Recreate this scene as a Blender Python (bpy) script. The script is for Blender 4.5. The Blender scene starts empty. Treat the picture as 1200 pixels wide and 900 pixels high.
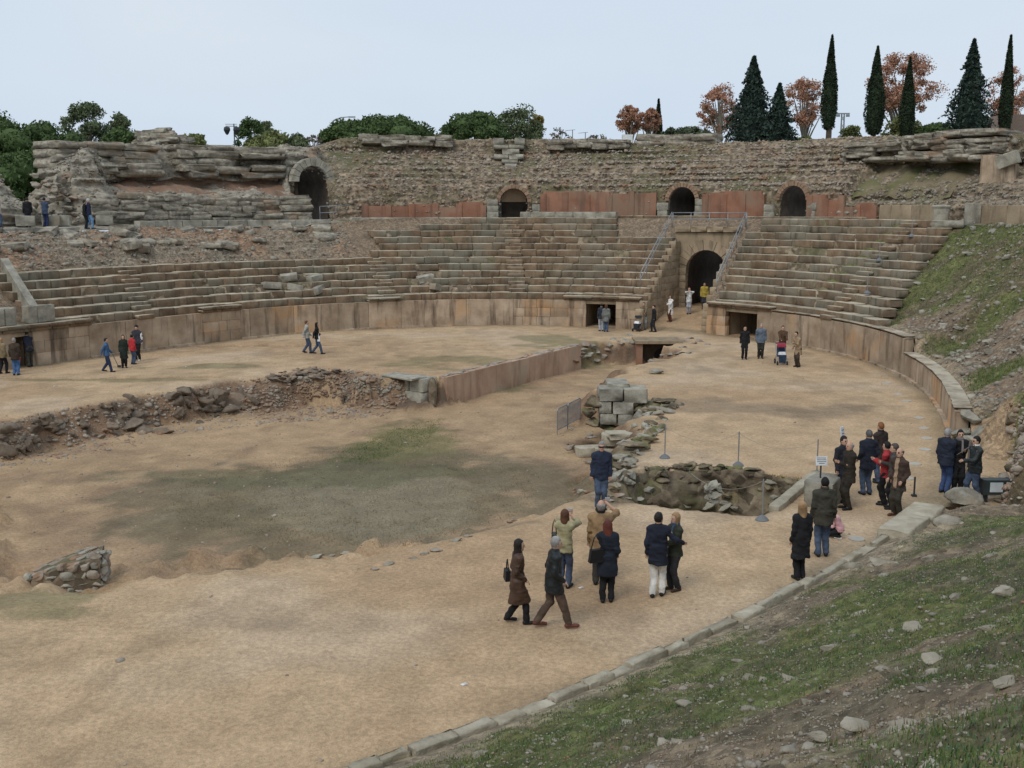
import bpy, math, random
import numpy as np
from mathutils import Vector, Matrix
rng = np.random.default_rng(7)
random.seed(7)
R = math.radians
SC = bpy.context.scene
COL = SC.collection

# ------------------------------------------------------------------ camera
F, CH, YH = 1280.0, 7.7, 245.0          # focal length (px of a 1200 px frame), eye height, horizon row
PT = math.atan((450 - YH) / F)
cam_d = bpy.data.cameras.new('camera')
cam_d.sensor_width = 36.0
cam_d.lens = 36.0 * F / 1200.0
cam_d.clip_start = 0.1
cam_d.clip_end = 9000
cam = bpy.data.objects.new('camera', cam_d)
COL.objects.link(cam)
cam.location = (0, 0, CH)
cam.rotation_euler = (math.pi / 2 - PT, 0, 0)
SC.camera = cam

# ------------------------------------------------------------------ sky and sun
SUN_EL, SUN_AZ = R(48), R(215)
world = bpy.data.worlds.new('World')
SC.world = world
world.use_nodes = True
wn, wl = world.node_tree.nodes, world.node_tree.links
wn.clear()
sky = wn.new('ShaderNodeTexSky')
sky.sky_type = 'NISHITA'
sky.sun_disc = False
sky.sun_elevation = SUN_EL
sky.sun_rotation = SUN_AZ
sky.air_density = 1.0
sky.dust_density = 5.0
sky.ozone_density = 1.5
bg1 = wn.new('ShaderNodeBackground'); bg1.inputs['Strength'].default_value = 0.05
wl.new(sky.outputs[0], bg1.inputs['Color'])
# an even sheet of high cloud over the blue
tc = wn.new('ShaderNodeTexCoord')
mp = wn.new('ShaderNodeMapping'); mp.inputs['Scale'].default_value = (1.2, 1.2, 3.5)
nz = wn.new('ShaderNodeTexNoise'); nz.inputs['Scale'].default_value = 1.6; nz.inputs['Detail'].default_value = 4
cr = wn.new('ShaderNodeValToRGB')
cr.color_ramp.elements[0].position = 0.3; cr.color_ramp.elements[0].color = (0.64, 0.755, 0.90, 1)
cr.color_ramp.elements[1].position = 0.75; cr.color_ramp.elements[1].color = (0.73, 0.815, 0.905, 1)
wl.new(tc.outputs['Generated'], mp.inputs['Vector']); wl.new(mp.outputs[0], nz.inputs['Vector'])
wl.new(nz.outputs['Fac'], cr.inputs['Fac'])
bg2 = wn.new('ShaderNodeBackground'); bg2.inputs['Strength'].default_value = 1.0
wl.new(cr.outputs[0], bg2.inputs['Color'])
mx = wn.new('ShaderNodeMixShader'); mx.inputs[0].default_value = 0.93
wo = wn.new('ShaderNodeOutputWorld')
wl.new(bg1.outputs[0], mx.inputs[1]); wl.new(bg2.outputs[0], mx.inputs[2]); wl.new(mx.outputs[0], wo.inputs['Surface'])

sd = bpy.data.lights.new('sun', 'SUN')
sd.energy = 1.3
sd.angle = R(25)
sd.color = (1.0, 0.95, 0.88)
sun = bpy.data.objects.new('sun', sd)
COL.objects.link(sun)
sun.rotation_euler = (math.pi / 2 - SUN_EL, 0, math.pi - SUN_AZ)
SC.view_settings.view_transform = 'Standard'
SC.view_settings.look = 'None'
SC.view_settings.exposure = 0.0
SC.view_settings.gamma = 1.0
SC.view_settings.use_curve_mapping = False
SC.render.engine = 'CYCLES'
SC.cycles.max_bounces = 5
SC.cycles.diffuse_bounces = 3
SC.cycles.transparent_max_bounces = 6

# ------------------------------------------------------------------ pixels <-> places
def ray(px, py):
    x = (px - 600) / F; y = -(py - 450) / F
    return np.array([x, math.cos(PT) + y * math.sin(PT), -math.sin(PT) + y * math.cos(PT)])
def un(px, py, z=0.0):
    d = ray(px, py); t = (z - CH) / d[2]
    return np.array([d[0] * t, d[1] * t])
def at_depth(px, py, D):
    d = ray(px, py); t = D / d[1]
    return np.array([d[0] * t, D, CH + d[2] * t])

# arena outline: a measured, slightly uneven ellipse about (CX, CY)
CX, CY = -5.5, 42.0
EA, EB, EAX = 32.3, 21.0, math.atan2(.92, .39)
CO = [0.03305, -0.03165, -0.00673, 0.01058, 0.0098, 0.00526, -0.00112, 0.00849, 0.00577, -0.01546, 0.00269]
def RR(t):
    c = np.cos(t - EAX); s = np.sin(t - EAX)
    e = EA * EB / np.sqrt((EB * c) ** 2 + (EA * s) ** 2)
    k = CO[0] + 0 * t
    for n in range(1, 6):
        k = k + CO[2 * n - 1] * np.cos(n * t) + CO[2 * n] * np.sin(n * t)
    return e * (1 + k)
_TD = np.linspace(-180, 360, 10801)
_t = np.radians(_TD)
_X = np.stack([CX + RR(_t) * np.cos(_t), CY + RR(_t) * np.sin(_t)], -1)
_T = np.gradient(_X, axis=0); _T /= np.linalg.norm(_T, axis=1)[:, None]
_N = np.stack([_T[:, 1], -_T[:, 0]], -1)
def Q(td, d):
    td = np.asarray(td, float); d = np.asarray(d, float)
    o = []
    for k in (0, 1):
        o.append(np.interp(td, _TD, _X[:, k]) + np.interp(td, _TD, _N[:, k]) * d)
    return np.stack(np.broadcast_arrays(*o), -1)
def nrm(td):
    return np.array([np.interp(td, _TD, _N[:, 0]), np.interp(td, _TD, _N[:, 1])])
_m = (_TD >= -90) & (_TD < 270)
def S(px, py, d):
    """far crossing of the pixel's ray with the outline offset by d: angle in degrees and height"""
    Y = _X[_m] + _N[_m] * d; dr = ray(px, py); td = _TD[_m]
    c = Y[:, 0] * dr[1] - Y[:, 1] * dr[0]
    best = None
    for i in np.where(c[:-1] * c[1:] <= 0)[0]:
        s = Y[i] @ dr[:2] / (dr[:2] @ dr[:2])
        if s > 0 and (best is None or s > best[0]):
            best = (s, i)
    if best is None:
        return None
    return td[best[1]], CH + best[0] * dr[2]
def tp(px, py, d):
    return S(px, py, d)[0]
def arc_angles(t0, t1, d, lens):
    """cut the offset outline between t0 and t1 into pieces whose lengths come from the generator lens()"""
    td = np.linspace(t0, t1, max(20, int(abs(t1 - t0) * 12)))
    p = Q(td, d); s = np.r_[0, np.cumsum(np.hypot(*np.diff(p, axis=0).T))]
    cuts = [0.0]
    while cuts[-1] < s[-1] - 0.25:
        cuts.append(cuts[-1] + lens())
    cuts[-1] = s[-1]
    if len(cuts) > 2 and cuts[-1] - cuts[-2] < 0.35:
        cuts.pop(-2)
    return np.interp(cuts, s, td)

# distance of any point outside the outline (approximate, for noise masks and placing)
def td_of(x, y):
    x = np.asarray(x, float); y = np.asarray(y, float)
    t = np.degrees(np.arctan2(y - CY, x - CX))
    r = np.hypot(x - CX, y - CY)
    r0 = RR(np.radians(t))
    nx = np.interp(t, _TD, _N[:, 0]); ny = np.interp(t, _TD, _N[:, 1])
    k = nx * np.cos(np.radians(t)) + ny * np.sin(np.radians(t))
    return t, (r - r0) * k

# ------------------------------------------------------------------ noise
def _h(ix, iy, iz, s):
    n = (ix.astype(np.int64) * 374761393 + iy.astype(np.int64) * 668265263 + iz.astype(np.int64) * 2147483647 + s * 974634777) & 0xffffffff
    n = ((n ^ (n >> 13)) * 1274126177) & 0xffffffff
    n = ((n ^ (n >> 16)) * 2246822519) & 0xffffffff
    return ((n ^ (n >> 15)) & 0xffff) / 65535.0
def vn(x, y, z=0.0, s=0):
    x, y, z = np.broadcast_arrays(np.asarray(x, float), np.asarray(y, float), np.asarray(z, float))
    ix, iy, iz = np.floor(x), np.floor(y), np.floor(z)
    u, v, w = x - ix, y - iy, z - iz
    u = u * u * (3 - 2 * u); v = v * v * (3 - 2 * v); w = w * w * (3 - 2 * w)
    r = 0
    for a in (0, 1):
        for b in (0, 1):
            for c in (0, 1):
                r = r + _h(ix + a, iy + b, iz + c, s) * (u if a else 1 - u) * (v if b else 1 - v) * (w if c else 1 - w)
    return r * 2 - 1
def fbm(x, y, z=0.0, s=0, o=4, g=0.5):
    r = 0; a = 1; f = 1
    for k in range(o):
        r = r + a * vn(np.asarray(x) * f, np.asarray(y) * f, np.asarray(z) * f, s + k * 17)
        a *= g; f *= 2.03
    return r
def sstep(a, b, x):
    t = np.clip((np.asarray(x, float) - a) / (b - a), 0, 1)
    return t * t * (3 - 2 * t)

# ------------------------------------------------------------------ materials
MATS = {}
def mat(name, c1, c2, scale=1.0, c3=None, scale3=0.25, thr3=(0.5, 0.7), bump=0.3, bscale=12, rough=0.92, rnd=0.0,
        moss=None, moss_thr=(0.55, 0.75), stain=None, attr=None, voro=0.0, vscale=6, metal=0.0, spec=0.25, detail=6, stretch=None, worn=None, bump2=0.0, b2scale=5.0):
    """procedural surface: two-tone noise, optional third tone in patches, moss on upward faces, per-object tint"""
    if name in MATS:
        return MATS[name]
    m = bpy.data.materials.new(name); m.use_nodes = True
    MATS[name] = m
    n, l = m.node_tree.nodes, m.node_tree.links
    p = n['Principled BSDF']
    p.inputs['Roughness'].default_value = rough
    p.inputs['Metallic'].default_value = metal
    p.inputs['Specular IOR Level'].default_value = spec
    geo = n.new('ShaderNodeNewGeometry')
    pos = geo.outputs['Position']
    def noise(sc, det=detail, vec=None, rg=0.6):
        t = n.new('ShaderNodeTexNoise'); t.inputs['Scale'].default_value = sc; t.inputs['Detail'].default_value = det
        t.inputs['Roughness'].default_value = rg
        l.new(vec or pos, t.inputs['Vector']); return t.outputs['Fac']
    def ramp(fac, a, b, ca=(0, 0, 0, 1), cb=(1, 1, 1, 1)):
        r = n.new('ShaderNodeValToRGB'); r.color_ramp.elements[0].position = a; r.color_ramp.elements[1].position = b
        r.color_ramp.elements[0].color = ca; r.color_ramp.elements[1].color = cb
        l.new(fac, r.inputs['Fac']); return r.outputs['Color']
    def mix(fac, a, b, mode='MIX'):
        x = n.new('ShaderNodeMix'); x.data_type = 'RGBA'; x.blend_type = mode
        for inp, v in ((x.inputs[0], fac), (x.inputs[6], a), (x.inputs[7], b)):
            if hasattr(v, 'links'): l.new(v, inp)
            elif isinstance(v, (int, float)): inp.default_value = v
            else: inp.default_value = (*v, 1) if len(v) == 3 else v
        return x.outputs[2]
    vec = None
    if stretch:
        mpn = n.new('ShaderNodeMapping'); mpn.inputs['Scale'].default_value = stretch
        l.new(pos, mpn.inputs['Vector']); vec = mpn.outputs[0]
    if attr:
        a = n.new('ShaderNodeAttribute'); a.attribute_name = attr
        base = a.outputs['Color']
        v = ramp(noise(scale), 0.3, 0.72, (*c1, 1), (*c2, 1))
        base = mix(1.0, base, v, 'MULTIPLY')
        v2 = ramp(noise(scale * 9, 3), 0.3, 0.7, (0.78, 0.78, 0.78, 1), (1.18, 1.18, 1.18, 1))
        base = mix(1.0, base, v2, 'MULTIPLY')
        v3 = ramp(noise(scale * 38, 2), 0.34, 0.62, (0.80, 0.79, 0.77, 1), (1.08, 1.08, 1.08, 1))
        base = mix(1.0, base, v3, 'MULTIPLY')
    else:
        base = ramp(noise(scale, vec=vec), 0.32, 0.68, (*c1, 1), (*c2, 1))
    if voro:
        vt = n.new('ShaderNodeTexVoronoi'); vt.inputs['Scale'].default_value = vscale
        l.new(pos, vt.inputs['Vector'])
        hs = n.new('ShaderNodeSeparateColor'); l.new(vt.outputs['Color'], hs.inputs[0])
        r = ramp(hs.outputs[0], 0.0, 1.0, (1 - voro, 1 - voro, 1 - voro, 1), (1 + voro, 1 + voro * .95, 1 + voro * .85, 1))
        base = mix(1.0, base, r, 'MULTIPLY')
    if c3 is not None:
        base = mix(ramp(noise(scale3, 5), thr3[0], thr3[1]), base, c3)
    if stain is not None:      # vertical run-off streaks
        mpn = n.new('ShaderNodeMapping'); mpn.inputs['Scale'].default_value = (2.2, 2.2, 0.28)
        l.new(pos, mpn.inputs['Vector'])
        base = mix(ramp(noise(1.0, 5, mpn.outputs[0]), 0.52, 0.72), base, stain)
    if worn is not None:       # tread highlight painted on upward faces, besides wear by feet and weather
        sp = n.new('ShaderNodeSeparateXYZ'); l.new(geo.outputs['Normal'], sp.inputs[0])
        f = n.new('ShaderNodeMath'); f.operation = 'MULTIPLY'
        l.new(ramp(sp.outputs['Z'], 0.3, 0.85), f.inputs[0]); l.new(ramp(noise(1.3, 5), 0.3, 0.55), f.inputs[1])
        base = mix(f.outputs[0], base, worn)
    if moss is not None:
        sp = n.new('ShaderNodeSeparateXYZ'); l.new(geo.outputs['Normal'], sp.inputs[0])
        up = ramp(sp.outputs['Z'], 0.1, 0.8)
        mk = ramp(noise(0.55, 6), moss_thr[0], moss_thr[1])
        f = n.new('ShaderNodeMath'); f.operation = 'MULTIPLY'
        l.new(up, f.inputs[0]); l.new(mk, f.inputs[1])
        base = mix(f.outputs[0], base, moss)
    if rnd:
        oi = n.new('ShaderNodeObjectInfo')
        hs = n.new('ShaderNodeHueSaturation')
        mr = n.new('ShaderNodeMapRange'); mr.inputs['To Min'].default_value = 1 - rnd; mr.inputs['To Max'].default_value = 1 + rnd
        l.new(oi.outputs['Random'], mr.inputs['Value']); l.new(mr.outputs[0], hs.inputs['Value'])
        l.new(base, hs.inputs['Color']); base = hs.outputs[0]
    l.new(base, p.inputs['Base Color'])
    if bump:
        b = n.new('ShaderNodeBump'); b.inputs['Strength'].default_value = bump; b.inputs['Distance'].default_value = 0.05
        l.new(noise(bscale, 5), b.inputs['Height'])
        if bump2:
            b2 = n.new('ShaderNodeBump'); b2.inputs['Strength'].default_value = bump2; b2.inputs['Distance'].default_value = 0.06
            l.new(noise(b2scale, 3), b2.inputs['Height']); l.new(b2.outputs[0], b.inputs['Normal'])
        l.new(b.outputs[0], p.inputs['Normal'])
    return m
def flat(name, c, rough=0.8, metal=0.0, var=0.12, bump=0.0, spec=0.3, bscale=30):
    return mat(name, tuple(v * (1 - var) for v in c), tuple(v * (1 + var) for v in c), 5.0, bump=bump, bscale=bscale, rough=rough, metal=metal, spec=spec, detail=3)

# ------------------------------------------------------------------ objects
def link(o, parent=None, label=None, cat=None, group=None, kind=None):
    COL.objects.link(o)
    if parent is not None: o.parent = parent
    if label: o['label'] = label
    if cat: o['category'] = cat
    if group: o['group'] = group
    if kind: o['kind'] = kind
    return o
def mesh_np(name, V, Fc, mats, mi=None, smooth=False, col=None):
    V = np.asarray(V, np.float32); Fc = np.asarray(Fc, np.int32)
    me = bpy.data.meshes.new(name)
    k = Fc.shape[1]
    me.vertices.add(len(V)); me.vertices.foreach_set('co', V.ravel())
    me.loops.add(Fc.size); me.loops.foreach_set('vertex_index', Fc.ravel())
    me.polygons.add(len(Fc)); me.polygons.foreach_set('loop_start', np.arange(0, Fc.size, k, dtype=np.int32))
    me.polygons.foreach_set('loop_total', np.full(len(Fc), k, np.int32))
    if not isinstance(mats, (list, tuple)): mats = [mats]
    for m in mats: me.materials.append(m)
    if mi is not None: me.polygons.foreach_set('material_index', np.asarray(mi, np.int32))
    if smooth: me.polygons.foreach_set('use_smooth', np.ones(len(Fc), bool))
    if col is not None:
        a = me.color_attributes.new('Col', 'FLOAT_COLOR', 'POINT')
        a.data.foreach_set('color', np.c_[col, np.ones(len(col))].astype(np.float32).ravel())
    me.update(calc_edges=True); me.validate()
    return me
def add(name, me, parent=None, loc=None, rot=None, scale=None, **kw):
    o = bpy.data.objects.new(name, me)
    link(o, parent, **kw)
    if loc is not None: o.location = loc
    if rot is not None: o.rotation_euler = rot
    if scale is not None: o.scale = scale
    return o
def empty(name, label, cat, loc=(0, 0, 0), rz=0.0, group=None, kind=None):
    o = bpy.data.objects.new(name, None)
    o.empty_display_size = 0.2
    link(o, None, label, cat, group, kind)
    o.location = loc; o.rotation_euler = (0, 0, rz)
    return o
def child_world(o, parent):
    """parent without moving: parents here carry only location + z rotation"""
    o.parent = parent
    M = Matrix.Translation(parent.location) @ Matrix.Rotation(parent.rotation_euler.z, 4, 'Z')
    o.matrix_parent_inverse = M.inverted()
def grid_faces(nu, nv, wrap=False):
    i, j = np.meshgrid(np.arange(nu - 1), np.arange(nv - 1), indexing='ij')
    a = (i * nv + j).ravel()
    return np.stack([a, a + nv, a + nv + 1, a + 1], -1)

class MB:
    """small mesh collector: boxes, tubes, prisms"""
    def __init__(s): s.v = []; s.f = []
    def box(s, c, size, rz=0, rx=0, ry=0, taper=1.0):
        n = len(s.v); M = Matrix.Rotation(rz, 3, 'Z') @ Matrix.Rotation(ry, 3, 'Y') @ Matrix.Rotation(rx, 3, 'X')
        for z in (-.5, .5):
            k = taper if z > 0 else 1
            for x, y in ((-.5, -.5), (.5, -.5), (.5, .5), (-.5, .5)):
                s.v.append(tuple(Vector(c) + M @ Vector((x * size[0] * k, y * size[1] * k, z * size[2]))))
        s.f += [(n, n + 3, n + 2, n + 1), (n + 4, n + 5, n + 6, n + 7)] + [(n + i, n + (i + 1) % 4, n + 4 + (i + 1) % 4, n + 4 + i) for i in range(4)]
        return s
    def tube(s, pts, rad, seg=8, cap=True):
        pts = [Vector(p) for p in pts]
        if not isinstance(rad, (list, tuple)): rad = [rad] * len(pts)
        n0 = len(s.v); 
        d0 = (pts[1] - pts[0]).normalized()
        u = d0.orthogonal().normalized()
        for i, p in enumerate(pts):
            d = (pts[min(i + 1, len(pts) - 1)] - pts[max(i - 1, 0)]).normalized()
            u = (u - d * u.dot(d)).normalized(); w = d.cross(u)
            for k in range(seg):
                a = 2 * math.pi * k / seg
                s.v.append(tuple(p + (u * math.cos(a) + w * math.sin(a)) * rad[i]))
        for i in range(len(pts) - 1):
            for k in range(seg):
                a = n0 + i * seg + k; b = n0 + i * seg + (k + 1) % seg
                s.f.append((a, b, b + seg, a + seg))
        if cap:
            s.f.append(tuple(n0 + k for k in range(seg))[::-1])
            e = n0 + (len(pts) - 1) * seg
            s.f.append(tuple(e + k for k in range(seg)))
        return s
    def lathe(s, prof, c=(0, 0, 0), seg=16):
        n0 = len(s.v)
        for r, z in prof:
            for k in range(seg):
                a = 2 * math.pi * k / seg
                s.v.append((c[0] + r * math.cos(a), c[1] + r * math.sin(a), c[2] + z))
        for i in range(len(prof) - 1):
            for k in range(seg):
                a = n0 + i * seg + k; b = n0 + i * seg + (k + 1) % seg
                s.f.append((a, b, b + seg, a + seg))
        s.f.append(tuple(n0 + k for k in range(seg))[::-1])
        e = n0 + (len(prof) - 1) * seg
        s.f.append(tuple(e + k for k in range(seg)))
        return s
    def prism(s, poly, y0, y1):
        """polygon in x,z extruded along y"""
        n = len(s.v); k = len(poly)
        for y in (y0, y1):
            for x, z in poly: s.v.append((x, y, z))
        s.f += [tuple(range(n, n + k)), tuple(range(n + 2 * k - 1, n + k - 1, -1))]
        s.f += [(n + i, n + k + i, n + k + (i + 1) % k, n + (i + 1) % k) for i in range(k)]
        return s
    def mesh(s, name, m, smooth=False):
        me = bpy.data.meshes.new(name); me.from_pydata(s.v, [], s.f); me.materials.append(m)
        if smooth:
            for p in me.polygons: p.use_smooth = True
        me.update(); return me
    def build(s, name, m, parent=None, smooth=False, **kw):
        return add(name, s.mesh(name, m, smooth), parent, **kw)
# ------------------------------------------------------------------ surfaces of the place
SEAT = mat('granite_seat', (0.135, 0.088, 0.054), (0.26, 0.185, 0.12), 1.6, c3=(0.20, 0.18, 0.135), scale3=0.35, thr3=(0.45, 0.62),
           bump=0.5, bscale=9, rnd=0.2, stain=(0.085, 0.066, 0.045), moss=(0.13, 0.13, 0.06), moss_thr=(0.6, 0.75), worn=(0.44, 0.385, 0.29))  # upward faces lightened in colour so the tread lines look bright
PODIUM = mat('podium_stone', (0.27, 0.195, 0.13), (0.49, 0.385, 0.28), 0.9, c3=(0.48, 0.30, 0.165), scale3=0.33, thr3=(0.53, 0.66),
             bump=0.5, bscale=7, rnd=0.18, stain=(0.115, 0.085, 0.062))
GATE = mat('gate_ashlar', (0.26, 0.20, 0.13), (0.40, 0.31, 0.21), 0.8, bump=0.5, bscale=7, rnd=0.15, stain=(0.16, 0.125, 0.085),
           moss=(0.12, 0.13, 0.06), moss_thr=(0.6, 0.8))
GREY = mat('grey_granite', (0.20, 0.185, 0.15), (0.41, 0.385, 0.315), 2.2, c3=(0.30, 0.235, 0.16), scale3=0.6, thr3=(0.58, 0.75), bump=0.7, bscale=10, rnd=0.14)
RUBBLE = mat('rubble_core', (0.125, 0.095, 0.065), (0.30, 0.24, 0.175), 2.6, c3=(0.105, 0.105, 0.05), scale3=0.22, thr3=(0.48, 0.66), bump=1.0, bscale=6,
             voro=0.55, vscale=4.2, moss=(.125, .12, .06), moss_thr=(.50, .70))
STRATA = mat('grey_concrete_layers', (0.17, 0.15, 0.12), (0.40, 0.365, 0.295), 1.3, c3=(0.29, 0.20, 0.13), scale3=0.5, thr3=(0.55, 0.7), bump=1.0, bscale=7,
             voro=0.3, vscale=5, stretch=(0.6, 0.6, 3.0))
BRICK = mat('old_brick', (0.24, 0.115, 0.072), (0.36, 0.185, 0.12), 1.0, c3=(0.26, 0.18, 0.125), scale3=0.5, thr3=(0.45, 0.66), bump=0.5, bscale=14, rnd=0.12, stain=(.17,.105,.075))
EARTHR = mat('red_earth', (0.165, 0.10, 0.066), (0.28, 0.175, 0.118), 0.7, bump=0.8, bscale=6, c3=(.30, .215, .15), scale3=.4, thr3=(.5, .7))
PLASTER = mat('pink_plaster', (0.38, 0.25, 0.175), (0.53, 0.375, 0.27), 0.8, bump=0.4, bscale=9, stain=(0.30, 0.195, 0.135), c3=(.42, .34, .25), scale3=.7, thr3=(.52, .7))
CHIPS = mat('stone_chips', (0.20, 0.165, 0.13), (0.44, 0.39, 0.32), 3.0, bump=0.4, bscale=14, c3=(0.28, 0.17, 0.11), scale3=0.8, thr3=(0.5, 0.62))
GCHIPS = mat('grey_stone_chips', (0.17, 0.15, 0.12), (0.37, 0.335, 0.27), 3.0, bump=0.4, bscale=14)
MOSSY = mat('mossy_rubble', (0.11, 0.085, 0.06), (0.27, 0.22, 0.16), 2.2, c3=(0.105, 0.10, 0.045), scale3=0.5, thr3=(0.56, 0.72), bump=1.0, bscale=6, voro=0.5, vscale=3.6,
            moss=(0.125, 0.135, 0.042), moss_thr=(0.46, 0.64))
KERB = mat('kerb_stone', (0.29, 0.25, 0.18), (0.46, 0.42, 0.33), 2.2, bump=0.8, bscale=9, rnd=0.1, c3=(0.22, 0.19, 0.12), scale3=0.7, thr3=(0.56, 0.72))
GROUND = mat('ground_sheet', (0.90, 0.88, 0.86), (1.12, 1.12, 1.12), 1.2, attr='Col', bump=0.4, bscale=28, bump2=.45, b2scale=5.5)
BANKM = mat('bank_soil', (0.72, 0.72, 0.72), (1.25, 1.25, 1.25), 2.5, attr='Col', bump=1.0, bscale=9, voro=0.35, vscale=9)
STEEL = flat('galvanised_steel', (0.30, 0.32, 0.34), rough=0.45, metal=0.5)
DARKM = flat('dark_metal', (0.05, 0.055, 0.06), rough=0.5, metal=0.3)

# ------------------------------------------------------------------ shared stones
def rock_variants(n, name, m, sub=1, rough=0.22, flatz=1.0, seed=0):
    """uneven low stones, unit size about 1 m, made once and shared"""
    out = []
    phi = (1 + 5 ** .5) / 2
    V = np.array([(-1, phi, 0), (1, phi, 0), (-1, -phi, 0), (1, -phi, 0), (0, -1, phi), (0, 1, phi), (0, -1, -phi), (0, 1, -phi), (phi, 0, -1), (phi, 0, 1), (-phi, 0, -1), (-phi, 0, 1)], float)
    V /= np.linalg.norm(V[0])
    Fc = [(0, 11, 5), (0, 5, 1), (0, 1, 7), (0, 7, 10), (0, 10, 11), (1, 5, 9), (5, 11, 4), (11, 10, 2), (10, 7, 6), (7, 1, 8), (3, 9, 4), (3, 4, 2), (3, 2, 6), (3, 6, 8), (3, 8, 9), (4, 9, 5), (2, 4, 11), (6, 2, 10), (8, 6, 7), (9, 8, 1)]
    for _ in range(sub):
        V = list(map(tuple, V)); mid = {}; nf = []
        def mp_(a, b):
            k = (min(a, b), max(a, b))
            if k not in mid:
                q = (np.array(V[a]) + np.array(V[b])) / 2; V.append(tuple(q / np.linalg.norm(q))); mid[k] = len(V) - 1
            return mid[k]
        for a, b, c in Fc:
            x, y, z = mp_(a, b), mp_(b, c), mp_(c, a)
            nf += [(a, x, z), (b, y, x), (c, z, y), (x, y, z)]
        Fc = nf; V = np.array(V)
    for k in range(n):
        r = np.random.default_rng(seed * 100 + k)
        W = V.copy()
        # facet it: clip by random planes, then roughen
        for _ in range(13):
            d = r.normal(size=3); d /= np.linalg.norm(d)
            h = r.uniform(.38, .8); s = W @ d
            W = W - np.outer(np.clip(s - h, 0, None), d)
        W = W + rough * (.35 * np.stack([vn(W[:, 0] * 2.3 + k * 7, W[:, 1] * 2.3, W[:, 2] * 2.3, s) for s in (1, 2, 3)], -1) + (.30 if sub > 1 else 0) * np.stack([vn(W[:, 0] * 6 + k * 7, W[:, 1] * 6, W[:, 2] * 6, s) for s in (4, 5, 6)], -1))
        W *= np.array([1, r.uniform(.65, .95), r.uniform(.5, .75) * flatz])
        W /= np.abs(W).max(0) * 2 / np.array([1, r.uniform(.7, 1), r.uniform(.5, .8) * flatz])
        out.append((W, np.array(Fc)))
    return out
ROCK_GEO = rock_variants(10, 'rock', None, 1, .3, seed=3)
BIG_GEO = rock_variants(10, 'rock', None, 2, .34, seed=9)
CHIP_GEO = rock_variants(8, 'chip', None, 0, .3, seed=5)
GRAVEL_GEO = []
for _k in range(6):
    _r = np.random.default_rng(70 + _k)
    _v = np.array([(1, 0, 0), (-1, 0, 0), (0, 1, 0), (0, -1, 0), (0, 0, 1), (0, 0, -1)], float) * .5 * np.array([1, .8, .55]) * _r.uniform(.7, 1.2, (6, 1)) + _r.uniform(-.1, .1, (6, 3))
    GRAVEL_GEO.append((_v, np.array([(0, 2, 4), (2, 1, 4), (1, 3, 4), (3, 0, 4), (2, 0, 5), (1, 2, 5), (3, 1, 5), (0, 3, 5)])))
def rock_meshes(m, tag):
    return [mesh_np('stone_' + tag, v, f, m) for v, f in BIG_GEO]
ROCK_GREY = rock_meshes(GREY, 'grey'); ROCK_CHIP = rock_meshes(CHIPS, 'chip'); ROCK_MOSS = rock_meshes(MOSSY, 'moss'); ROCK_STRATA = rock_meshes(STRATA, 'layer')
def scatter(name, pts, sizes, m, parent=None, geo=None, flatk=1.0, **kw):
    """thousands of loose chips joined into one mesh"""
    geo = geo or CHIP_GEO
    V = []; Fc = []; n = 0
    pts = np.asarray(pts); k = rng.integers(0, len(geo), len(pts))
    for g in range(len(geo)):
        idx = np.where(k == g)[0]
        if not len(idx): continue
        v, f = geo[g]
        a = rng.uniform(0, 2 * np.pi, len(idx)); c, s = np.cos(a), np.sin(a)
        sz = np.asarray(sizes)[idx][:, None]
        b = rng.uniform(-.5, .5, len(idx)); cb, sb = np.cos(b)[:, None], np.sin(b)[:, None]
        x = v[None, :, 0]; y = v[None, :, 1]; z = v[None, :, 2] * flatk
        y, z = y * cb - z * sb, y * sb + z * cb
        W = np.stack([(x * c[:, None] - y * s[:, None]) * sz, (x * s[:, None] + y * c[:, None]) * sz, z * sz], -1) + pts[idx][:, None, :]
        V.append(W.reshape(-1, 3))
        Fc.append((f[None] + (np.arange(len(idx)) * len(v))[:, None, None] + n).reshape(-1, 3)); n += W.shape[0] * W.shape[1]
    return add(name, mesh_np(name, np.vstack(V), np.vstack(Fc), m), parent, kind='stuff', **kw)
def block_variants(m, tag, n=6, ch=0.035, jit=0.018):
    """a hewn block of unit size with worn edges"""
    out = []
    for k in range(n):
        r = np.random.default_rng(40 + k)
        import itertools
        g = [-.5, -.5 + ch, 0, .5 - ch, .5]
        pts = {}; V = []; Fc = []
        def vid(i, j, l):
            if (i, j, l) not in pts:
                p = np.array([g[i], g[j], g[l]])
                e = [abs(abs(q) - .5) < 1e-9 for q in p]
                if sum(e) == 3: p = p * (1 - ch * .75)
                elif sum(e) == 2: p = p * np.where(e, 1 - ch * .5, 1)
                p = p + r.uniform(-jit, jit, 3) * (np.array(e) * 1.0 if sum(e) < 3 else .6)
                pts[(i, j, l)] = len(V); V.append(p)
            return pts[(i, j, l)]
        for ax in range(3):
            for sd_ in (0, 4):
                for i in range(4):
                    for j in range(4):
                        q = []
                        for (a, b) in ((i, j), (i + 1, j), (i + 1, j + 1), (i, j + 1)):
                            t = [0, 0, 0]; t[ax] = sd_; t[(ax + 1) % 3] = a; t[(ax + 2) % 3] = b
                            q.append(vid(*t))
                        Fc.append(q if sd_ == 4 else q[::-1])
        out.append(mesh_np('block_' + tag, np.array(V), np.array(Fc), m))
    return out
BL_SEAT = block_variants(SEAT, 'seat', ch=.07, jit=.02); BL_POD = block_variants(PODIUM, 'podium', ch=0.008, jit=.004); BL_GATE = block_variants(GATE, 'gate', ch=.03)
BL_GREY = block_variants(GREY, 'grey', ch=.05, jit=.03); BL_KERB = block_variants(KERB, 'kerb', ch=.05, jit=.035); BL_BRICK = block_variants(BRICK, 'brick', ch=.01, jit=.004)
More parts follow.
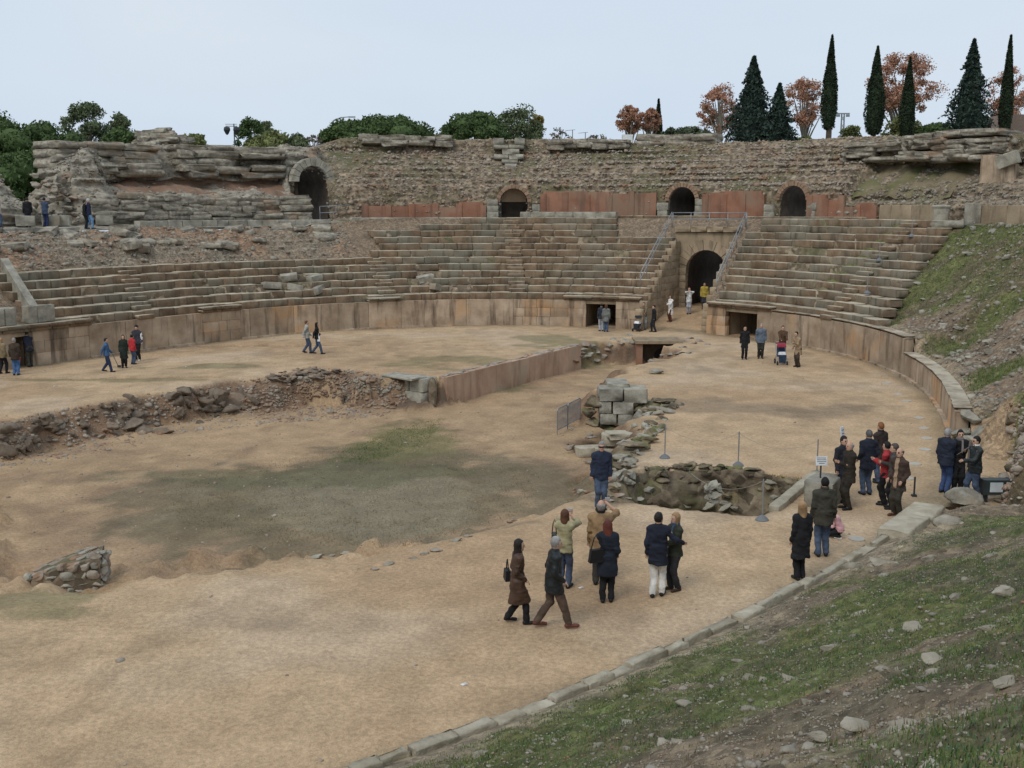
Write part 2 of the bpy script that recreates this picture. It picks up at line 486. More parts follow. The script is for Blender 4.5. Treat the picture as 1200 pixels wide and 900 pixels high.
BL_LAY = block_variants(STRATA, 'layer', 8, ch=.10, jit=.06)
BL_PLA = block_variants(PLASTER, 'plaster', ch=.01, jit=.01)
def ring_block(name, parent, vs, t0, t1, d0, d1, z0, z1, gap=.018, tilt=0.0, dz=0.0):
    a, b = Q(t0, d0), Q(t1, d0)
    L = np.hypot(*(b - a)); ang = math.atan2(a[1] - b[1], a[0] - b[0])
    tm = (t0 + t1) / 2
    c = (a + b) / 2 + nrm(tm) * (d1 - d0) / 2
    o = add(name, random.choice(vs), None, (c[0], c[1], (z0 + z1) / 2 + dz), (random.uniform(-.006, .006) + tilt * .6, random.uniform(-.004, .004) + tilt, ang),
            (max(.05, L - gap), d1 - d0, z1 - z0))
    child_world(o, parent)
    return o
# ------------------------------------------------------------------ arena floor with its sunken pit and trenches
def poly_px(lst):
    return np.array([un(p[0], p[1], p[2] if len(p) > 2 else 0.0) for p in lst])
# each edge: pixel of its first corner (on the z = 0 plane) and the width of the bank below that edge
PIT = [(-200, 525, 1.5), (0, 488, 1.6), (110, 469, 1.5), (200, 455, 1.3), (300, 440, 2.6), (410, 431, 2.8), (478, 437, .5), (519, 443, .12), (677, 405.5, .5), (700, 401, .8), (742, 399, .25), (802, 399, .8),
       (800, 411, 1.6), (745, 432, 1.6), (700, 456, .3), (752, 466, 1.4), (757, 490, 1.8), (742, 520, 1.6), (722, 556, 1.2), (690, 586, 2.0),
       (640, 601, 2.4), (560, 634, 3.0), (490, 656, 4.0), (420, 678, 5.5), (320, 690, 6.5), (150, 705, 6.0), (0, 722, 5.0), (-200, 740, 4.0)]
TRENCH = [(705, 566, .5), (760, 548, .35), (832, 548, .35), (905, 556, .35), (950, 563, .3), (905, 604, .5), (870, 604, .7), (800, 597, .7), (735, 590, .9), (690, 586, 1.6)]
def pit_depth(x, y, edges, depth, wob=0.6):
    p = poly_px([(e[0], e[1]) for e in edges])
    n = len(p)
    wx = x + wob * fbm(x * .45, y * .45, 0, 11, 3); wy = y + wob * fbm(x * .45, y * .45, 5, 12, 3)
    inside = np.zeros(x.shape, bool); k = np.full(x.shape, 9.0)
    for i in range(n):
        a, b = p[i], p[(i + 1) % n]; w = edges[i][2]
        ux, uy = (wx, wy) if w > .26 else (x, y)
        c = ((a[1] > uy) != (b[1] > uy)) & (ux < (b[0] - a[0]) * (uy - a[1]) / (b[1] - a[1] + 1e-12) + a[0])
        inside ^= c
        e = b - a; t = np.clip(((ux - a[0]) * e[0] + (uy - a[1]) * e[1]) / (e @ e), 0, 1)
        dd = np.hypot(ux - a[0] - t * e[0], uy - a[1] - t * e[1])
        k = np.minimum(k, dd / w)
    s = np.clip(k, 0, 1); s = s * s * (3 - 2 * s)
    return np.where(inside, depth * s, 0.0), inside, k
def arena_h(x, y):
    d1, in1, k1 = pit_depth(x, y, PIT, 1.3)
    d2, in2, k2 = pit_depth(x, y, TRENCH, 1.5, .25)
    h = -np.maximum(d1, d2)
    hole = un(705, 522, -1.3); r = np.hypot((x - hole[0]) / 1.5, (y - hole[1]) / 1.6)
    h = h - .8 * (1 - sstep(.45, 1.0, r + .2 * fbm(x, y, 0, 77, 2)))
    h = h + .05 * fbm(x * .16, y * .16, 0, 1, 3) + .014 * fbm(x * 1.3, y * 1.3, 0, 2, 3)
    slope = ((k1 < 1) & in1) | ((k2 < 1) & in2)
    h = h + np.where(slope, (.30 * fbm(x * .8, y * .8, 0, 3, 4) + .13 * fbm(x * 3.1, y * 3.1, 0, 13, 2)) * np.minimum(1, -h * 2), 0)
    # the far left plateau sinks and swells a little where visitors have worn it
    h = h + .10 * np.exp(-(((x - un(560, 405)[0]) / 7) ** 2 + ((y - un(560, 405)[1]) / 7) ** 2))
    sa = (x - 10.35) * .43 + (y - 69.0) * .90; sc = (x - 10.35) * .90 - (y - 69.0) * .43
    h = h + 1.0 * sstep(-.8, 6.5, sa) * (np.abs(sc) < 2.3) * (y > 64)      # the gate floor climbs outwards
    return h, in1, in2, k1, k2
def lerp3(a, b, f): return a + (np.asarray(b) - a) * f[..., None]
def px_of(x, y, z):
    fw = y * math.cos(PT) - (z - CH) * math.sin(PT); up = y * math.sin(PT) + (z - CH) * math.cos(PT)
    return 600 + F * x / fw, 450 - F * up / fw
def blob(x, y, px, py, z, rx, ry, s=0, wob=.5):
    c = un(px, py, z)
    r = np.hypot((x - c[0]) / rx, (y - c[1]) / ry) + wob * fbm(x * .35 + s, y * .35, 0, 31 + s, 4) + .16 * fbm(x * 2.1, y * 2.1, 0, 33 + s, 3)
    return 1 - sstep(.7, 1.15, r)
def arena_colour(x, y, h, in1, in2, k1, k2):
    sand = np.array((.475, .34, .21)); c = np.ones(x.shape + (3,)) * sand
    c = lerp3(c, (.42, .29, .175), sstep(-.2, .7, fbm(x * .13, y * .13, 0, 5, 4)))
    c = lerp3(c, (.50, .38, .26), sstep(.1, .8, fbm(x * .21 + 9, y * .21, 0, 6, 4)) * .8)
    pitc = np.array((.41, .285, .17))
    f = in1 * sstep(.03, .4, -h); c = lerp3(c, pitc, f)
    c = lerp3(c, (.33, .225, .14), f * sstep(.0, .6, fbm(x * .5, y * .5, 3, 7, 4)) * .8)
    # far banks of the pit: raw reddish earth
    t, d = td_of(x, y)
    bank = ((k1 < 1) & in1 & (y > 32)); c = lerp3(c, (.235, .15, .095), bank * sstep(.03, .2, -h) * (1 - sstep(1.2, 1.34, -h)) * .95)
    c = lerp3(c, (.13, .10, .075), bank * sstep(.1, .3, -h) * (1 - sstep(1.2, 1.34, -h)) * sstep(.0, .4, fbm(x * .8, y * .8, 2, 71, 4)) * .8)
    # grey-green mud and thin grass on the pit floor
    mud = blob(x, y, 415, 585, -1.3, 8.2, 5.8, 0, .55); c = lerp3(c, (.165, .135, .085), mud * .8)
    gm = blob(x, y, 415, 585, -1.3, 5.2, 3.7, 4, .5); c = lerp3(c, (.225, .195, .13), gm * .8)
    gr = blob(x, y, 480, 515, -1.3, 2.2, 4.6, 2, .5); c = lerp3(c, (.165, .155, .065), gr * .7)
    gr = blob(x, y, 300, 560, -1.3, 6.0, 1.8, 3, .6); c = lerp3(c, (.13, .125, .07), gr * .7)
    gr = blob(x, y, 210, 610, -1.0, 2.6, 2.2, 8, .6); c = lerp3(c, (.15, .125, .075), gr * .7)
    for px, py, rx, ry in ((560, 425, 3.4, 2.0), (660, 400, 2.0, 2.6), (20, 700, 1.4, .8), (240, 430, 3, .8), (620, 405, 2, 1.2), (100, 445, 4, .5), (60, 720, 1.2, .4)):
        g = blob(x, y, px, py, 0, rx, ry, int(px) % 7, .7); c = lerp3(c, (.165, .155, .075), g * .6)
    # darker band of ground beside the wall foot, and darker patches
    foot_band = sstep(-.9, -.1, d) * (d < .5); c = lerp3(c, (.18, .155, .095), foot_band * .55)
    for px, py, rx, ry in ((840, 480, 4.5, 1.6), (900, 480, 2.6, 1.0), (790, 470, 2.2, 1.3), (760, 420, 2.5, 2)):
        g = blob(x, y, px, py, 0, rx, ry, int(px) % 5, .8); c = lerp3(c, (.29, .215, .14), g * .7)
    c = lerp3(c, (.14, .115, .075), in2 * sstep(.2, .7, -h))
    c = lerp3(c, (.12, .125, .045), in2 * sstep(.0, .5, fbm(x * .6, y * .6, 0, 55, 3)) * .7)
    hole = un(705, 522, -1.3); r = np.hypot((x - hole[0]) / 1.6, (y - hole[1]) / 1.7)
    c = lerp3(c, (.17, .115, .08), 1 - sstep(.6, 1.0, r))
    c = c * (1 + .10 * fbm(x * 1.7, y * 1.7, 0, 8, 3)[..., None])
    c = lerp3(c, c * .84, sstep(.15, .6, fbm(x * .9, y * .5, 0, 9, 4)))
    return np.clip(c, .02, .8)
st = .17
gx = np.arange(-36, 27, st); gy = np.arange(6, 80, st)
X2, Y2 = np.meshgrid(gx, gy, indexing='ij')
tt, dd = td_of(X2, Y2)
h, i1, i2, k1, k2 = arena_h(X2, Y2)
colr = arena_colour(X2, Y2, h, i1, i2, k1, k2)
fc = grid_faces(len(gx), len(gy))
keep_v = (dd < .9).ravel() | ((dd < 6) & (tt > -48)).ravel() | ((dd < 6) & (tt < -140)).ravel()
# the gate floors run on outwards
gate_ax = np.array([.43, .90])
keep_v |= ((dd < 14) & (np.abs((X2 - 10.4) * gate_ax[1] - (Y2 - 69) * gate_ax[0]) < 4.2) & (Y2 > 60)).ravel()
keep_v |= ((tt > -47) & (tt < -6) & (dd < 13)).ravel()
fc = fc[keep_v[fc].all(1)]
used = np.unique(fc); remap = np.zeros(X2.size, int); remap[used] = np.arange(len(used))
V = np.stack([X2.ravel(), Y2.ravel(), h.ravel()], -1)[used]
arena = add('arena_ground', mesh_np('arena_ground', V, remap[fc], GROUND, smooth=True, col=colr.reshape(-1, 3)[used]), kind='structure',
            label='sandy arena floor with a sunken muddy pit and side trench')
def hlook(x, y):
    """height of the built arena floor, read back from its grid"""
    u = np.clip((np.asarray(x, float) - gx[0]) / st, 0, len(gx) - 1.001); v = np.clip((np.asarray(y, float) - gy[0]) / st, 0, len(gy) - 1.001)
    i = u.astype(int); j = v.astype(int); a = u - i; b = v - j
    return h[i, j] * (1 - a) * (1 - b) + h[i + 1, j] * a * (1 - b) + h[i, j + 1] * (1 - a) * b + h[i + 1, j + 1] * a * b
def gz(x, y): return float(hlook(x, y))
def on_floor(px, py):
    """first place where the pixel's ray meets the arena floor"""
    d = ray(px, py); s = np.linspace(9, 90, 1600)
    P = d[None] * s[:, None]; P[:, 2] += CH
    b = P[:, 2] < hlook(P[:, 0], P[:, 1]); i = int(np.argmax(b))
    p = P[i] if b.any() else np.array([*un(px, py), 0])
    return np.array([p[0], p[1], gz(p[0], p[1])])

# loose pebbles and litter of the sand
N = 5200
px_ = rng.uniform(-30, 20, N); py_ = rng.uniform(12, 74, N)
t_, d_ = td_of(px_, py_); hh = arena_h(px_, py_)[0]
ok = d_ < -.3
w = rng.random(N) < (.12 + .88 * sstep(.1, .9, -hh) + .25 * (d_ > -1.2))
ok &= w
sz = rng.gamma(2.0, .022, N) + .02
scatter('pebbles', np.stack([px_, py_, hh], -1)[ok], sz[ok], CHIPS, arena)

# ------------------------------------------------------------------ wide land outside, up to the horizon
td = np.linspace(0, 360, 181); ds = np.array([21.5, 26, 40, 80, 160, 400, 1000, 3000, 7000])
ALL = []
for d in ds:
    r = RR(np.radians(td)) + d
    hz = 6.2 + 0.0 * r if d < 30 else np.full(td.shape, 6.6)
    ALL.append(np.stack([CX + r * np.cos(np.radians(td)), CY + r * np.sin(np.radians(td)), hz], -1))
ALL = np.array(ALL)
cl = np.ones(ALL.shape) * np.array((.14, .14, .075))
add('ground', mesh_np('ground', ALL.reshape(-1, 3), grid_faces(len(ds), 181)[:, ::-1], GROUND, smooth=True, col=cl.reshape(-1, 3)), kind='structure', label='dry grassy land around the amphitheatre')

# ------------------------------------------------------------------ the earthen cavea: profiles (d, z) keyed by angle
POD, RISE, RUN, D0 = 1.75, .445, .72, .28          # podium height, seat rise, seat run, first seat setback
def row_front(k): return D0 + (k - 1) * RUN
def row_top(k): return POD + k * RISE
WALK = row_top(12) - .02
TL = lambda px, d=11.5, py=250: tp(px, py, d)
T_GATE0, T_GATE1 = tp(752, 380, 0), tp(827, 390, 0)
T_LOW = tp(1057, 440, 0)                           # the podium drops to a lower wall here
def env(d): return POD + RISE * (d - D0) / RUN
def seats(core): return [(.4, POD - .1), (2.5, env(2.5) + core), (4.6, env(4.6) + core), (6.8, env(6.8) + core), (8.6, env(8.6) + core)]
_LOWL = [(.4, POD - .1), (2.5, env(2.5) - .12), (4.75, env(4.6) - .05), (6.4, 5.5), (8.2, 6.25)]
_LOWR = [(.45, 1.72), (2.0, 2.25), (4.6, 4.0), (6.8, 5.5), (8.6, 6.75)]
_LOWR2 = [(.45, 1.0), (2.0, 1.7), (4.6, 3.6), (6.8, 5.2), (8.6, 6.6)]
_REC = [(.5, -.06), (1.7, -.02), (2.0, 1.5), (4.0, 2.9), (7.0, 4.8)]
_NEAR = [(.45, .36), (2.6, 1.15), (5.2, 2.5), (8.0, 4.0), (10.6, 5.5)]
_UPN = [(11, 5.8), (12, 6.05), (13, 6.1), (14, 6.15), (15, 6.15), (16, 6.2), (17, 6.2), (18, 6.2), (20, 6.2), (23, 6.2)]
PROF = {}
def P_(t, low, up): PROF[t] = np.array(low + up)
g_left = [(8.9, 6.5), (11.3, 6.75), (11.45, 8.45), (12.2, 8.8), (14.2, 9.2), (15.4, 9.5), (14.7, 9.85), (15.9, 12.0), (19.8, 12.3), (22.5, 6.2)]
g_cen = [(8.9, WALK - .05), (11.5, WALK), (11.55, 8.2), (12.2, 9.35), (14.8, 11.0), (17.4, 12.45), (17.45, 12.6), (17.9, 13.25), (20.3, 13.25), (22.5, 6.2)]
g_cenr = [(8.9, WALK - .05), (11.5, WALK), (11.6, 9.0), (12.1, 9.5), (14.4, 10.9), (17.0, 12.3), (17.2, 12.4), (17.6, 12.75), (20.3, 12.75), (22.5, 6.2)]
g_right = [(8.9, 6.9), (11.5, 6.9), (11.6, 8.0), (12.4, 8.35), (12.6, 9.0), (15.9, 10.5), (15.0, 10.8), (15.2, 12.1), (19.6, 12.45), (22.5, 6.2)]
g_rend = [(8.9, 6.8), (11.5, 6.85), (11.6, 7.7), (12.6, 8.2), (13.4, 8.8), (14.2, 9.4), (14.8, 9.9), (15.4, 10.6), (19.6, 11.4), (22.5, 6.2)]
g_gap = [(8.9, 6.4), (11.3, 6.7), (12.0, 6.8), (13.0, 7.0), (14.0, 7.2), (15, 7.4), (15.6, 7.5), (16.6, 7.6), (17.8, 7.5), (19.5, 6.3)]
g_far = [(8.9, 6.4), (11.3, 6.7), (11.45, 7.7), (12.2, 8.2), (13.0, 8.6), (13.6, 9.0), (14.0, 9.3), (14.8, 9.7), (16.2, 9.6), (18.5, 6.4)]
P_(-90, _NEAR, _UPN); P_(-48, _NEAR, _UPN)
P_(-43.6, [(.45, .30), (2.6, .58), (5.2, 1.0), (8.0, 2.0), (10.6, 4.2)], _UPN)
P_(-41.0, _REC, [(8.9, 5.2)] + _UPN[1:]); P_(-24, _REC, [(8.9, 5.6)] + _UPN[1:])
P_(-19.5, [(.6, .0), (.9, .7), (1.5, 1.8), (4.6, 3.6), (8.0, 5.6)], [(8.9, 6.0)] + _UPN[1:])
P_(-15, _LOWR2, [(8.9, 6.4), (11.3, 6.7), (11.45, 7.2), (12.2, 7.4), (13.2, 7.6), (14.4, 7.8), (14.8, 8), (16, 8.4), (19.8, 8.6), (22.5, 6.2)])
P_(T_LOW - .6, _LOWR2, g_rend); P_(T_LOW + .6, _LOWR, g_rend)
P_(30, _LOWR, g_rend); P_(36, _LOWR, g_rend)
P_(TL(1150), _LOWR, g_right); P_(TL(1100), seats(.12), g_right); P_(46, seats(-.12), g_right); P_(TL(992), seats(-.12), g_right); P_(TL(984), seats(-.12), g_cenr)
P_(TL(740), seats(-.12), g_cenr); P_(TL(690), seats(-.12), g_cen); P_(TL(425), seats(-.12), g_cen)
P_(tp(440, 280, 6), _LOWL, g_cen) if False else None
P_(TL(398), _LOWL, [(8.9, WALK - .2), (11.9, 7.0), (12.3, 8.2), (12.9, 9.4), (15.0, 11.0), (17.4, 12.2), (17.45, 12.3), (17.9, 12.5), (20.3, 12.5), (22.5, 6.2)])
P_(TL(386), _LOWL, [(8.9, WALK - .3), (13.6, 6.9), (13.9, 8.5), (14.2, 9.9), (14.4, 11), (14.6, 11.9), (14.9, 12.2), (15.6, 12.4), (20.3, 12.4), (22.5, 6.2)])
P_(TL(352), _LOWL, [(8.9, WALK - .4), (13.6, 6.9), (13.9, 8.5), (14.2, 9.9), (14.4, 11), (14.6, 11.9), (14.9, 12.2), (15.6, 12.4), (20.3, 12.4), (22.5, 6.2)])
P_(TL(344), _LOWL, g_left)
TB = lambda px: tp(px, 220, 14.0)
P_(TB(150), _LOWL, g_left)
P_(TB(116), _LOWL, [(8.9, 6.5), (11.3, 6.75), (11.45, 8.45), (12.2, 8.8), (13.4, 9.2), (14.0, 9.5), (13.4, 9.85), (14.4, 11.8), (15.6, 12.0), (18, 6.6)])
P_(TB(96), _LOWL, [(8.9, 6.4), (11.0, 6.75), (11.2, 8.6), (11.9, 9.4), (12.4, 10.2), (12.9, 10.9), (13.1, 11.3), (13.8, 11.6), (14.6, 11.5), (16.5, 6.6)])
P_(TB(66), _LOWL, [(8.9, 6.4), (11.2, 6.75), (11.5, 8.2), (12.0, 9.0), (12.4, 9.7), (12.8, 10.1), (13.0, 10.4), (13.6, 10.6), (14.2, 10.4), (16.0, 6.6)])
P_(TB(56), _LOWL, g_gap); P_(TB(36), _LOWL, g_gap); P_(TB(6), _LOWL, g_far); P_(TB(-30), _LOWL, g_far)
P_(152, _LOWL, g_far); P_(200, _LOWL, g_far); P_(235, _NEAR, _UPN); P_(270, _NEAR, _UPN)
KT = sorted(PROF)
KP = np.array([PROF[k] for k in KT])                     # keys x points x 2
def profile(td):
    td = np.asarray(td, float)
    return np.stack([np.stack([np.interp(td, KT, KP[:, i, j]) for j in (0, 1)], -1) for i in range(KP.shape[1])], 1)
def ring_surface(t0, t1, nt, i0, i1, step):
    """sample profile points i0..i1 between two angles: world points (nt, ns, 3), plus t, d and the along index"""
    td = np.linspace(t0, t1, nt); pr = profile(td)[:, i0:i1 + 1]
    seg = np.maximum(1, np.ceil(np.hypot(*np.moveaxis(np.diff(pr, axis=1), -1, 0)).max(0) / step).astype(int))
    cols = []; idx = []
    for k, n in enumerate(seg):
        for j in range(n):
            f = j / n; cols.append(pr[:, k] * (1 - f) + pr[:, k + 1] * f); idx.append(i0 + k + f)
    cols.append(pr[:, -1]); idx.append(i1)
    a = np.stack(cols, 1)
    T = np.broadcast_to(td[:, None], a.shape[:2])
    return T, a[..., 0], a[..., 1], np.array(idx)
def slope_z(t, d):
    """height of the lower bank or upper mass at (t, d): interpolates the profile (good away from overhangs)"""
    p = profile(np.array([t]))[0]
    return float(np.interp(d, np.maximum.accumulate(p[:, 0]), p[:, 1]))

# ---- lower bank, everything except the camera's own bank
T, D, Z, idx = ring_surface(-43.5, 237, 1400, 0, 5, .16)
xy = Q(T, D); X3, Y3 = xy[..., 0], xy[..., 1]
expo = sstep(-12, 30, T) * 0 + ((T < 43) | (T > 97) & (D > 4.4)).astype(float)
expo = np.where((T > 97), sstep(4.4, 5.0, D), 1 - sstep(36, 42, T))
expo = np.where((T > -17) & (T < 43) | (T > 97) | (T < -17), np.maximum(expo, (T < -17) * 1.0), 0)
edge0 = sstep(.4, 1.2, D)
Zn = Z + expo * edge0 * (.16 * fbm(X3 * .6, Y3 * .6, 0, 21, 4) + .05 * fbm(X3 * 2.6, Y3 * 2.6, 0, 22, 3))
# left upper rubble lies in broken horizontal ledges
lay = (T > 97) * sstep(4.6, 5.4, D)
led = np.floor(Zn / .33 + .8 * fbm(X3 * .25, Y3 * .25, 0, 23, 3)) * .33
Zn = Zn + lay * (led - Zn) * .55 * sstep(-.1, .35, fbm(X3 * .2, Y3 * .2, 0, 25, 3))
cc = np.ones(T.shape + (3,)) * np.array((.22, .165, .115))
cc = lerp3(cc, (.285, .185, .12), (T > 97) * sstep(-.6, .1, fbm(X3 * .16, Y3 * .16, 0, 26, 3)) * sstep(4.6, 6, D))
cc = lerp3(cc, (.235, .20, .15), lay * sstep(.0, .4, fbm(X3 * .2, Y3 * .2, 0, 25, 3)) * .8)
gr_ = (T < 45) * sstep(-.35, .25, fbm(X3 * .3, Y3 * .3, 0, 27, 4)) * edge0
cc = lerp3(cc, (.125, .135, .048), gr_ * .9)
cc = lerp3(cc, (.155, .115, .08), (T < 45) * sstep(.1, .5, fbm(X3 * .45, Y3 * .45, 4, 28, 4)) * .8)
cc = lerp3(cc, (.30, .235, .16), (T < 45) * (1 - sstep(.5, 1.5, D)) * (T > -16))
cc = lerp3(cc, (.36, .26, .165), (T < -17) * (1 - sstep(1.5, 1.8, D)))
cc = cc * (1 + .16 * fbm(X3 * 2, Y3 * 2, 0, 29, 3)[..., None])
bankV = np.stack([X3, Y3, Zn], -1)
GC = (Q(T_GATE0, 0) + Q(T_GATE1, 0)) / 2
bfc = grid_faces(*T.shape)
bc = bankV.reshape(-1, 3)[bfc].mean(1)
s_al = (bc[:, 0] - GC[0]) * .43 + (bc[:, 1] - GC[1]) * .90; s_ac = (bc[:, 0] - GC[0]) * .90 - (bc[:, 1] - GC[1]) * .43
bcut = (np.abs(s_ac) < 2.2) & (s_al < 7.4) & (s_al > -3)
bank = add('cavea_bank', mesh_np('cavea_bank', bankV.reshape(-1, 3), bfc[~bcut], BANKM, smooth=True, col=np.clip(cc, .02, .8).reshape(-1, 3)), kind='structure',
           label='ruined earth and rubble bank that carries the stone seats')
# chips and stones lying on it
def sample_grid(Vg, mask, n):
    w = np.where(mask)
    k = rng.integers(0, len(w[0]), n)
    return Vg[w[0][k], w[1][k]] + rng.uniform(-.1, .1, (n, 3)) * np.array([1, 1, .2])
m_left = (T > 96) & (T < 153) & (D > 4.8)
m_right = (T > -17) & (T < 44) & (D > .7) & (expo > .4)
m_rec = (T < -17) & (D > 1.55)
nL = 1500; scatter('loose_stones', sample_grid(bankV, m_left & (fbm(X3 * .2, Y3 * .2, 0, 25, 3) > -.35), nL), rng.gamma(2.2, .055, nL) + .04, GCHIPS, bank)
nL = 1500; scatter('loose_stones', sample_grid(bankV, m_left, nL), rng.gamma(2.2, .05, nL) + .04, CHIPS, bank)
nR = 3000; scatter('loose_stones', sample_grid(bankV, m_right & (fbm(X3 * .35, Y3 * .35, 9, 41, 3) > -.1), nR), rng.gamma(2.0, .05, nR) + .04, GCHIPS, bank)
nR = 2600; scatter('loose_stones', sample_grid(bankV, m_rec, nR), rng.gamma(2.0, .06, nR) + .04, CHIPS, bank)
def lay_rocks(parent, pts, sizes, meshes, name='stone', sink=.15, flatz=1.0):
    for p, s in zip(pts, sizes):
        o = add(name, random.choice(meshes), None, (p[0], p[1], p[2] + s * (.16 - sink)), (random.uniform(-.3, .3), random.uniform(-.3, .3), random.uniform(0, 6.28)), (s, s * random.uniform(.7, 1.0), s * flatz * random.uniform(.7, 1.0)))
        child_world(o, parent)
lay_rocks(bank, sample_grid(bankV, m_left & (lay > .5) & (Z > 5.4), 40), rng.uniform(.6, 1.6, 40), BL_LAY, flatz=.4)
lay_rocks(bank, sample_grid(bankV, m_right, 60), rng.uniform(.35, .8, 60), ROCK_GREY, flatz=.7)
lay_rocks(bank, sample_grid(bankV, m_rec, 40), rng.uniform(.4, .9, 40), ROCK_MOSS)

# grass tufts (thin blades) for the banks
GRASS = mat('grass_blades', (0.075, 0.125, 0.035), (0.15, 0.20, 0.065), 0.8, bump=0, rough=.85)
DRY = mat('dry_grass_blades', (0.14, 0.115, 0.06), (0.25, 0.20, 0.11), 0.8, bump=0, rough=.9)
WEED = mat('weed_leaves', (0.06, 0.105, 0.05), (0.11, 0.16, 0.08), 1.2, bump=0, rough=.7)
def tufts(name, pts, blades, hgt, wid, m, parent, spread=.06, lean=.8):
    n = len(pts) * blades
    b = np.repeat(np.asarray(pts), blades, 0) + np.c_[rng.normal(0, spread, (n, 2)), np.zeros(n)]
    a = rng.uniform(0, 2 * np.pi, n); hh = hgt * rng.uniform(.5, 1.3, n); w = wid * rng.uniform(.6, 1.3, n); ln = rng.uniform(.1, lean, n)
    u = np.stack([np.cos(a), np.sin(a), 0 * a], -1); v = np.stack([-np.sin(a), np.cos(a), 0 * a], -1)
    up = np.array([0, 0, 1.0])
    p0 = b - u * w[:, None] - up * .02; p1 = b + u * w[:, None] - up * .02
    p2 = b + v * (hh * ln)[:, None] + up * (hh * np.sqrt(np.clip(1 - ln ** 2, .05, 1)))[:, None]
    V = np.stack([p0, p1, p2], 1).reshape(-1, 3)
    return add(name, mesh_np(name, V, np.arange(3 * n).reshape(-1, 3), m), parent, kind='stuff')
gm = m_right & (gr_ > .45)
tufts('grass', sample_grid(bankV, gm, 9000), 6, .10, .012, GRASS, bank)
tufts('grass', sample_grid(bankV, m_right & (gr_ > .2), 2500), 6, .12, .010, DRY, bank)

# ------------------------------------------------------------------ upper ruins (one thing for each standing stretch)
def upper(name, label, t0, t1, m, strata, amp, step=.13, doors=(), extra_cut=None, pitch=.42, seed=0, terr=0.0):
    Lr = np.hypot(*np.diff(Q(np.linspace(t0, t1, 60), 15), axis=0).T).sum()
    T, D, Z, idx = ring_surface(t0, t1, int(Lr / .15), 5, 14, step)
    xy = Q(T, D); x, y = xy[..., 0], xy[..., 1]
    on = sstep(6.0, 6.15, idx)[None, :] * np.ones_like(T)
    # ledges: each course sticks out a little at its top, with ragged ends
    zz = Z / pitch + .45 * fbm(x * .22, y * .22, Z * .3, 61 + seed, 3)
    fr = zz - np.floor(zz)
    cs = vn(x * .35, y * .35, np.floor(zz) * 7.3, 63 + seed)
    out = strata * (sstep(.1, .75, fr) - sstep(.9, 1.0, fr)) * (.6 + .6 * cs)
    out = out + amp * fbm(x * .5, y * .5, Z * .7, 65 + seed, 4) + .5 * amp * fbm(x * 2.2, y * 2.2, Z * 3.0, 66 + seed, 3)
    if terr:        # worn courses: flat ledges and short risers instead of an even slope
        fq = Z / terr + .35 * fbm(x * .12, y * .12, 0, 69 + seed, 3); fr2 = fq - np.floor(fq)
        Zt = terr * (np.floor(fq) + sstep(.5, .95, fr2)) - (fq * terr - Z)
        kk = sstep(7.9, 8.2, idx)[None, :] * (1 - sstep(9.9, 10.2, idx))[None, :] * (.35 + .65 * (1 - sstep(TL(760), TL(690), T)))
        Zs = Z + (Zt - Z) * kk
    else: Zs = Z
    D2 = D - on * out
    Z2 = Zs + on * (amp * .9 * fbm(x * .7, y * .7, Z * .7, 67 + seed, 4)) * sstep(6.6, 8, idx)[None, :]
    xy = Q(T, D2)
    Vg = np.stack([xy[..., 0], xy[..., 1], Z2], -1)
    fc = grid_faces(*T.shape)
    Tm = T.ravel()[fc].mean(1); Zm = Z.ravel()[fc].mean(1); Dm = D.ravel()[fc].mean(1)
    cut = np.zeros(len(fc), bool)
    for (tc_, w, zs, rr_, dmax) in doors:
        c = Q(tc_, 11.6); p = Q(Tm, np.full(Tm.shape, 11.6)); s = np.hypot(*(p - c).T) * np.sign(Tm - tc_)
        cut |= (np.abs(s) < w / 2) & (Dm > 11.3) & (Dm < dmax) & (Zm > 6.4) & (Zm < zs + np.sqrt(np.clip(rr_ ** 2 - s ** 2, 0, None)))
    root = empty(name, label, 'wall', (*Q((t0 + t1) / 2, 12), 0))
    core = add('rubble_core', mesh_np('rubble_core', Vg.reshape(-1, 3), fc[~cut], m, smooth=False), None)
    child_world(core, root)
    return root, T, D, Z, Vg, idx
d1, d2, d3 = TL(601.5), TL(799.5), TL(929)
T0c, T1c = TL(986), TL(392)
dl = tp(365, 235, 13.8)
cw, Tc, Dc, Zc, Vc, ic = upper('upper_cavea_wall', 'long rubble wall with brick panels and three dark doorways above the seats', T0c, T1c, RUBBLE, .17, .08,
                               doors=((d1, 2.3, 8.3, 1.15, 12.9), (d2, 2.1, 8.35, 1.05, 12.9), (d3, 2.1, 8.35, 1.05, 12.9)), seed=1, terr=.5)
lw, Tl, Dl, Zl, Vl, il = upper('ruined_wall', 'broken grey layered ruin left of the upper cavea wall with an arched opening', T1c, 149, STRATA, .34, .2, doors=((dl, 2.5, 9.4, 1.25, 15.0),), pitch=.62, seed=2)
rw, Tr, Dr, Zr, Vr, ir = upper('ruined_wall', 'ruined wall under a grey overhanging concrete cap at the grassy end', -15, T0c, RUBBLE, .2, .16, pitch=.5, seed=3)
for root, Tg, Dg, Zg, Vg, mt in ((cw, Tc, Dc, Zc, Vc, CHIPS), (rw, Tr, Dr, Zr, Vr, GCHIPS), (lw, Tl, Dl, Zl, Vl, GCHIPS)):
    mk = (Dg > 11.5) & (Dg < 19) & (Tg > 30) & (Tg < 140)
    for (tc_, dm) in ((d1, 13), (d2, 13), (d3, 13), (dl, 16)):
        mk &= ~((np.abs(Tg - tc_) < 1.1) & (Dg < dm) & (Zg < 10.2))
    n = 5200 if root is not cw else 7000
    o = scatter('rubble_stones', sample_grid(Vg, mk, n), rng.gamma(2.0, .05, n) + .06, mt); child_world(o, root)

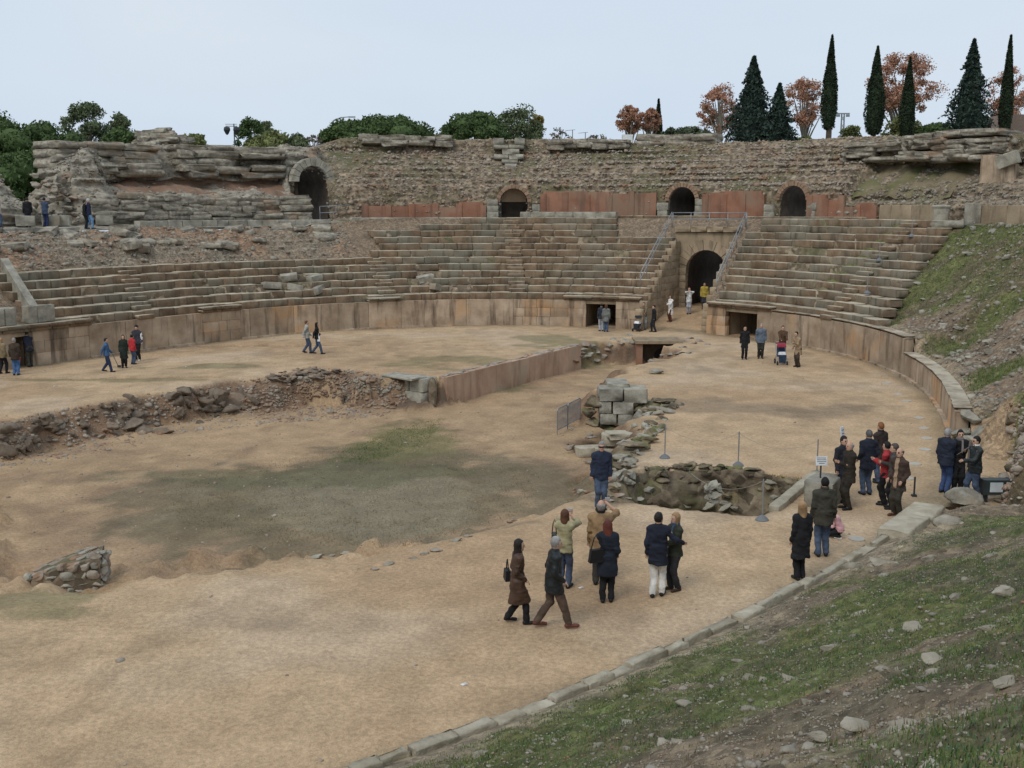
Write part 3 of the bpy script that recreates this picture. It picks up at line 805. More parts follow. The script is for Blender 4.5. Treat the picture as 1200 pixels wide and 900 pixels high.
# coping of big grey slabs and layered concrete on the wall tops
def slab_row(root, pxa, pxb, py, d0, d1, z0, z1, meshes, nlay=1, ln=(1.2, 2.6), name='coping_slab', jz=.06):
    ta, tb = tp(pxa, py, d0), tp(pxb, py, d0)
    hz = (z1 - z0) / nlay
    for k in range(nlay):
        cu = arc_angles(min(ta, tb), max(ta, tb), d0, lambda: random.uniform(*ln))
        for a, b in zip(cu[:-1], cu[1:]):
            if random.random() < .06: continue
            dj = random.uniform(-.18, .18) + .12 * k
            c = Q((a + b) / 2, (d0 + d1) / 2 + dj); p, q = Q(a, d0), Q(b, d0)
            L = np.hypot(*(q - p)); ang = math.atan2(p[1] - q[1], p[0] - q[0])
            o = add(name, random.choice(meshes), None, (c[0], c[1], z0 + hz * (k + .5) + random.uniform(-jz, jz)), (random.uniform(-.06, .06), random.uniform(-.05, .05), ang + random.choice((0, math.pi)) + random.uniform(-.05, .05)),
                    (L * 1.05, (d1 - d0) * random.uniform(.9, 1.15), hz * random.uniform(1.0, 1.35)))
            child_world(o, root)
slab_row(cw, 425, 530, 170, 16.7, 18.6, 12.7, 13.5, BL_LAY, 2, (1.0, 2.2))
slab_row(cw, 640, 735, 172, 16.6, 18.4, 12.5, 13.2, BL_LAY, 2, (1.0, 2.4))
slab_row(cw, 745, 838, 168, 17.6, 19.6, 12.6, 13.5, BL_LAY, 2, (1.4, 2.6))
slab_row(rw, 985, 1050, 175, 14.2, 16.6, 10.8, 12.2, BL_LAY, 4, (1.2, 2.6), jz=.1)
slab_row(rw, 1052, 1160, 172, 13.6, 16.6, 10.7, 12.5, BL_LAY, 5, (1.4, 3.0), jz=.1)
slab_row(lw, 72, 192, 200, 13.7, 16.6, 9.9, 12.0, BL_LAY, 5, (1.8, 3.6), jz=.1)
slab_row(lw, 214, 335, 200, 13.7, 16.6, 9.9, 12.2, BL_LAY, 5, (1.8, 3.6), jz=.1)
slab_row(lw, 110, 366, 240, 10.75, 12.2, 6.9, 8.6, BL_LAY, 5, (.9, 2.4), jz=.1)
# mound of masonry on the skyline
mc = at_depth(190, 170, 86)
for k in range(55):
    a = random.uniform(0, 6.28); r = random.random() ** .5
    hgt = 1.9 * (1 - r ** 1.6)
    o = add('mound_stone', random.choice(BL_LAY), None, (mc[0] + 2.1 * r * math.cos(a), mc[1] + 1.6 * r * math.sin(a), 12.0 + hgt * random.uniform(.35, 1.0)), (random.uniform(-.2, .2), random.uniform(-.2, .2), random.uniform(-.4, .4)),
            (random.uniform(1.0, 1.9), random.uniform(.8, 1.4), random.uniform(.35, .55)))
    child_world(o, lw)
# standing broken masonry at the left end of the ruin
for k in range(42):
    px = random.uniform(58, 104); py = random.uniform(200, 262)
    t, z = S(px, py, 11.2)
    q = Q(t, 11.3 + random.uniform(-.1, .25) + (z - 6.8) * .45)
    o = add('masonry_stone', random.choice(ROCK_CHIP + ROCK_STRATA), None, (q[0], q[1], z), (random.uniform(-.15, .15), random.uniform(-.15, .15), random.uniform(-.5, .5)),
            (random.uniform(.6, 1.1), random.uniform(.6, .9), random.uniform(.5, .9)))
    child_world(o, lw)
# red earth recess under the left layers
def ring_strip(name, parent, m, t0, t1, prof, n=60, noise=.08, seed=0):
    td = np.linspace(t0, t1, n); V = []
    ds = []
    for (a, b), (c, e) in zip(prof[:-1], prof[1:]):
        k = max(2, int(math.hypot(c - a, e - b) / .18))
        ds += [(a + (c - a) * j / k, b + (e - b) * j / k) for j in range(k)]
    ds.append(prof[-1]); ds = np.array(ds)
    T = np.repeat(td[:, None], len(ds), 1); D = np.repeat(ds[None, :, 0], n, 0); Z = np.repeat(ds[None, :, 1], n, 0)
    q = Q(T, D)
    D = D - noise * fbm(q[..., 0] * .8, q[..., 1] * .8, Z * .8, 90 + seed, 4)
    Z = Z + noise * fbm(q[..., 0] * .8, q[..., 1] * .8, Z * .8, 95 + seed, 4)
    q = Q(T, D)
    o = add(name, mesh_np(name, np.stack([q[..., 0], q[..., 1], Z], -1).reshape(-1, 3), grid_faces(n, len(ds)), m, smooth=True))
    child_world(o, parent); return o
ring_strip('earth_ledge', lw, EARTHR, tp(340, 222, 13), tp(98, 222, 13), [(11.8, 8.2), (12.1, 8.8), (14.2, 9.3), (14.9, 9.6), (15.2, 10.2)], 110, .26)
EARTHG = mat('grassy_earth', (0.15, 0.12, 0.07), (0.24, 0.19, 0.12), 0.7, c3=(.12, .125, .05), scale3=.5, thr3=(.45, .65), bump=.6, bscale=8)
ring_strip('earth_ledge', rw, EARTHG, tp(1140, 205, 14), tp(975, 205, 14), [(12.2, 8.4), (12.8, 9.15), (15.4, 10.5), (15.6, 11.0)], 110, .28, 2)
# beige wall stub with its fallen slab at the right end
for px, w_, h0, h1 in ((1158, .8, 8.9, 10.9), (1170, .85, 8.7, 10.8), (1183, .8, 8.6, 10.3)):
    t = tp(px, 205, 13.4); q = Q(t, 13.4)
    o = add('wall_panel', random.choice(BL_POD), None, (q[0], q[1], (h0 + h1) / 2), (0, 0, math.radians(t) - math.pi / 2), (w_, .6, h1 - h0)); child_world(o, rw)
q = Q(tp(1181, 190, 13.0), 13.0)
o = add('fallen_slab', BL_GREY[2], None, (q[0], q[1], 10.55), (.12, -.3, R(-50)), (1.25, .5, .75)); child_world(o, rw)

# rows of edge stones along the worn courses of the upper wall
ep = []; es = []
for lev in range(7):
    z = 9.45 + lev * .46
    for t in np.arange(T0c + .2, TL(430), .11):
        if t > TL(700) and random.random() < .6: continue
        d = np.interp(z, [9.45, 10.95, 12.4], [12.1, 14.5, 17.2]) + random.uniform(-.1, .1); q = Q(t, d - .12)
        if random.random() < .75: ep.append((q[0], q[1], z + random.uniform(-.05, .05))); es.append(random.uniform(.16, .42))
o = scatter('course_stones', np.array(ep), np.array(es), CHIPS, None, CHIP_GEO, .8); child_world(o, cw)
DARKV = mat('dark_vault', (0.05, 0.038, 0.028), (0.10, 0.075, 0.055), 1.4, bump=.8, bscale=5)  # vault stone with its shade put into the colour; also dark mortar
# ------------------------------------------------------------------ podium wall round the arena
def pieces(root, t0, t1, vs, name, d0, d1, z0, z1, ln, gap=.018, skip=0.0):
    for a, b in zip(*(lambda c: (c[:-1], c[1:]))(arc_angles(t0, t1, d0, lambda: random.uniform(*ln)))):
        if random.random() < skip: continue
        ring_block(name, root, vs, a, b, d0 + random.uniform(-.012, .012), d1, z0, z1, gap)
def podium(label, t0, t1, style, top=POD, cat='wall'):
    root = empty('podium_wall', label, cat, (*Q((t0 + t1) / 2, .2), 0), group='podium wall round the arena')
    td = np.linspace(t0, t1, max(6, int(abs(t1 - t0) * 2)))
    # mortar core just behind the faces
    ds = [(.035, -.6), (.035, top - .03), (.5, top - .03), (.5, -.3)]
    V = np.array([[[*Q(t, d), z] for d, z in ds] for t in td])
    o = add('mortar_core', mesh_np('mortar_core', V.reshape(-1, 3), grid_faces(len(td), 4), DARKV)); child_world(o, root)
    lo = min(t0, t1); hi = max(t0, t1)
    if style == 'slab':
        pieces(root, lo, hi, BL_POD, 'wall_slab', 0, .45, -.35, top, (1.9, 3.4))
        pieces(root, lo, hi, BL_POD, 'footing_stone', -.16, .3, -.45, .10, (1.2, 2.4), skip=.12)
    elif style == 'ashlar':
        hs = [0, .62, 1.2, top]
        for z0, z1 in zip(hs[:-1], hs[1:]):
            pieces(root, lo, hi, BL_POD, 'wall_block', 0, .45, z0 - (.35 if z0 == 0 else 0), z1 - .01, (.7, 1.5))
    return root
tA = tp(62, 425, 0); tB = tp(106, 420, 0); t240, t285 = tp(238, 403, 0), tp(283, 398, 0)
t432, t472 = tp(432, 384, 0), tp(470, 383, 0); t690, t722 = tp(686, 384, 0), tp(721, 385, 0)
podium('plain slab stretch of podium wall running left from the pink stained pier', tB, t240, 'slab')
podium('pale stained podium pier under the left cornice block', t240, t285, 'ashlar')
podium('long slab stretch of podium wall below the left seats', t285, t432, 'slab')
podium('orange stained podium pier with two pale panels', t432, t472, 'slab')
podium('slab stretch of podium wall below the central stair', t472, tp(602, 383, 0), 'slab')
podium('ashlar stretch of podium wall left of the square doorway', tp(602, 383, 0), t690, 'ashlar')
podium('ashlar pier between the square doorway and the main gate', t722, T_GATE0, 'ashlar')
t850, t886 = tp(849, 391, 0), tp(886, 394, 0)
podium('ashlar pier between the main gate and the right doorway', T_GATE1, t850, 'ashlar')
podium('curved mossy podium wall below the right seats', t886, T_LOW, 'slab')
podium('low curved podium wall below the grassy slope', T_LOW - .05, -16.5, 'slab', 1.02)
podium('ashlar podium with cornice at the left side gate', tp(36, 428, 0), tB, 'ashlar')
podium('ashlar podium beyond the dark left doorway', tp(17, 428, 0), 165, 'ashlar')

# cornice stones that still stand on the podium
def cornice(label, t0, t1, z=POD, h=.24, ln=(.9, 1.6), d0=-.22, d1=.55):
    root = empty('cornice', label, 'cornice', (*Q((t0 + t1) / 2, .2), z), group='podium cornice stones')
    for (a, b, hh, zz) in ((d0 + .12, d1, h * .45, z), (d0, d1, h * .55, z + h * .45)):
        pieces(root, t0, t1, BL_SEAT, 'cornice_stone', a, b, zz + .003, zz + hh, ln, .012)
cornice('moulded cornice over the left side gate doorway', tp(107, 395, 0), tp(-40, 395, 0), POD - .02, .36)
cornice('moulded cornice block on the left podium pier', t285, t240, POD, .34, (1.1, 1.4))
cornice('weathered cornice over the orange stained pier', t472, t432, POD, .26)
cornice('long cornice over the square doorway left of the main gate', T_GATE0 + .2, tp(660, 352, 0), POD, .3, (1.4, 2.4), -.18)
cornice('worn cornice over the right doorway beside the main gate', tp(905, 365, 0), T_GATE1 - .2, POD, .3, (1.2, 2.2), -.22)
cornice('thin coping stones along the right podium wall', T_LOW + .3, tp(905, 375, 0), POD, .13, (1.2, 2.2), -.05)
cornice('pale coping along the low podium wall below the grassy slope', -16, T_LOW - .3, 1.02, .12, (1.0, 2.0), -.04)

# dark square doorways in the podium: side walls, lintel, back chamber
def doorway(label, t0, t1, ztop, depth=5.0, back=RUBBLE):
    root = empty('doorway', label, 'doorway', (*Q((t0 + t1) / 2, .2), 0))
    for tt_ in (t0, t1):
        s = 1 if tt_ == max(t0, t1) else -1
        a, b = Q(tt_, .5), Q(tt_, depth); w = .3
        mb = MB(); c = (a + b) / 2; n = nrm((t0 + t1) / 2); ang = math.atan2(n[1], n[0])
        tang = Q(tt_ + s * .3, 0) - Q(tt_, 0); tang /= np.hypot(*tang)
        mb.box((c[0] + tang[0] * .16, c[1] + tang[1] * .16, ztop / 2 - .1), (depth - .5, .3, ztop + .3), ang)
        child_world(mb.build('side_wall', GATE), root)
    c = Q((t0 + t1) / 2, depth); wd = np.hypot(*(Q(t0, depth) - Q(t1, depth))) + .8
    n = nrm((t0 + t1) / 2); ang = math.atan2(n[1], n[0])
    child_world(MB().box((c[0], c[1], ztop / 2), (.3, wd, ztop + .5), ang).build('back_wall', back), root)
    c = Q((t0 + t1) / 2, depth / 2 + .3)
    child_world(MB().box((c[0], c[1], ztop + .12), (depth - .3, wd, .2), ang).build('ceiling', back), root)
    c = Q((t0 + t1) / 2, .26); wd = np.hypot(*(Q(t0, 0) - Q(t1, 0))) + .7
    o = add('lintel', BL_GATE[1], None, (c[0], c[1], (ztop + POD) / 2), (0, 0, ang), (.46, wd, POD - ztop - .02)); child_world(o, root)
    return root
doorway('dark square doorway in the podium left of the main gate', t690, t722, 1.5)
doorway('dark square doorway in the podium right of the main gate', t850, t886, 1.5)
doorway('dark doorway under the left side gate where visitors look in', tp(36, 428, 0), tp(17, 428, 0), 1.5)

# ------------------------------------------------------------------ seats
def bank_root(label):
    return empty('seating_bank', label, 'seating', (0, 50, 0), group='stone seating banks')
MISSING = []
def tier(root, k, t0, t1, ln=(.75, 1.25), holes=(), skip=0.0, vs=None, ragged=0):
    d0 = row_front(k); z1 = row_top(k); z0 = row_top(k - 1)
    td = np.linspace(t0, t1, max(4, int(abs(t1 - t0) * 3)))
    ds = [(d0 + .05, z0 - .25), (d0 + .05, z1 - .05), (d0 + RUN + .2, z1 - .05)]
    V = np.array([[[*Q(t, d), z] for d, z in ds] for t in td])
    o = add('tier', mesh_np('tier', V.reshape(-1, 3), grid_faces(len(td), 3)[:, ::-1] if t1 > t0 else grid_faces(len(td), 3), RUBBLE)); child_world(o, root)
    lo, hi = min(t0, t1), max(t0, t1)
    cu = arc_angles(lo, hi, d0, lambda: random.uniform(*ln))
    for a, b in zip(cu[:-1], cu[1:]):
        m = (a + b) / 2
        if any(h0 <= m <= h1 for h0, h1 in holes) or random.random() < max(skip, .012): continue
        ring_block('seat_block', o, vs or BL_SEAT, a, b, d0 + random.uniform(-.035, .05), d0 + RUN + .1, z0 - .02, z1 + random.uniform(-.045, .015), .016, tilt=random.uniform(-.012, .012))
    return o
left_b = bank_root('six long tiers of brown stone seats below the red earth bank')
cen_b = bank_root('tall central bank of stone seats beside the central stair up to the first doorway')
right_b = bank_root('mossy bank of stone seats right of the main gate')
AIS = [445, 605]                                # aisle columns
LSTART = {1: 62, 2: 44, 3: 26, 4: 13, 5: 3, 6: -8}
for k in range(1, 7):
    py = 370 - 11 * k; d = row_front(k)
    t_ail = tp(452 - 2.5 * k, 350 - 8 * k, d)
    holes = []
    if k in (3, 4): holes = [(tp(362, 320, d), tp(318 - 12 * (k == 3), 320, d))]
    tier(left_b, k, t_ail, tp(LSTART[k], py, d), holes=holes)
    hs = [(tp(612, 330, d), tp(597, 330, d))] if k > 1 else []
    if k == 2: hs.append((tp(558, 340, d), tp(516, 340, d)))
    if k in (3, 4): hs.append((tp(515 - (k == 4) * 6, 325, d), tp(488, 325, d)))
    rt = {1: 758, 2: 762, 3: 765, 4: 768, 5: 772, 6: 776}[k]
    tier(cen_b, k, tp(rt, 345 - 8 * k, d), t_ail, holes=[], ln=(.9, 1.7)) if k < 2 else tier(cen_b, k, tp(rt, 345 - 8 * k, d), t_ail, holes=hs[1:], ln=(.9, 1.7))
CL = {7: 436, 8: 446, 9: 440, 10: 434, 11: 492, 12: 540}
CR = {7: 780, 8: 784, 9: 787, 10: 722, 11: 722, 12: 722}
for k in range(7, 13):
    d = row_front(k); py = 345 - 8 * k
    holes = []
    if k == 9: holes = [(tp(662, 280, d), tp(655, 280, d)), (tp(690, 280, d), tp(682, 280, d))]
    tier(cen_b, k, tp(CR[k], py, d), tp(CL[k], py, d), holes=holes, ln=(.9, 1.8), skip=.03 if k > 10 else 0)
RE = {1: 1028, 2: 1034, 3: 1042, 4: 1049, 5: 1056, 6: 1064, 7: 1072, 8: 1080, 9: 1090, 10: 1097, 11: 1102, 12: 1092}
RL = {1: 838, 2: 841, 3: 845, 4: 849, 5: 853, 6: 857, 7: 861, 8: 864, 9: 868, 10: 872, 11: 890, 12: 892}
for k in range(1, 13):
    d = row_front(k); py = 372 - 8.6 * k
    holes = []
    if k == 8: holes = [(tp(965, 305, d), tp(926, 305, d))]
    if k == 6: holes = [(tp(985, 322, d), tp(960, 322, d))]
    tier(right_b, k, tp(RE[k], py + 4, d), tp(RL[k], py, d), holes=holes, ln=(.9, 1.9))
# displaced seat stones in the gaps
for fi, (px, py, d, ang) in enumerate(((318, 330, 1.8, .5), (368, 322, 2.3, .9), (345, 334, 1.5, .3), (372, 333, 1.2, 1.2), (338, 322, 2.5, .2), (498, 322, 2.0, .4), (512, 334, 1.1, 1.0))):
    t, z = S(px, py, d); q = Q(t, d)
    o = add('fallen_seat_block', random.choice(BL_GREY), None, (q[0], q[1], env(d) + .25), (random.uniform(-.3, .3), random.uniform(-.25, .25), ang), (random.uniform(.9, 1.3), .55, .42),
            label=['toppled seat stone at the aisle side of the left gap', 'toppled seat stone highest in the left gap', 'toppled seat stone in the middle of the left gap', 'toppled seat stone turned endwise low in the left gap', 'toppled flat seat stone at the back of the left gap',
                   'toppled seat stone at the back of the gap beside the central seats', 'toppled seat stone at the front of the gap beside the central seats'][fi], cat='stone block', group='fallen seat stones')

# half-step stones that make the aisle stairs
def aisle(label, pts, width, ks):
    root = empty('aisle_stair', label, 'stairs', (*Q(pts[0][0], 1), POD), group='aisle stairs in the seats')
    for k, (t, _) in zip(ks, pts):
        d = row_front(k); w = width / 2 / np.hypot(*(Q(t + .5, d) - Q(t - .5, d)))
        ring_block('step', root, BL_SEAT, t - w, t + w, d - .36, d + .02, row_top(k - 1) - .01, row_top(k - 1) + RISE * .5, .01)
aisle('stair of small stone steps through the left seats', [(tp(170 - 4 * k, 362 - 9 * k, row_front(k)), 0) for k in range(1, 7)], 1.1, range(1, 7))
aisle('stair of small stone steps between the left and central seats', [(tp(458 - 3 * k, 345 - 8 * k, row_front(k)), 0) for k in range(1, 7)], 1.2, range(1, 7))
aisle('central stone stair climbing to the first doorway', [(tp(607 - .7 * k, 345 - 8 * k, row_front(k)), 0) for k in range(2, 13)], 1.15, range(2, 13))
aisle('stone stair climbing through the mossy right seats', [(tp(966 + 8.4 * k, 365 - 8.2 * k, row_front(k)), 0) for k in range(1, 13)], 1.1, range(1, 13))

# walkway paving edge stones and loose masonry along the upper walk
def edge_row(label, pxa, pxb, py, d0, d1, z0, z1, ln, vs=BL_GREY, name='walkway_kerb', piece='kerb_stone', skip=0.05):
    ta, tb = tp(pxa, py, d0), tp(pxb, py, d0)
    root = empty(name, label, 'kerb', (*Q((ta + tb) / 2, d0), z0), group='walkway kerbs above the seats')
    pieces(root, min(ta, tb), max(ta, tb), vs, piece, d0, d1, z0, z1, ln, .02, skip)
edge_row('row of grey kerb blocks under the left ruined wall', 148, 388, 258, 9.3, 10.0, 6.35, 6.95, (.8, 1.6))
edge_row('grey kerb edge where visitors walk on the left terrace', -40, 94, 262, 9.0, 9.9, 6.1, 6.62, (1.2, 2.2))
edge_row('grey stone edge of the upper walk left of the first doorway', 412, 585, 252, 8.9, 9.6, WALK - .4, WALK + .02, (.9, 2.0))
edge_row('raised course of grey stones beside the first doorway', 609, 722, 247, 9.0, 9.7, WALK - .05, WALK + .42, (1.2, 2.4), skip=0)
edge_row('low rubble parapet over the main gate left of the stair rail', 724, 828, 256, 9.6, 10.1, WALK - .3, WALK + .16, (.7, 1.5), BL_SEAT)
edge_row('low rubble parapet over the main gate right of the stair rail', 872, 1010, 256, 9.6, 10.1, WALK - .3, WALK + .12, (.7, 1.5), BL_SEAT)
edge_row('mossy base course of the ruined wall at the grassy end', 1142, 1200, 262, 11.0, 11.6, 6.8, 7.9, (1.3, 2.2), BL_GATE, skip=0)
edge_row('standing wall stones behind the truncated column', 1030, 1100, 250, 11.2, 11.7, 6.85, 7.95, (1.4, 2.4), BL_GATE, skip=0)
# drum of a column and a block on the right end of the walk
for px, py, lab in ((1102, 262, 'short worn column stump at the right end of the walk'),):
    t = tp(px, py, 9.6); q = Q(t, 9.6)
    MB().lathe([(.44, 0), (.43, .5), (.46, .8), (.55, .95), (.5, 1.02), (.2, 1.06)], (0, 0, 0), 14).build('column_stump', GREY, loc=(q[0], q[1], 6.9), label=lab, cat='column')
o = add('stone_pedestal', BL_GREY[0], None, (*Q(tp(1139, 257, 10.6), 10.6), 7.45), (0, 0, .4), (.7, .6, 1.15), label='upright grey stone block standing at the ruined wall foot', cat='stone block')
o = add('stone_slab', BL_GREY[3], None, (*Q(tp(1115, 272, 8.7), 8.7), 6.85), (0, 0, -.9), (2.0, 1.2, .4), label='flat grey slab under the worn column stump', cat='stone block')
for k, (px, py) in enumerate(((122, 258), (60, 258), (30, 262), (72, 262))):
    q = Q(tp(px, py, 10.6), 10.6)
    add('stone_block', random.choice(BL_GREY), None, (q[0], q[1], 7.0), (0, 0, random.uniform(0, 1)), (random.uniform(.8, 1.2), .6, .6),
        label=['squared grey block at the foot of the layered ruin beside the terrace walkers',
               'squared grey block between the broken masonry and the visitor in blue',
               'squared grey block behind the visitor in black on the left terrace',
               'squared grey block by the terrace kerb end'][k], cat='stone block', group='blocks on the left terrace')

# ------------------------------------------------------------------ brick panels of the upper wall
def brick_run(pxa, pxb, z0, z1, pil, d=11.28, ragged=False):
    ta, tb = tp(pxb, 245, d), tp(pxa, 245, d)
    cu = np.linspace(ta, tb, pil + 1)
    for i, (a, b) in enumerate(zip(cu[:-1], cu[1:])):
        zt = z1 + (random.uniform(-.35, .1) if ragged else random.uniform(-.2, .06))
        ring_block('brick_panel', cw, BL_BRICK, a, b, d, d + .5, z0, zt, .01)
    for a in cu:
        w = .22 / np.hypot(*(Q(a + .5, d) - Q(a - .5, d)))
        ring_block('brick_pilaster', cw, BL_BRICK, a - w, a + w, d - .07, d + .3, z0, z1 + random.uniform(-.25, .05), .0)
brick_run(427, 566, WALK, 8.15, 5, ragged=True)
brick_run(636, 765, WALK, 9.0, 5)
brick_run(826, 892, WALK, 8.95, 3)
brick_run(948, 985, WALK, 8.6, 2, ragged=True)
brick_run(986, 1024, 6.9, 8.1, 2, ragged=True)
for px, w_, h_ in ((577, .9, 1.35), (628, .6, 1.0), (776, .9, 1.1), (819, .75, 1.35), (901, .95, .95), (951, .7, 1.05)):
    t = tp(px, 245, 11.3); n = 3 if h_ > 1.2 else 2
    for j in range(n):
        w2 = w_ * random.uniform(.8, 1) / 2 / np.hypot(*(Q(t + .5, 11.3) - Q(t - .5, 11.3)))
        ring_block('jamb_block', cw, BL_GREY, t - w2, t + w2, 11.22, 11.9, WALK + h_ * j / n, WALK + h_ * (j + 1) / n - .01, .0)
# grey stair blocks high on the wall (an upside-down pyramid of steps)
for px0, px1, y0, y1 in ((577, 590, 162, 170), (603, 615, 162, 170), (578, 614, 170, 175), (588, 609, 175, 181), (578, 614, 181, 187), (587, 607, 187, 192), (591, 605, 192, 197), (592, 604, 197, 201)):
    d = np.interp((y0 + y1) / 2, [165, 201], [17.2, 14.6])
    ta, z1 = S(px1, y0, d); tb, z0 = S(px0, y1, d)
    n = 2 if px1 - px0 > 25 else 1
    for j in range(n):
        ring_block('stair_stone', cw, BL_GREY, ta + (tb - ta) * j / n, ta + (tb - ta) * (j + 1) / n, d - .35, d + 1.1, z0, z1, .02)

# arches: a vaulted passage behind a ring of voussoirs
def vault(root, tc_, d0, w, zf, zs, length, ringm, nv=0, ring_w=.34, inner=RUBBLE, ring_d=.4, name='voussoir', vs=None, jambs=None, open_end=False, turn=0.0):
    c = Q(tc_, d0); n = nrm(tc_); ang = math.atan2(n[1], n[0]) + turn
    M = Matrix.Translation((c[0], c[1], 0)) @ Matrix.Rotation(ang - math.pi / 2, 4, 'Z')   # local x along wall, y outward
    r = w / 2
    prof = [(-r, zf)] + [(-r * math.cos(a), zs + r * math.sin(a)) for a in np.linspace(0, math.pi, 17)] + [(r, zf)]
    V = [(x, y, z) for y in np.linspace(-.05, length, 8) for x, z in prof]
    k = len(prof); me = mesh_np('vault', np.array(V), grid_faces(8, k), inner, smooth=False)
    o = add('vault', me); o.matrix_world = M; child_world(o, root)
    if not open_end:
        ob = MB().prism(prof, length - .1, length + .3).build('vault_end', inner); ob.matrix_world = M; child_world(ob, root)
    if nv:
        for i in range(nv):
            a0, a1 = math.pi * i / nv, math.pi * (i + 1) / nv; g = .012
            p = [(-(r + .005) * math.cos(a0 + g), zs + (r + .005) * math.sin(a0 + g)), (-(r + ring_w) * math.cos(a0 + g), zs + (r + ring_w) * math.sin(a0 + g)),
                 (-(r + ring_w) * math.cos(a1 - g), zs + (r + ring_w) * math.sin(a1 - g)), (-(r + .005) * math.cos(a1 - g), zs + (r + .005) * math.sin(a1 - g))]
            ob = MB().prism(p, -ring_d * random.uniform(.9, 1.05), .3).build(name, ringm); ob.matrix_world = M; child_world(ob, root)
    return M
ARCHB = mat('arch_brick', (0.24, 0.15, 0.10), (0.36, 0.25, 0.17), 2.0, bump=.6, bscale=10, rnd=.2)
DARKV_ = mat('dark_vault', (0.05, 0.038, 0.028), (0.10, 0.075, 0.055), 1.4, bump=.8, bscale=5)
LITV = mat('lit_tan_vault', (0.30, 0.20, 0.12), (0.40, 0.28, 0.18), 1.4, bump=.8, bscale=5)  # lit copy of the vault stone, the light put into its colour
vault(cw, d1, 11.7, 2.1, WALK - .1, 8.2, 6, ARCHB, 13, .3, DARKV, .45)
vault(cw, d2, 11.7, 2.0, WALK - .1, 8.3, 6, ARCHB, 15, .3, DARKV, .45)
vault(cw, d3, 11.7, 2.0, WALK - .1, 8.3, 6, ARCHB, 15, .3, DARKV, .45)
# tan infill wall, coloured like lit vault stone, across the first passage's upper half
c = Q(d1, 12.6); n_ = nrm(d1); ob = MB().prism([(-.95, 8.25), (-.93, 8.6), (-.6, 9.1), (0, 9.24), (.6, 9.1), (.93, 8.6), (.95, 8.25)], 0, .25).build('infill_wall', LITV)
ob.matrix_world = Matrix.Translation((c[0], c[1], 0)) @ Matrix.Rotation(math.atan2(n_[1], n_[0]) - math.pi / 2, 4, 'Z'); child_world(ob, cw)
vault(lw, dl, 13.6, 2.4, 6.8, 9.7, 6, GREY, 11, .55, DARKV, .35, vs=BL_GREY, turn=.18)

# ------------------------------------------------------------------ main gate: walled passage and great arch
gate = empty('main_gate', 'great stone arch at the end of a walled passage between the seats', 'gate', (*Q((T_GATE0 + T_GATE1) / 2, 0), 0))
ga = np.array([.43, .90]); gp = np.array([.90, -.43])              # along the passage / to its right
gc = (Q(T_GATE0, 0) + Q(T_GATE1, 0)) / 2
HWG = 1.85; GL = 7.2
def top_line(s): return POD + max(0, math.floor((s - D0) / RUN) + 1) * RISE
for side in (-1, 1):
    o0 = gc + gp * side * (HWG + .25)
    # start each wall at the podium line
    for ci in range(12):
        z0 = ci * .46; z1 = z0 + .45
        s0 = max(-.6 if side < 0 else -.1, ((z1 - POD) / RISE - .4) * RUN + D0 if z1 > POD else -9)
        if s0 > GL: break
        s = s0
        while s < GL - .05:
            L = min(random.uniform(.75, 1.35), GL - s)
            if GL - s - L < .3: L = GL - s
            c = o0 + ga * (s + L / 2)
            o = add('passage_block', random.choice(BL_GATE), None, (c[0], c[1], (z0 + z1) / 2), (0, 0, math.atan2(ga[1], ga[0])), (L - .015, .5 + random.uniform(-.02, .02), .455)); child_world(o, gate)
            s += L
# front of the arch: wall blocks round the opening
ac = gc + ga * GL
AM = Matrix.Translation((ac[0], ac[1], 0)) @ Matrix.Rotation(math.atan2(ga[1], ga[0]) - math.pi / 2, 4, 'Z')
RA, ZS, ZT = 1.42, 3.5, 6.45
def place(o): o.matrix_world = AM @ o.matrix_basis; child_world(o, gate); return o
for sd_ in (-1, 1):
    for j in range(8):
        z0 = j * .48 - .2
        w_ = HWG + .3 - RA
        place(add('jamb_block', random.choice(BL_GATE), None, (sd_ * (RA + w_ / 2), .35, z0 + .24), None, (w_ - .01, .72 + .02 * (j % 2), .47)))
NVG = 13
for i in range(NVG):
    a0, a1 = math.pi * i / NVG, math.pi * (i + 1) / NVG; g = .006
    r1 = 2.05 + random.uniform(-.06, .1)
    p = [(-RA * math.cos(a0 + g), ZS + RA * math.sin(a0 + g)), (-r1 * math.cos(a0 + g), ZS + r1 * math.sin(a0 + g)), (-r1 * math.cos(a1 - g), ZS + r1 * math.sin(a1 - g)), (-RA * math.cos(a1 - g), ZS + RA * math.sin(a1 - g))]
    place(MB().prism(p, -.05 * (i % 2), .7).build('voussoir', GATE))
sp_ = [(-2.25, ZS)] + [(-2.0 * math.cos(a), ZS + 2.0 * math.sin(a)) for a in np.linspace(0, math.pi, 25)] + [(2.25, ZS), (2.25, ZT - .35), (-2.25, ZT - .35)]
place(MB().prism(sp_, .12, .8).build('spandrel_wall', GATE))
for j, x in enumerate((-1.7, -.55, .6, 1.72)):
    place(add('parapet_stone', random.choice(BL_GATE), None, (x, .4, ZT - .13), None, (1.12, .95, .36)))
prof = [(-RA, -.05)] + [(-RA * math.cos(a), ZS + RA * math.sin(a)) for a in np.linspace(0, math.pi, 17)] + [(RA, -.05)]
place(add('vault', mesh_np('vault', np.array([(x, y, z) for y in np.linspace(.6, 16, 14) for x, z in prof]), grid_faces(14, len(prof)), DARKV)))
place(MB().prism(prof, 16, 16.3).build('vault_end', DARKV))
# earth deck over the vault behind the parapet
place(MB().box((0, 2.1, ZT - .42), (4.6, 3.4, .2)).build('deck', EARTHG))

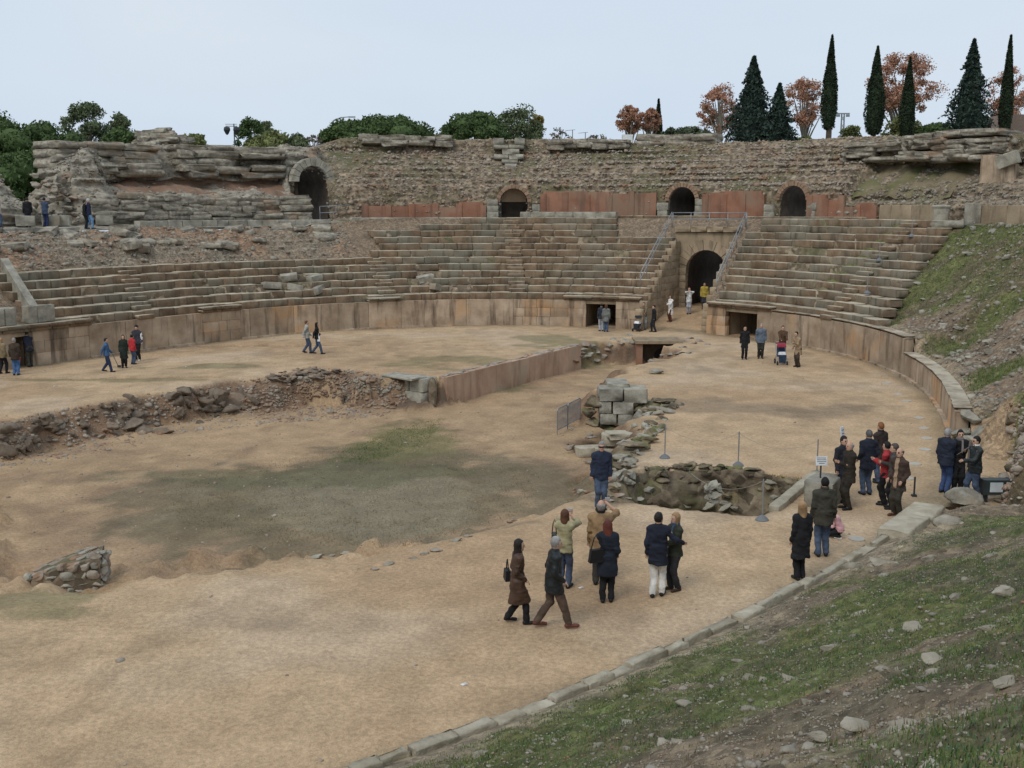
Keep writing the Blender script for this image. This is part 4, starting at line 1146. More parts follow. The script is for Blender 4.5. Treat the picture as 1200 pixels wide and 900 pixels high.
# steel handrails down both sides of the passage and across its top
def rail(label, path, h=.95, step=1.3, mid=True):
    root = empty('handrail', label, 'handrail', path[0], group='steel handrails over the main gate')
    P3 = [Vector(p) for p in path]
    for off in ((h, h * .55) if mid else (h,)):
        ob = MB().tube([p + Vector((0, 0, off)) for p in P3], .028, 6).build('rail', STEEL, smooth=True); child_world(ob, root)
    for a, b in zip(P3[:-1], P3[1:]):
        n = max(1, int((b - a).length / step))
        for i in range(n + 1):
            p = a.lerp(b, i / n)
            ob = MB().tube([p + Vector((0, 0, -.1)), p + Vector((0, 0, h))], .025, 6).build('post', STEEL, smooth=True); child_world(ob, root)
def gpos(side, s, off): return gc + gp * side * off + ga * s
lA = gpos(-1, .9, HWG + .75); lB = gpos(-1, GL + .3, HWG + .75); rA = gpos(1, .5, HWG + .75); rB = gpos(1, GL + .3, HWG + .75)
rail('steel handrail on the seats left of the main gate', [(*lA, POD + RISE * 2), (*lB, ZT + .1)])
rail('steel handrail on the seats right of the main gate', [(*rA, POD + RISE * 2), (*rB, ZT + .1)])
rail('steel handrail crossing above the great arch', [(*(lB + ga * .25), ZT + .05), (*(rB + ga * .25), ZT + .05)], step=1.1)
q0, q1 = Q(tp(412, 248, 12), 11.9), Q(tp(377, 248, 12), 12.6)
rail('small steel barrier in front of the dark left arch', [(*q0, 6.95), (*q1, 6.85)], 1.05, .8)

# ------------------------------------------------------------------ left side gate: sloping parapet and blocks
sg = empty('side_gate_parapet', 'grey sloping parapet wall with square blocks at the left side gate', 'wall', (*Q(tp(45, 370, .5), .5), POD))
tq = tp(36, 360, 2.2); 
pa, pb = Q(tp(37, 372, .9), .7), Q(tp(2, 340, 5.0), 4.6)
L = np.hypot(*(pb - pa)); ang = math.atan2(pb[1] - pa[1], pb[0] - pa[0])
ob = MB().prism([(0, 2.0), (L, 2.0), (L, 5.15), (0, 2.95)], -.2, .2).build('parapet', GREY); ob.matrix_world = Matrix.Translation((pa[0], pa[1], 0)) @ Matrix.Rotation(ang, 4, 'Z'); child_world(ob, sg)
for px, w_, h_ in ((52, 1.0, .85), (36, .5, .85), (10, .6, .85), (-6, .8, .85)):
    t = tp(px, 385, .3); w2 = w_ / 2 / np.hypot(*(Q(t + .5, .3) - Q(t - .5, .3)))
    ring_block('parapet_block', sg, BL_GREY, t - w2, t + w2, .05, .6, POD + .36, POD + .36 + h_, .01)
# ------------------------------------------------------------------ the near bank, on which the photographer stands
def near_z(t, d):
    base = np.stack([np.interp(d, [.15, 2.6, 5.2, 8.0, 10.6, 12, 14, 20], [.24, 1.25, 2.55, 4.05, 5.5, 6.0, 6.1, 6.15])], 0)[0]
    low = np.interp(d, [.15, 2.6, 5.2, 8.0, 10.6, 12, 14, 20], [.24, .62, 1.0, 2.0, 4.2, 5.6, 6.1, 6.15])
    f = sstep(-56, -43.5, t)
    return base * (1 - f) + low * f
nt, nd = 560, 330
tg = np.linspace(-118, -43.6, nt); dg = .12 + (np.linspace(0, 1, nd) ** 1.0) * 15.8
Tn, Dn = np.meshgrid(tg, dg, indexing='ij')
q = Q(Tn, Dn); xn, yn = q[..., 0], q[..., 1]
zn = near_z(Tn, Dn)
ed = sstep(.15, .9, Dn)
zn = zn + ed * (.13 * fbm(xn * .5, yn * .5, 0, 101, 3) + .06 * fbm(xn * 1.7, yn * 1.7, 0, 102, 4) + .022 * fbm(xn * 6, yn * 6, 0, 103, 3))
cn = np.ones(xn.shape + (3,)) * np.array((.185, .145, .10))
g1 = sstep(-.5, .2, fbm(xn * .42, yn * .42, 0, 104, 4)); g2 = sstep(-.1, .45, fbm(xn * 1.6, yn * 1.6, 2, 105, 4))
cn = lerp3(cn, (.10, .125, .042), g1 * .85)
cn = lerp3(cn, (.15, .145, .05), g2 * .5 * g1)
cn = lerp3(cn, (.125, .105, .07), sstep(.15, .6, fbm(xn * .7, yn * .7, 5, 106, 4)) * .8)
cn = lerp3(cn, (.30, .245, .175), (1 - sstep(.5, 1.5 , Dn + .8 * fbm(xn * .6, yn * .6, 0, 107, 3))) * .9)
cn = cn * (1 + .22 * fbm(xn * 4, yn * 4, 0, 108, 3)[..., None])
nV = np.stack([xn, yn, zn], -1)
# keep the ground away from the photographer's own lens
near = add('near_bank', mesh_np('near_bank', nV.reshape(-1, 3), grid_faces(nt, nd), BANKM, smooth=True, col=np.clip(cn, .02, .7).reshape(-1, 3)), kind='structure', label='grassy stony bank falling to the arena kerb')
def near_pts(n, fn, dmin=.6):
    """points on the near bank, denser towards the camera so that they are even in view"""
    out = []
    while len(out) < n:
        k = rng.integers(0, nt * nd, n * 3)
        i, j = k // nd, k % nd
        P = nV[i, j]; dist = np.hypot(P[:, 0], P[:, 1])
        keep = (Dn[i, j] > dmin) & (dist > 2.6) & (rng.random(len(k)) < np.clip((9.0 / dist) ** 1.2, .25, 1)) & fn(i, j) & (P[:, 1] > -1)
        out += list(P[keep] + rng.uniform(-.04, .04, (keep.sum(), 3)) * [1, 1, .1])
    return np.array(out[:n])
anyw = lambda i, j: np.ones(len(i), bool)
pp = near_pts(100000, anyw); scatter('gravel', pp, rng.gamma(1.5, .009, len(pp)) + .010, CHIPS, near, GRAVEL_GEO)
pp = near_pts(22000, anyw); scatter('gravel', pp, rng.gamma(1.8, .013, len(pp)) + .014, GCHIPS, near, GRAVEL_GEO)
pp = near_pts(900, anyw); scatter('gravel', pp, rng.gamma(2.0, .03, len(pp)) + .05, GCHIPS, near, ROCK_GEO, .6)
gmask = lambda i, j: (g1[i, j] > .45)
pp = near_pts(52000, gmask); tufts('grass', pp, 9, .029, .0050, GRASS, near, .045, .9)
pp = near_pts(14000, anyw); tufts('grass', pp, 8, .04, .004, DRY, near, .05, .95)
pp = near_pts(5200, lambda i, j: (g2[i, j] > .5) & (g1[i, j] > .5)); tufts('weeds', pp, 14, .022, .009, WEED, near, .05, .97)
# larger embedded stones
BSTONE = mat('bank_stone', (0.20, 0.175, 0.135), (0.38, 0.345, 0.275), 2.6, bump=.8, bscale=12, rnd=.15, c3=(.16, .14, .08), scale3=1.2, thr3=(.55, .72))
RB = rock_meshes(BSTONE, 'bank')
big = [(1060, 862, .55), (1030, 893, .62), (1092, 893, .45), (1150, 845, .4), (1095, 775, .33), (1165, 735, .3), (1188, 725, .2), (1070, 735, .28), (935, 798, .36), (885, 795, .34), (1000, 850, .3), (960, 860, .26),
       (880, 830, .3), (1040, 660, .5), (1062, 640, .4), (1110, 612, .5), (1135, 605, .5), (1090, 655, .35), (1170, 650, .4), (910, 750, .3), (975, 760, .34), (840, 775, .3), (1010, 720, .35), (1120, 700, .3), (1180, 690, .35),
       (760, 845, .25), (800, 870, .3), (700, 880, .3), (1180, 800, .3), (1140, 870, .35), (560, 885, .2), (1000, 665, .4), (985, 690, .3)]
def hit_near(px, py):
    d = ray(px, py); s = np.linspace(3, 45, 2600); P = d[None] * s[:, None]; P[:, 2] += CH
    t, dd_ = td_of(P[:, 0], P[:, 1])
    w_ = P[:, 2] < near_z(t, np.maximum(dd_, .38))
    w_ &= dd_ > .3
    i = np.argmax(w_); return P[i] if w_.any() else None
for px, py, sz_ in big:
    p = hit_near(px, py)
    if p is None: continue
    s = sz_ * (.55 + .03 * np.hypot(p[0], p[1]))
    o = add('stone', random.choice(RB), near, (p[0], p[1], p[2] - .05 * s), (random.uniform(-.2, .2) + .25, random.uniform(-.2, .2), random.uniform(-.6, .9)), (s * 1.25, s * .85, s * .6))

# ------------------------------------------------------------------ kerb along the near edge
kerb = empty('arena_kerb', 'weathered pale stone kerb edging the near grassy bank', 'kerb', (*Q(-65, .2), 0))
for a, b in zip(*(lambda c: (c[:-1], c[1:]))(arc_angles(-118, -52, 0, lambda: random.uniform(.35, 1.0)))):
    ring_block('kerb_stone', kerb, BL_KERB, a, b, -.02 + random.uniform(-.05, .06), .20 + random.uniform(-.06, .08), -.3, .33 + random.uniform(-.05, .05), .01)
for a, b in zip(*(lambda c: (c[:-1], c[1:]))(arc_angles(-52, -44.5, 0, lambda: random.uniform(1.5, 2.1)))):
    ring_block('kerb_stone', kerb, BL_KERB, a, b, -.12 + random.uniform(-.05, .05), .62, -.3, .48 + random.uniform(-.04, .04), .02)
q = un(1128, 580, .3)
add('boulder', ROCK_GREY[4], None, (q[0], q[1], .22), (0, .1, .4), (1.7, 1.1, .9), label='low flat boulder at the end of the pale kerb', cat='boulder')

# ------------------------------------------------------------------ pink plastered trench wall
tw = empty('trench_wall', 'pink plastered retaining wall along the trench', 'wall', (*un(600, 423, 0), -1.3))
pA, pB = un(519, 443), un(677, 405.5)
L = np.hypot(*(pB - pA)); ang = math.atan2(pB[1] - pA[1], pB[0] - pA[0]); nrm_in = np.array([math.sin(ang), -math.cos(ang)])
npan = 7
for i in range(npan):
    c = pA + (pB - pA) * ((i + .5) / npan) + nrm_in * .02
    o = add('wall_panel', BL_PLA[i % 6], None, (c[0], c[1], -.64), (0, 0, ang), (L / npan + .01, .42 + .004 * (i % 2), 1.4 + random.uniform(-.03, .03))); child_world(o, tw)
for i in range(16):
    c = pA + (pB - pA) * ((i + .5) / 16) - nrm_in * .12
    o = add('coping_stone', random.choice(ROCK_CHIP), None, (c[0], c[1], .05), (0, 0, ang + random.uniform(-.3, .3)), (1.3, .6, .25)); child_world(o, tw)
# ashlar return at its near end
uA = (pA - pB) / L; lf = -nrm_in
ret = empty('stone_pier', 'grey block pier at the near end of the pink trench wall', 'pier', (*(pA + lf * 1.2), -1.3))
rdir = un(472, 437) - un(516, 443); rl = np.hypot(*rdir); rdir = rdir / rl; ra = math.atan2(rdir[1], rdir[0])
for (s0, s1, z0, z1, off) in ((.12, .95, -.55, .08, 0), (.97, 1.3, -.55, .1, .02), (1.32, 2.9, -.58, .04, -.04), (.15, 1.75, -1.25, -.56, .06), (1.78, 2.6, -1.2, -.58, .1), (.3, 2.3, .02, .14, .45)):
    c = pA + rdir * (s0 + s1) / 2 + np.array([-rdir[1], rdir[0]]) * (.75 + off)
    o = add('pier_block', random.choice(BL_GREY), None, (c[0], c[1], (z0 + z1) / 2), (0, 0, ra), (s1 - s0 - .02, 1.0, z1 - z0)); child_world(o, ret)
c = pA + rdir * .02 + np.array([-rdir[1], rdir[0]]) * .6
o = add('rubble_end', ROCK_MOSS[2], None, (c[0], c[1], -.65), (0, 0, ra), (.5, .9, 2.0)); child_world(o, ret)

# rubble heap spilling down the far bank and broken masonry of the pit edge
def floor_grid(poly, n):
    """random ground points whose picture lies inside a pixel polygon"""
    P = np.array(poly); out = []
    lo, hi = P.min(0), P.max(0)
    while len(out) < n:
        a = rng.uniform(lo, hi); ins = False
        for i in range(len(P)):
            x0, x1 = P[i], P[(i + 1) % len(P)]
            if (x0[1] > a[1]) != (x1[1] > a[1]) and a[0] < (x1[0] - x0[0]) * (a[1] - x0[1]) / (x1[1] - x0[1]) + x0[0]: ins = not ins
        if ins: out.append(a)
    out = np.array(out)
    res = []
    sv = np.linspace(9, 90, 900)
    for i in range(0, len(out), 250):
        dr = np.array([ray(*a) for a in out[i:i + 250]])
        P3 = dr[:, None, :] * sv[None, :, None]; zz_ = P3[..., 2] + CH
        bl = zz_ < hlook(P3[..., 0], P3[..., 1]); k_ = bl.argmax(1)
        p_ = P3[np.arange(len(dr)), k_]; res.append(np.c_[p_[:, :2], hlook(p_[:, 0], p_[:, 1])])
    return np.vstack(res)
RED = mat('brick_rubble', (0.19, 0.12, 0.082), (0.38, 0.28, 0.205), 3.0, bump=.4, bscale=14, c3=(.30, .27, .22), scale3=1.2, thr3=(.5, .6))
pts = floor_grid([(300, 445), (360, 430), (470, 440), (478, 470), (450, 488), (300, 498), (285, 475)], 2600)
scatter('rubble_heap', pts, rng.gamma(2.2, .05, len(pts)) * .8 + .035, RED, None, ROCK_GEO, 1.0, label='heap of broken red brick rubble on the pit bank')
pts = floor_grid([(0, 495), (110, 474), (200, 460), (300, 448), (300, 490), (200, 500), (80, 525), (0, 535)], 90)
lay_rocks(arena, pts, rng.uniform(.25, .9, 90), RD_ := rock_meshes(mat('scarp_rock', (0.10, 0.078, 0.058), (0.24, 0.185, 0.135), 2.0, bump=1.0, bscale=5, rnd=.15), 'scarp'), 'rock', sink=.3, flatz=1.1)
pts = floor_grid([(0, 495), (110, 474), (200, 460), (300, 448), (300, 500), (200, 510), (80, 540), (0, 550)], 1300)
scatter('loose_stones', pts, rng.gamma(2.0, .04, len(pts)) + .03, CHIPS, arena)
ROCKD = mat('dark_schist', (0.115, 0.09, 0.068), (0.25, 0.20, 0.15), 2.0, bump=1.0, bscale=5, rnd=.12, c3=(.25, .18, .12), scale3=.8, thr3=(.55, .7))
RD = rock_meshes(ROCKD, 'schist')
def outcrop(label, spots, meshes, cat='rock', name='rock_outcrop'):
    p0 = on_floor(*spots[0][:2]); root = empty(name, label, cat, tuple(p0))
    for px, py, w_, h_ in spots:
        p = on_floor(px, py)
        o = add('rock', random.choice(meshes), None, (p[0], p[1], p[2] - h_ * .05), (random.uniform(-.2, .2), random.uniform(-.2, .2), random.uniform(-.5, .5)), (w_ * .75, w_ * random.uniform(.5, .8), h_ * 1.25)); child_world(o, root)
outcrop('dark schist outcrop under the middle of the far pit bank', [(150, 500, 1.8, .8), (170, 505, 1.6, .7), (140, 495, 1.2, .9), (190, 508, 1.4, .5), (160, 488, 1.5, .8)], RD)
outcrop('dark rock ledge beside the reddish rubble heap', [(235, 470, 1.7, 1.0), (255, 468, 1.5, 1.1), (275, 470, 1.4, 1.1), (215, 460, 1.4, .7), (292, 464, 1.2, 1.0), (200, 465, 1.4, .6), (245, 480, 1.6, .7), (268, 482, 1.4, .6)], RD)
outcrop('small stack of squared stones against the schist outcrop', [(128, 500, .5, .3), (128, 494, .5, .3), (133, 488, .45, .3), (122, 505, .5, .3), (135, 505, .5, .3), (138, 496, .4, .3), (118, 512, .6, .25), (132, 512, .5, .25), (108, 516, .5, .25), (125, 485, .4, .25)], ROCK_CHIP, 'stones', 'stone_stack')
outcrop('two big dark boulders stacked against the pit edge', [(8, 530, 1.5, 1.0), (5, 505, 1.3, .8), (20, 525, .9, .7)], RD, 'rock')
pts = floor_grid([(310, 442), (345, 432), (400, 434), (380, 448), (330, 452)], 60)
lay_rocks(arena, pts, rng.uniform(.3, .8, 60), RD, 'rock', flatz=.5)

# stub of old masonry wall rising from the near side of the pit
stub = empty('masonry_stub', 'broken stub of rubble masonry rising from the muddy pit', 'wall', (*on_floor(85, 692)[:2], -1.0))
p0, p1 = on_floor(120, 693), on_floor(34, 684)
zb = min(p0[2], p1[2]) - .1; dv = p1[:2] - p0[:2]; Lw = np.hypot(*dv); du = dv / Lw; bk = np.array([-.25, 1.0]); bk /= np.hypot(*bk); angw = math.atan2(du[1], du[0])
def stub_top(f): return .88 - .42 * f ** 1.3
ob = MB(); ob.v = [(*(p0[:2] + dv * f + bk * e), zb + z) for f in (0.02, .5, .98) for e, z in ((.06, 0), (.06, stub_top(f) - .04), (1.0, stub_top(f) - .04), (1.0, 0))]
ob.f = [(a + i * 4, a + 4 + i * 4, (a + 1) % 4 + 4 + i * 4, (a + 1) % 4 + i * 4) for i in (0, 1) for a in range(4)] + [(0, 1, 2, 3), (11, 10, 9, 8)]
child_world(ob.build('masonry_core', RUBBLE), stub)
z = 0.0
while z < .8:
    hz = random.uniform(.15, .22); s_ = 0.0
    while s_ < Lw:
        l_ = random.uniform(.18, .36); f = (s_ + l_ / 2) / Lw
        if z + hz * .6 < stub_top(min(1, f)):
            c = p0[:2] + du * (s_ + l_ / 2) + bk * .12
            o = add('wall_stone', random.choice(ROCK_CHIP + ROCK_GREY), None, (c[0], c[1], zb + z + hz / 2), (random.uniform(-.1, .1), random.uniform(-.15, .15), angw + random.uniform(-.15, .15)), (l_ * 1.3, .30, hz * 2.0)); child_world(o, stub)
        s_ += l_
    for e in (.28, .6, .88):
        if z + hz * .6 < .82:
            c = p0[:2] + bk * e
            o = add('wall_stone', random.choice(ROCK_CHIP + ROCK_GREY), None, (c[0], c[1], zb + z + hz / 2), (0, random.uniform(-.15, .15), angw + 1.5), (.38, .3, hz * 1.7)); child_world(o, stub)
    z += hz
for k in range(22):
    f = random.random(); e = random.uniform(.1, .95); c = p0[:2] + dv * f + bk * e
    s_ = random.uniform(.25, .5)
    o = add('cap_stone', random.choice(ROCK_GREY + ROCK_CHIP), None, (c[0], c[1], zb + stub_top(f) - .05), (.0, .25, angw + random.uniform(-.4, .4)), (s_, s_ * .8, .16)); child_world(o, stub)

# low stone sill along the near lip of the mud
sill = empty('stone_sill', 'broken line of low pale stones along the near lip of the pit', 'kerb', (*on_floor(520, 645)[:2], 0))
for px, py in [(372, 654), (388, 652), (404, 650), (486, 654), (498, 650), (510, 646), (535, 634), (548, 630), (455, 662), (440, 668), (600, 612), (690, 578), (700, 580), (712, 582), (724, 582), (735, 585), (748, 586), (760, 588), (775, 590), (682, 578), (696, 584), (716, 588)]:
    p = on_floor(px, py)
    s = random.uniform(.22, .5)
    o = add('sill_stone', random.choice(ROCK_GREY + ROCK_CHIP), None, (p[0], p[1], p[2] + .01), (0, random.uniform(-.1, .1), random.uniform(-.2, .6)), (s, s * .7, s * .5)); child_world(o, sill)

# ------------------------------------------------------------------ ashlar pier over the dug hole
pier = empty('ashlar_pier', 'pier of large squared granite blocks above a dug hole', 'pier', (*un(730, 505, -1.3), -1.3))
def px_block(root, x0, x1, y0, y1, D, depth, vs, name='pier_block', rz=0.0, rx=0.0):
    a = at_depth(x0, y1, D); b = at_depth(x1, y0, D)
    c = (a + b) / 2
    o = add(name, random.choice(vs), None, (c[0], c[1] + depth / 2, c[2]), (rx, 0, rz), (b[0] - a[0] - .015, depth, abs(b[2] - a[2]) - .012)); child_world(o, root)
DP = 42.3
for x0, x1, y0, y1, dp in ((702, 731, 456, 471, 1.1), (731, 759, 456, 473, 1.1), (702, 717, 471, 485, .9), (718, 743, 471, 486, .9), (703, 723, 485, 498, .9), (724, 742, 485, 499, .9), (713, 738, 450, 457, 1.6)):
    px_block(pier, x0, x1, y0, y1, DP + (.5 if y1 < 458 else 0), dp, BL_GREY)
for px, py, sx, sz_ in ((694, 470, .9, 1.1), (693, 482, .9, 1.0), (695, 494, .9, .8), (750, 478, .9, .7), (752, 487, .8, .7), (765, 476, 1.0, .8), (748, 497, .7, .6), (772, 490, 1.0, .7), (785, 485, 1.1, .7), (795, 478, 1.2, .6), (800, 490, 1.0, .5), (715, 502, 1.2, .4), (735, 503, 1.2, .4), (780, 470, 1.2, .5)):
    p = at_depth(px, py, DP + .25)
    o = add('pier_rubble', random.choice(ROCK_MOSS), None, tuple(p), (0, 0, random.uniform(0, 3)), (sx, sx, sz_)); child_world(o, pier)
p = at_depth(747, 495, DP - 1.0)
o = add('leaning_block', BL_GREY[2], None, tuple(p), (.1, .5, -.25), (.5, .8, .75), label='granite block leaning against the squared pier', cat='stone block')
for k, (px, py, sx, sz_, lab) in enumerate(((719, 521, .85, .42, 'square sand coloured block in front of the dug hole'), (727, 513, 1.0, .22, 'flat pale slab behind the square sand coloured block'), (668, 531, .5, .45, 'rounded stone at the left lip of the dug hole'),
                                            (690, 535, .9, .38, 'long sand coloured block beside the rounded stone'), (692, 527, .6, .15, 'thin flat stone topping the long block'), (691, 522, .3, .3, 'small upright stone on the thin flat stone'),
                                            (712, 530, .9, .2, 'slab lying between the long block and the mossy edge'), (690, 544, .4, .25, 'small brown stone below the long block'), (742, 528, 1.1, .4, 'mossy flat rock right of the dug hole'), (752, 519, 1.2, .35, 'pale edged rock above the mossy flat rock'))):
    p = on_floor(px, py)
    vs = BL_KERB if k in (0, 1, 3, 6) else ROCK_CHIP if k < 8 else ROCK_MOSS
    add('stone_block' if vs is BL_KERB else 'stone', random.choice(vs), None, (p[0], p[1], max(p[2], -1.25) + sz_ * .4), (0, 0, random.uniform(-.2, .3)), (sx, sx * .7, sz_), label=lab, cat='stone')
# broken bank between the pier and the mossy trench
pts = floor_grid([(757, 470), (800, 470), (760, 520), (742, 560), (715, 580), (708, 560), (735, 520)], 260)
lay_rocks(arena, pts[:110], rng.uniform(.25, .75, 110), ROCK_MOSS + ROCK_GREY, 'stone', flatz=.8)
pts = floor_grid([(742, 545), (830, 545), (905, 556), (860, 562), (760, 556)], 40)
lay_rocks(arena, pts, rng.uniform(.3, .7, 40), ROCK_MOSS, 'stone', flatz=.6)

# rubble face of the side trench
tf = empty('trench_face', 'mossy rubble face along the far side of the side trench', 'wall', (*un(830, 560, -.7), -1.5))
edge = poly_px([(700, 572), (722, 560), (760, 548), (832, 547), (905, 555), (948, 562)])
sl = np.r_[0, np.cumsum(np.hypot(*np.diff(edge, axis=0).T))]; ns = 130
ex = np.interp(np.linspace(0, sl[-1], ns), sl, edge[:, 0]); ey = np.interp(np.linspace(0, sl[-1], ns), sl, edge[:, 1])
zz = np.linspace(-1.65, .05, 22)
Xf = np.repeat(ex[:, None], 22, 1); Yf = np.repeat(ey[:, None], 22, 1); Zf = np.repeat(zz[None], ns, 0)
off = -.45 + (zz[None] + .8) * .18 + .28 * fbm(Xf * 1.1, Yf * 1.1, Zf * 1.3, 131, 4)
Zf2 = Zf + .12 * fbm(Xf * .9, Yf * .9, 0, 132, 3) * (Zf > -.3)
o = add('rubble_face', mesh_np('rubble_face', np.stack([Xf, Yf + off, Zf2], -1).reshape(-1, 3), grid_faces(ns, 22), MOSSY)); child_world(o, tf)
for k in range(60):
    i = random.randrange(ns); z = random.uniform(-1.2, .0)
    s = random.uniform(.25, .6)
    o = add('face_stone', random.choice(ROCK_MOSS if random.random() < .75 else ROCK_GREY), None, (ex[i], ey[i] - .5 + (z + .8) * .2, z), (random.uniform(-.3, .3), random.uniform(-.3, .3), random.uniform(-.4, .4)), (s, s * .7, s * random.uniform(.7, 1))); child_world(o, tf)
for px, py in ((834, 570), (838, 580), (831, 583), (842, 572), (829, 574), (836, 587)):
    p = at_depth(px, py, 29.6)
    o = add('pale_stone', ROCK_GREY[k % 5], None, tuple(p), (random.uniform(-.5, .5), random.uniform(-.5, .5), random.random()), (random.uniform(.3, .6), .4, random.uniform(.3, .6))); child_world(o, tf)
pts = floor_grid([(860, 560), (945, 566), (915, 590), (870, 590)], 500); tufts('moss_tufts', pts, 8, .06, .012, mat('moss_green', (.10, .12, .03), (.18, .20, .05), 1.5, bump=0), arena, .08, .9)
# straight stone curb at the end of the side trench and its end pier
ca, cb = un(907, 601), un(957, 559)
cu = empty('trench_curb', 'straight pale stone curb closing the end of the side trench', 'kerb', (*((ca + cb) / 2), 0))
L = np.hypot(*(cb - ca)); ang = math.atan2(cb[1] - ca[1], cb[0] - ca[0])
for i in range(4):
    c = ca + (cb - ca) * (i + .5) / 4
    o = add('curb_stone', random.choice(BL_KERB), None, (c[0], c[1], -.06), (0, 0, ang), (L / 4 - .015, .3, .5)); child_world(o, cu)
q = un(967, 570, .5)
add('stone_pedestal', BL_GREY[2], None, (q[0], q[1] + .1, .34), (0, 0, ang), (1.15, .75, .74), label='large squared stone pedestal at the end of the trench curb', cat='stone block')

# culvert under the gate floor
cv = empty('culvert', 'dark brick culvert mouth under a flat slab in front of the main gate', 'culvert', (*un(773, 408, -1), -1.2))
yE = float(un(772, 399)[1]); a, b = at_depth(748, 395, yE - 1.2), at_depth(797, 397, yE - 1.2); w_ = b[0] - a[0]
child_world(MB().box(((a[0] + b[0]) / 2, yE - .2, .03), (w_ + .3, 2.2, .16)).build('roof_slab', GATE), cv)
for x in (a[0] + .1, b[0] - .1):
    child_world(MB().box((x, yE - .5, -.67), (.35, 1.3, 1.24)).build('side_wall', BRICK), cv)
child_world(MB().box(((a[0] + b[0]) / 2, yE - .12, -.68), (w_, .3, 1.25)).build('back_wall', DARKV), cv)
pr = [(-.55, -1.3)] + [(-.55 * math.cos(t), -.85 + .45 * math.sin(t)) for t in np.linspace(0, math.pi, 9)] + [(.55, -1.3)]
ob = MB().prism(pr, -.06, .1).build('drain_mouth', flat('drain_shade_black', (.012, .011, .01))); ob.location = ((a[0] + b[0]) / 2 + .4, yE - .30, 0); child_world(ob, cv)  # solid black panel stands in for the shade inside the drain
# rubble steps and kerbs round the culvert
for lab, spots in (('tumbled grey stones left of the culvert mouth', [(735, 400, .9, .4), (727, 402, .8, .4), (742, 404, .7, .4), (730, 396, .8, .3), (718, 398, .9, .3), (738, 393, .8, .3), (715, 405, .7, .3)]),
                   ('tumbled stones right of the culvert mouth', [(803, 401, .8, .35), (812, 403, .8, .3), (820, 400, .9, .3), (808, 397, .8, .3), (828, 404, .7, .25), (800, 407, .7, .3)]),
                   ('rough stone steps at the far end of the pink trench wall', [(682, 411, 1.2, .4), (690, 417, 1.2, .4), (680, 421, 1.3, .4), (672, 426, 1.2, .4), (694, 407, 1.1, .4), (685, 404, 1.2, .4), (700, 412, .9, .4), (708, 419, .8, .4), (698, 424, .9, .35), (712, 413, .7, .3), (678, 414, 1.2, .4), (676, 419, 1.2, .3)]),
                   ('low kerb of stones on the sand right of the trench', [(770, 419, .9, .25), (778, 416, .9, .25), (787, 415, .9, .25), (796, 414, .9, .2), (765, 424, .8, .3), (805, 414, .9, .2)])):
    outcrop(lab, spots, ROCK_GREY + ROCK_CHIP, 'stones', 'stone_group')
p = on_floor(770, 438); add('stone', ROCK_GREY[1], None, (p[0], p[1], p[2] + .1), (0, 0, .3), (.9, .6, .4), label='lone flat stone on the sand below the culvert', cat='stone')

# thin grass on the mud of the pit
pts = floor_grid([(190, 560), (300, 545), (480, 505), (520, 500), (640, 560), (600, 610), (480, 640), (330, 640), (200, 610)], 2600)
tufts('grass', pts, 7, .05, .009, DRY, arena, .10, .95)
pts = floor_grid([(380, 540), (470, 500), (520, 490), (500, 520), (430, 545)], 900)
tufts('grass', pts, 8, .06, .009, GRASS, arena, .10, .95)
# ------------------------------------------------------------------ trees beyond the wall
def leaf_mesh(pts, size, m, name, flatten=0.0, aspect=1.0, outward=None):
    n = len(pts); s = size * rng.uniform(.6, 1.35, n)
    a = rng.normal(size=(n, 3)); a /= np.linalg.norm(a, axis=1)[:, None]
    b = rng.normal(size=(n, 3)); b -= a * (a * b).sum(1)[:, None]; b /= np.linalg.norm(b, axis=1)[:, None]
    c = np.cross(a, b)
    u = b * (s * aspect)[:, None]; v = c * s[:, None]
    V = np.stack([pts - u, pts - v * .45, pts + u, pts + v * .45], 1).reshape(-1, 3)
    return V, np.arange(4 * n).reshape(-1, 4)
def leafmat(name, c):
    if name in MATS: return MATS[name]
    m = mat(name, tuple(v * .72 for v in c), tuple(v * 1.3 for v in c), .9, bump=0, rough=.8, spec=.15)
    return m
BARK = mat('bark', (.07, .055, .04), (.15, .12, .09), 3, bump=.6, bscale=12)
PALEBARK = mat('pale_bark', (.20, .18, .14), (.36, .33, .27), 3, bump=.4, bscale=8)
def limbs(mb, base, top, r0, n, spread, start=.35, upk=.6):
    h_ = top[2] - base[2]
    ends = []
    for i in range(n):
        f = start + (1 - start) * (i + .5) / n
        p = [base[k] + (top[k] - base[k]) * f for k in range(3)]
        a = i * 2.4 + random.random(); L = spread * random.uniform(.6, 1.1) * (1.15 - .6 * f)
        e = (p[0] + L * math.cos(a), p[1] + L * math.sin(a), p[2] + L * upk * random.uniform(.5, 1.2))
        m_ = ((p[0] + e[0]) / 2, (p[1] + e[1]) / 2, p[2] + (e[2] - p[2]) * .62)
        mb.tube([p, m_, e], [r0 * (1 - f) * .55 + .03, r0 * .25 + .02, .015], 5); ends.append(e)
    return ends
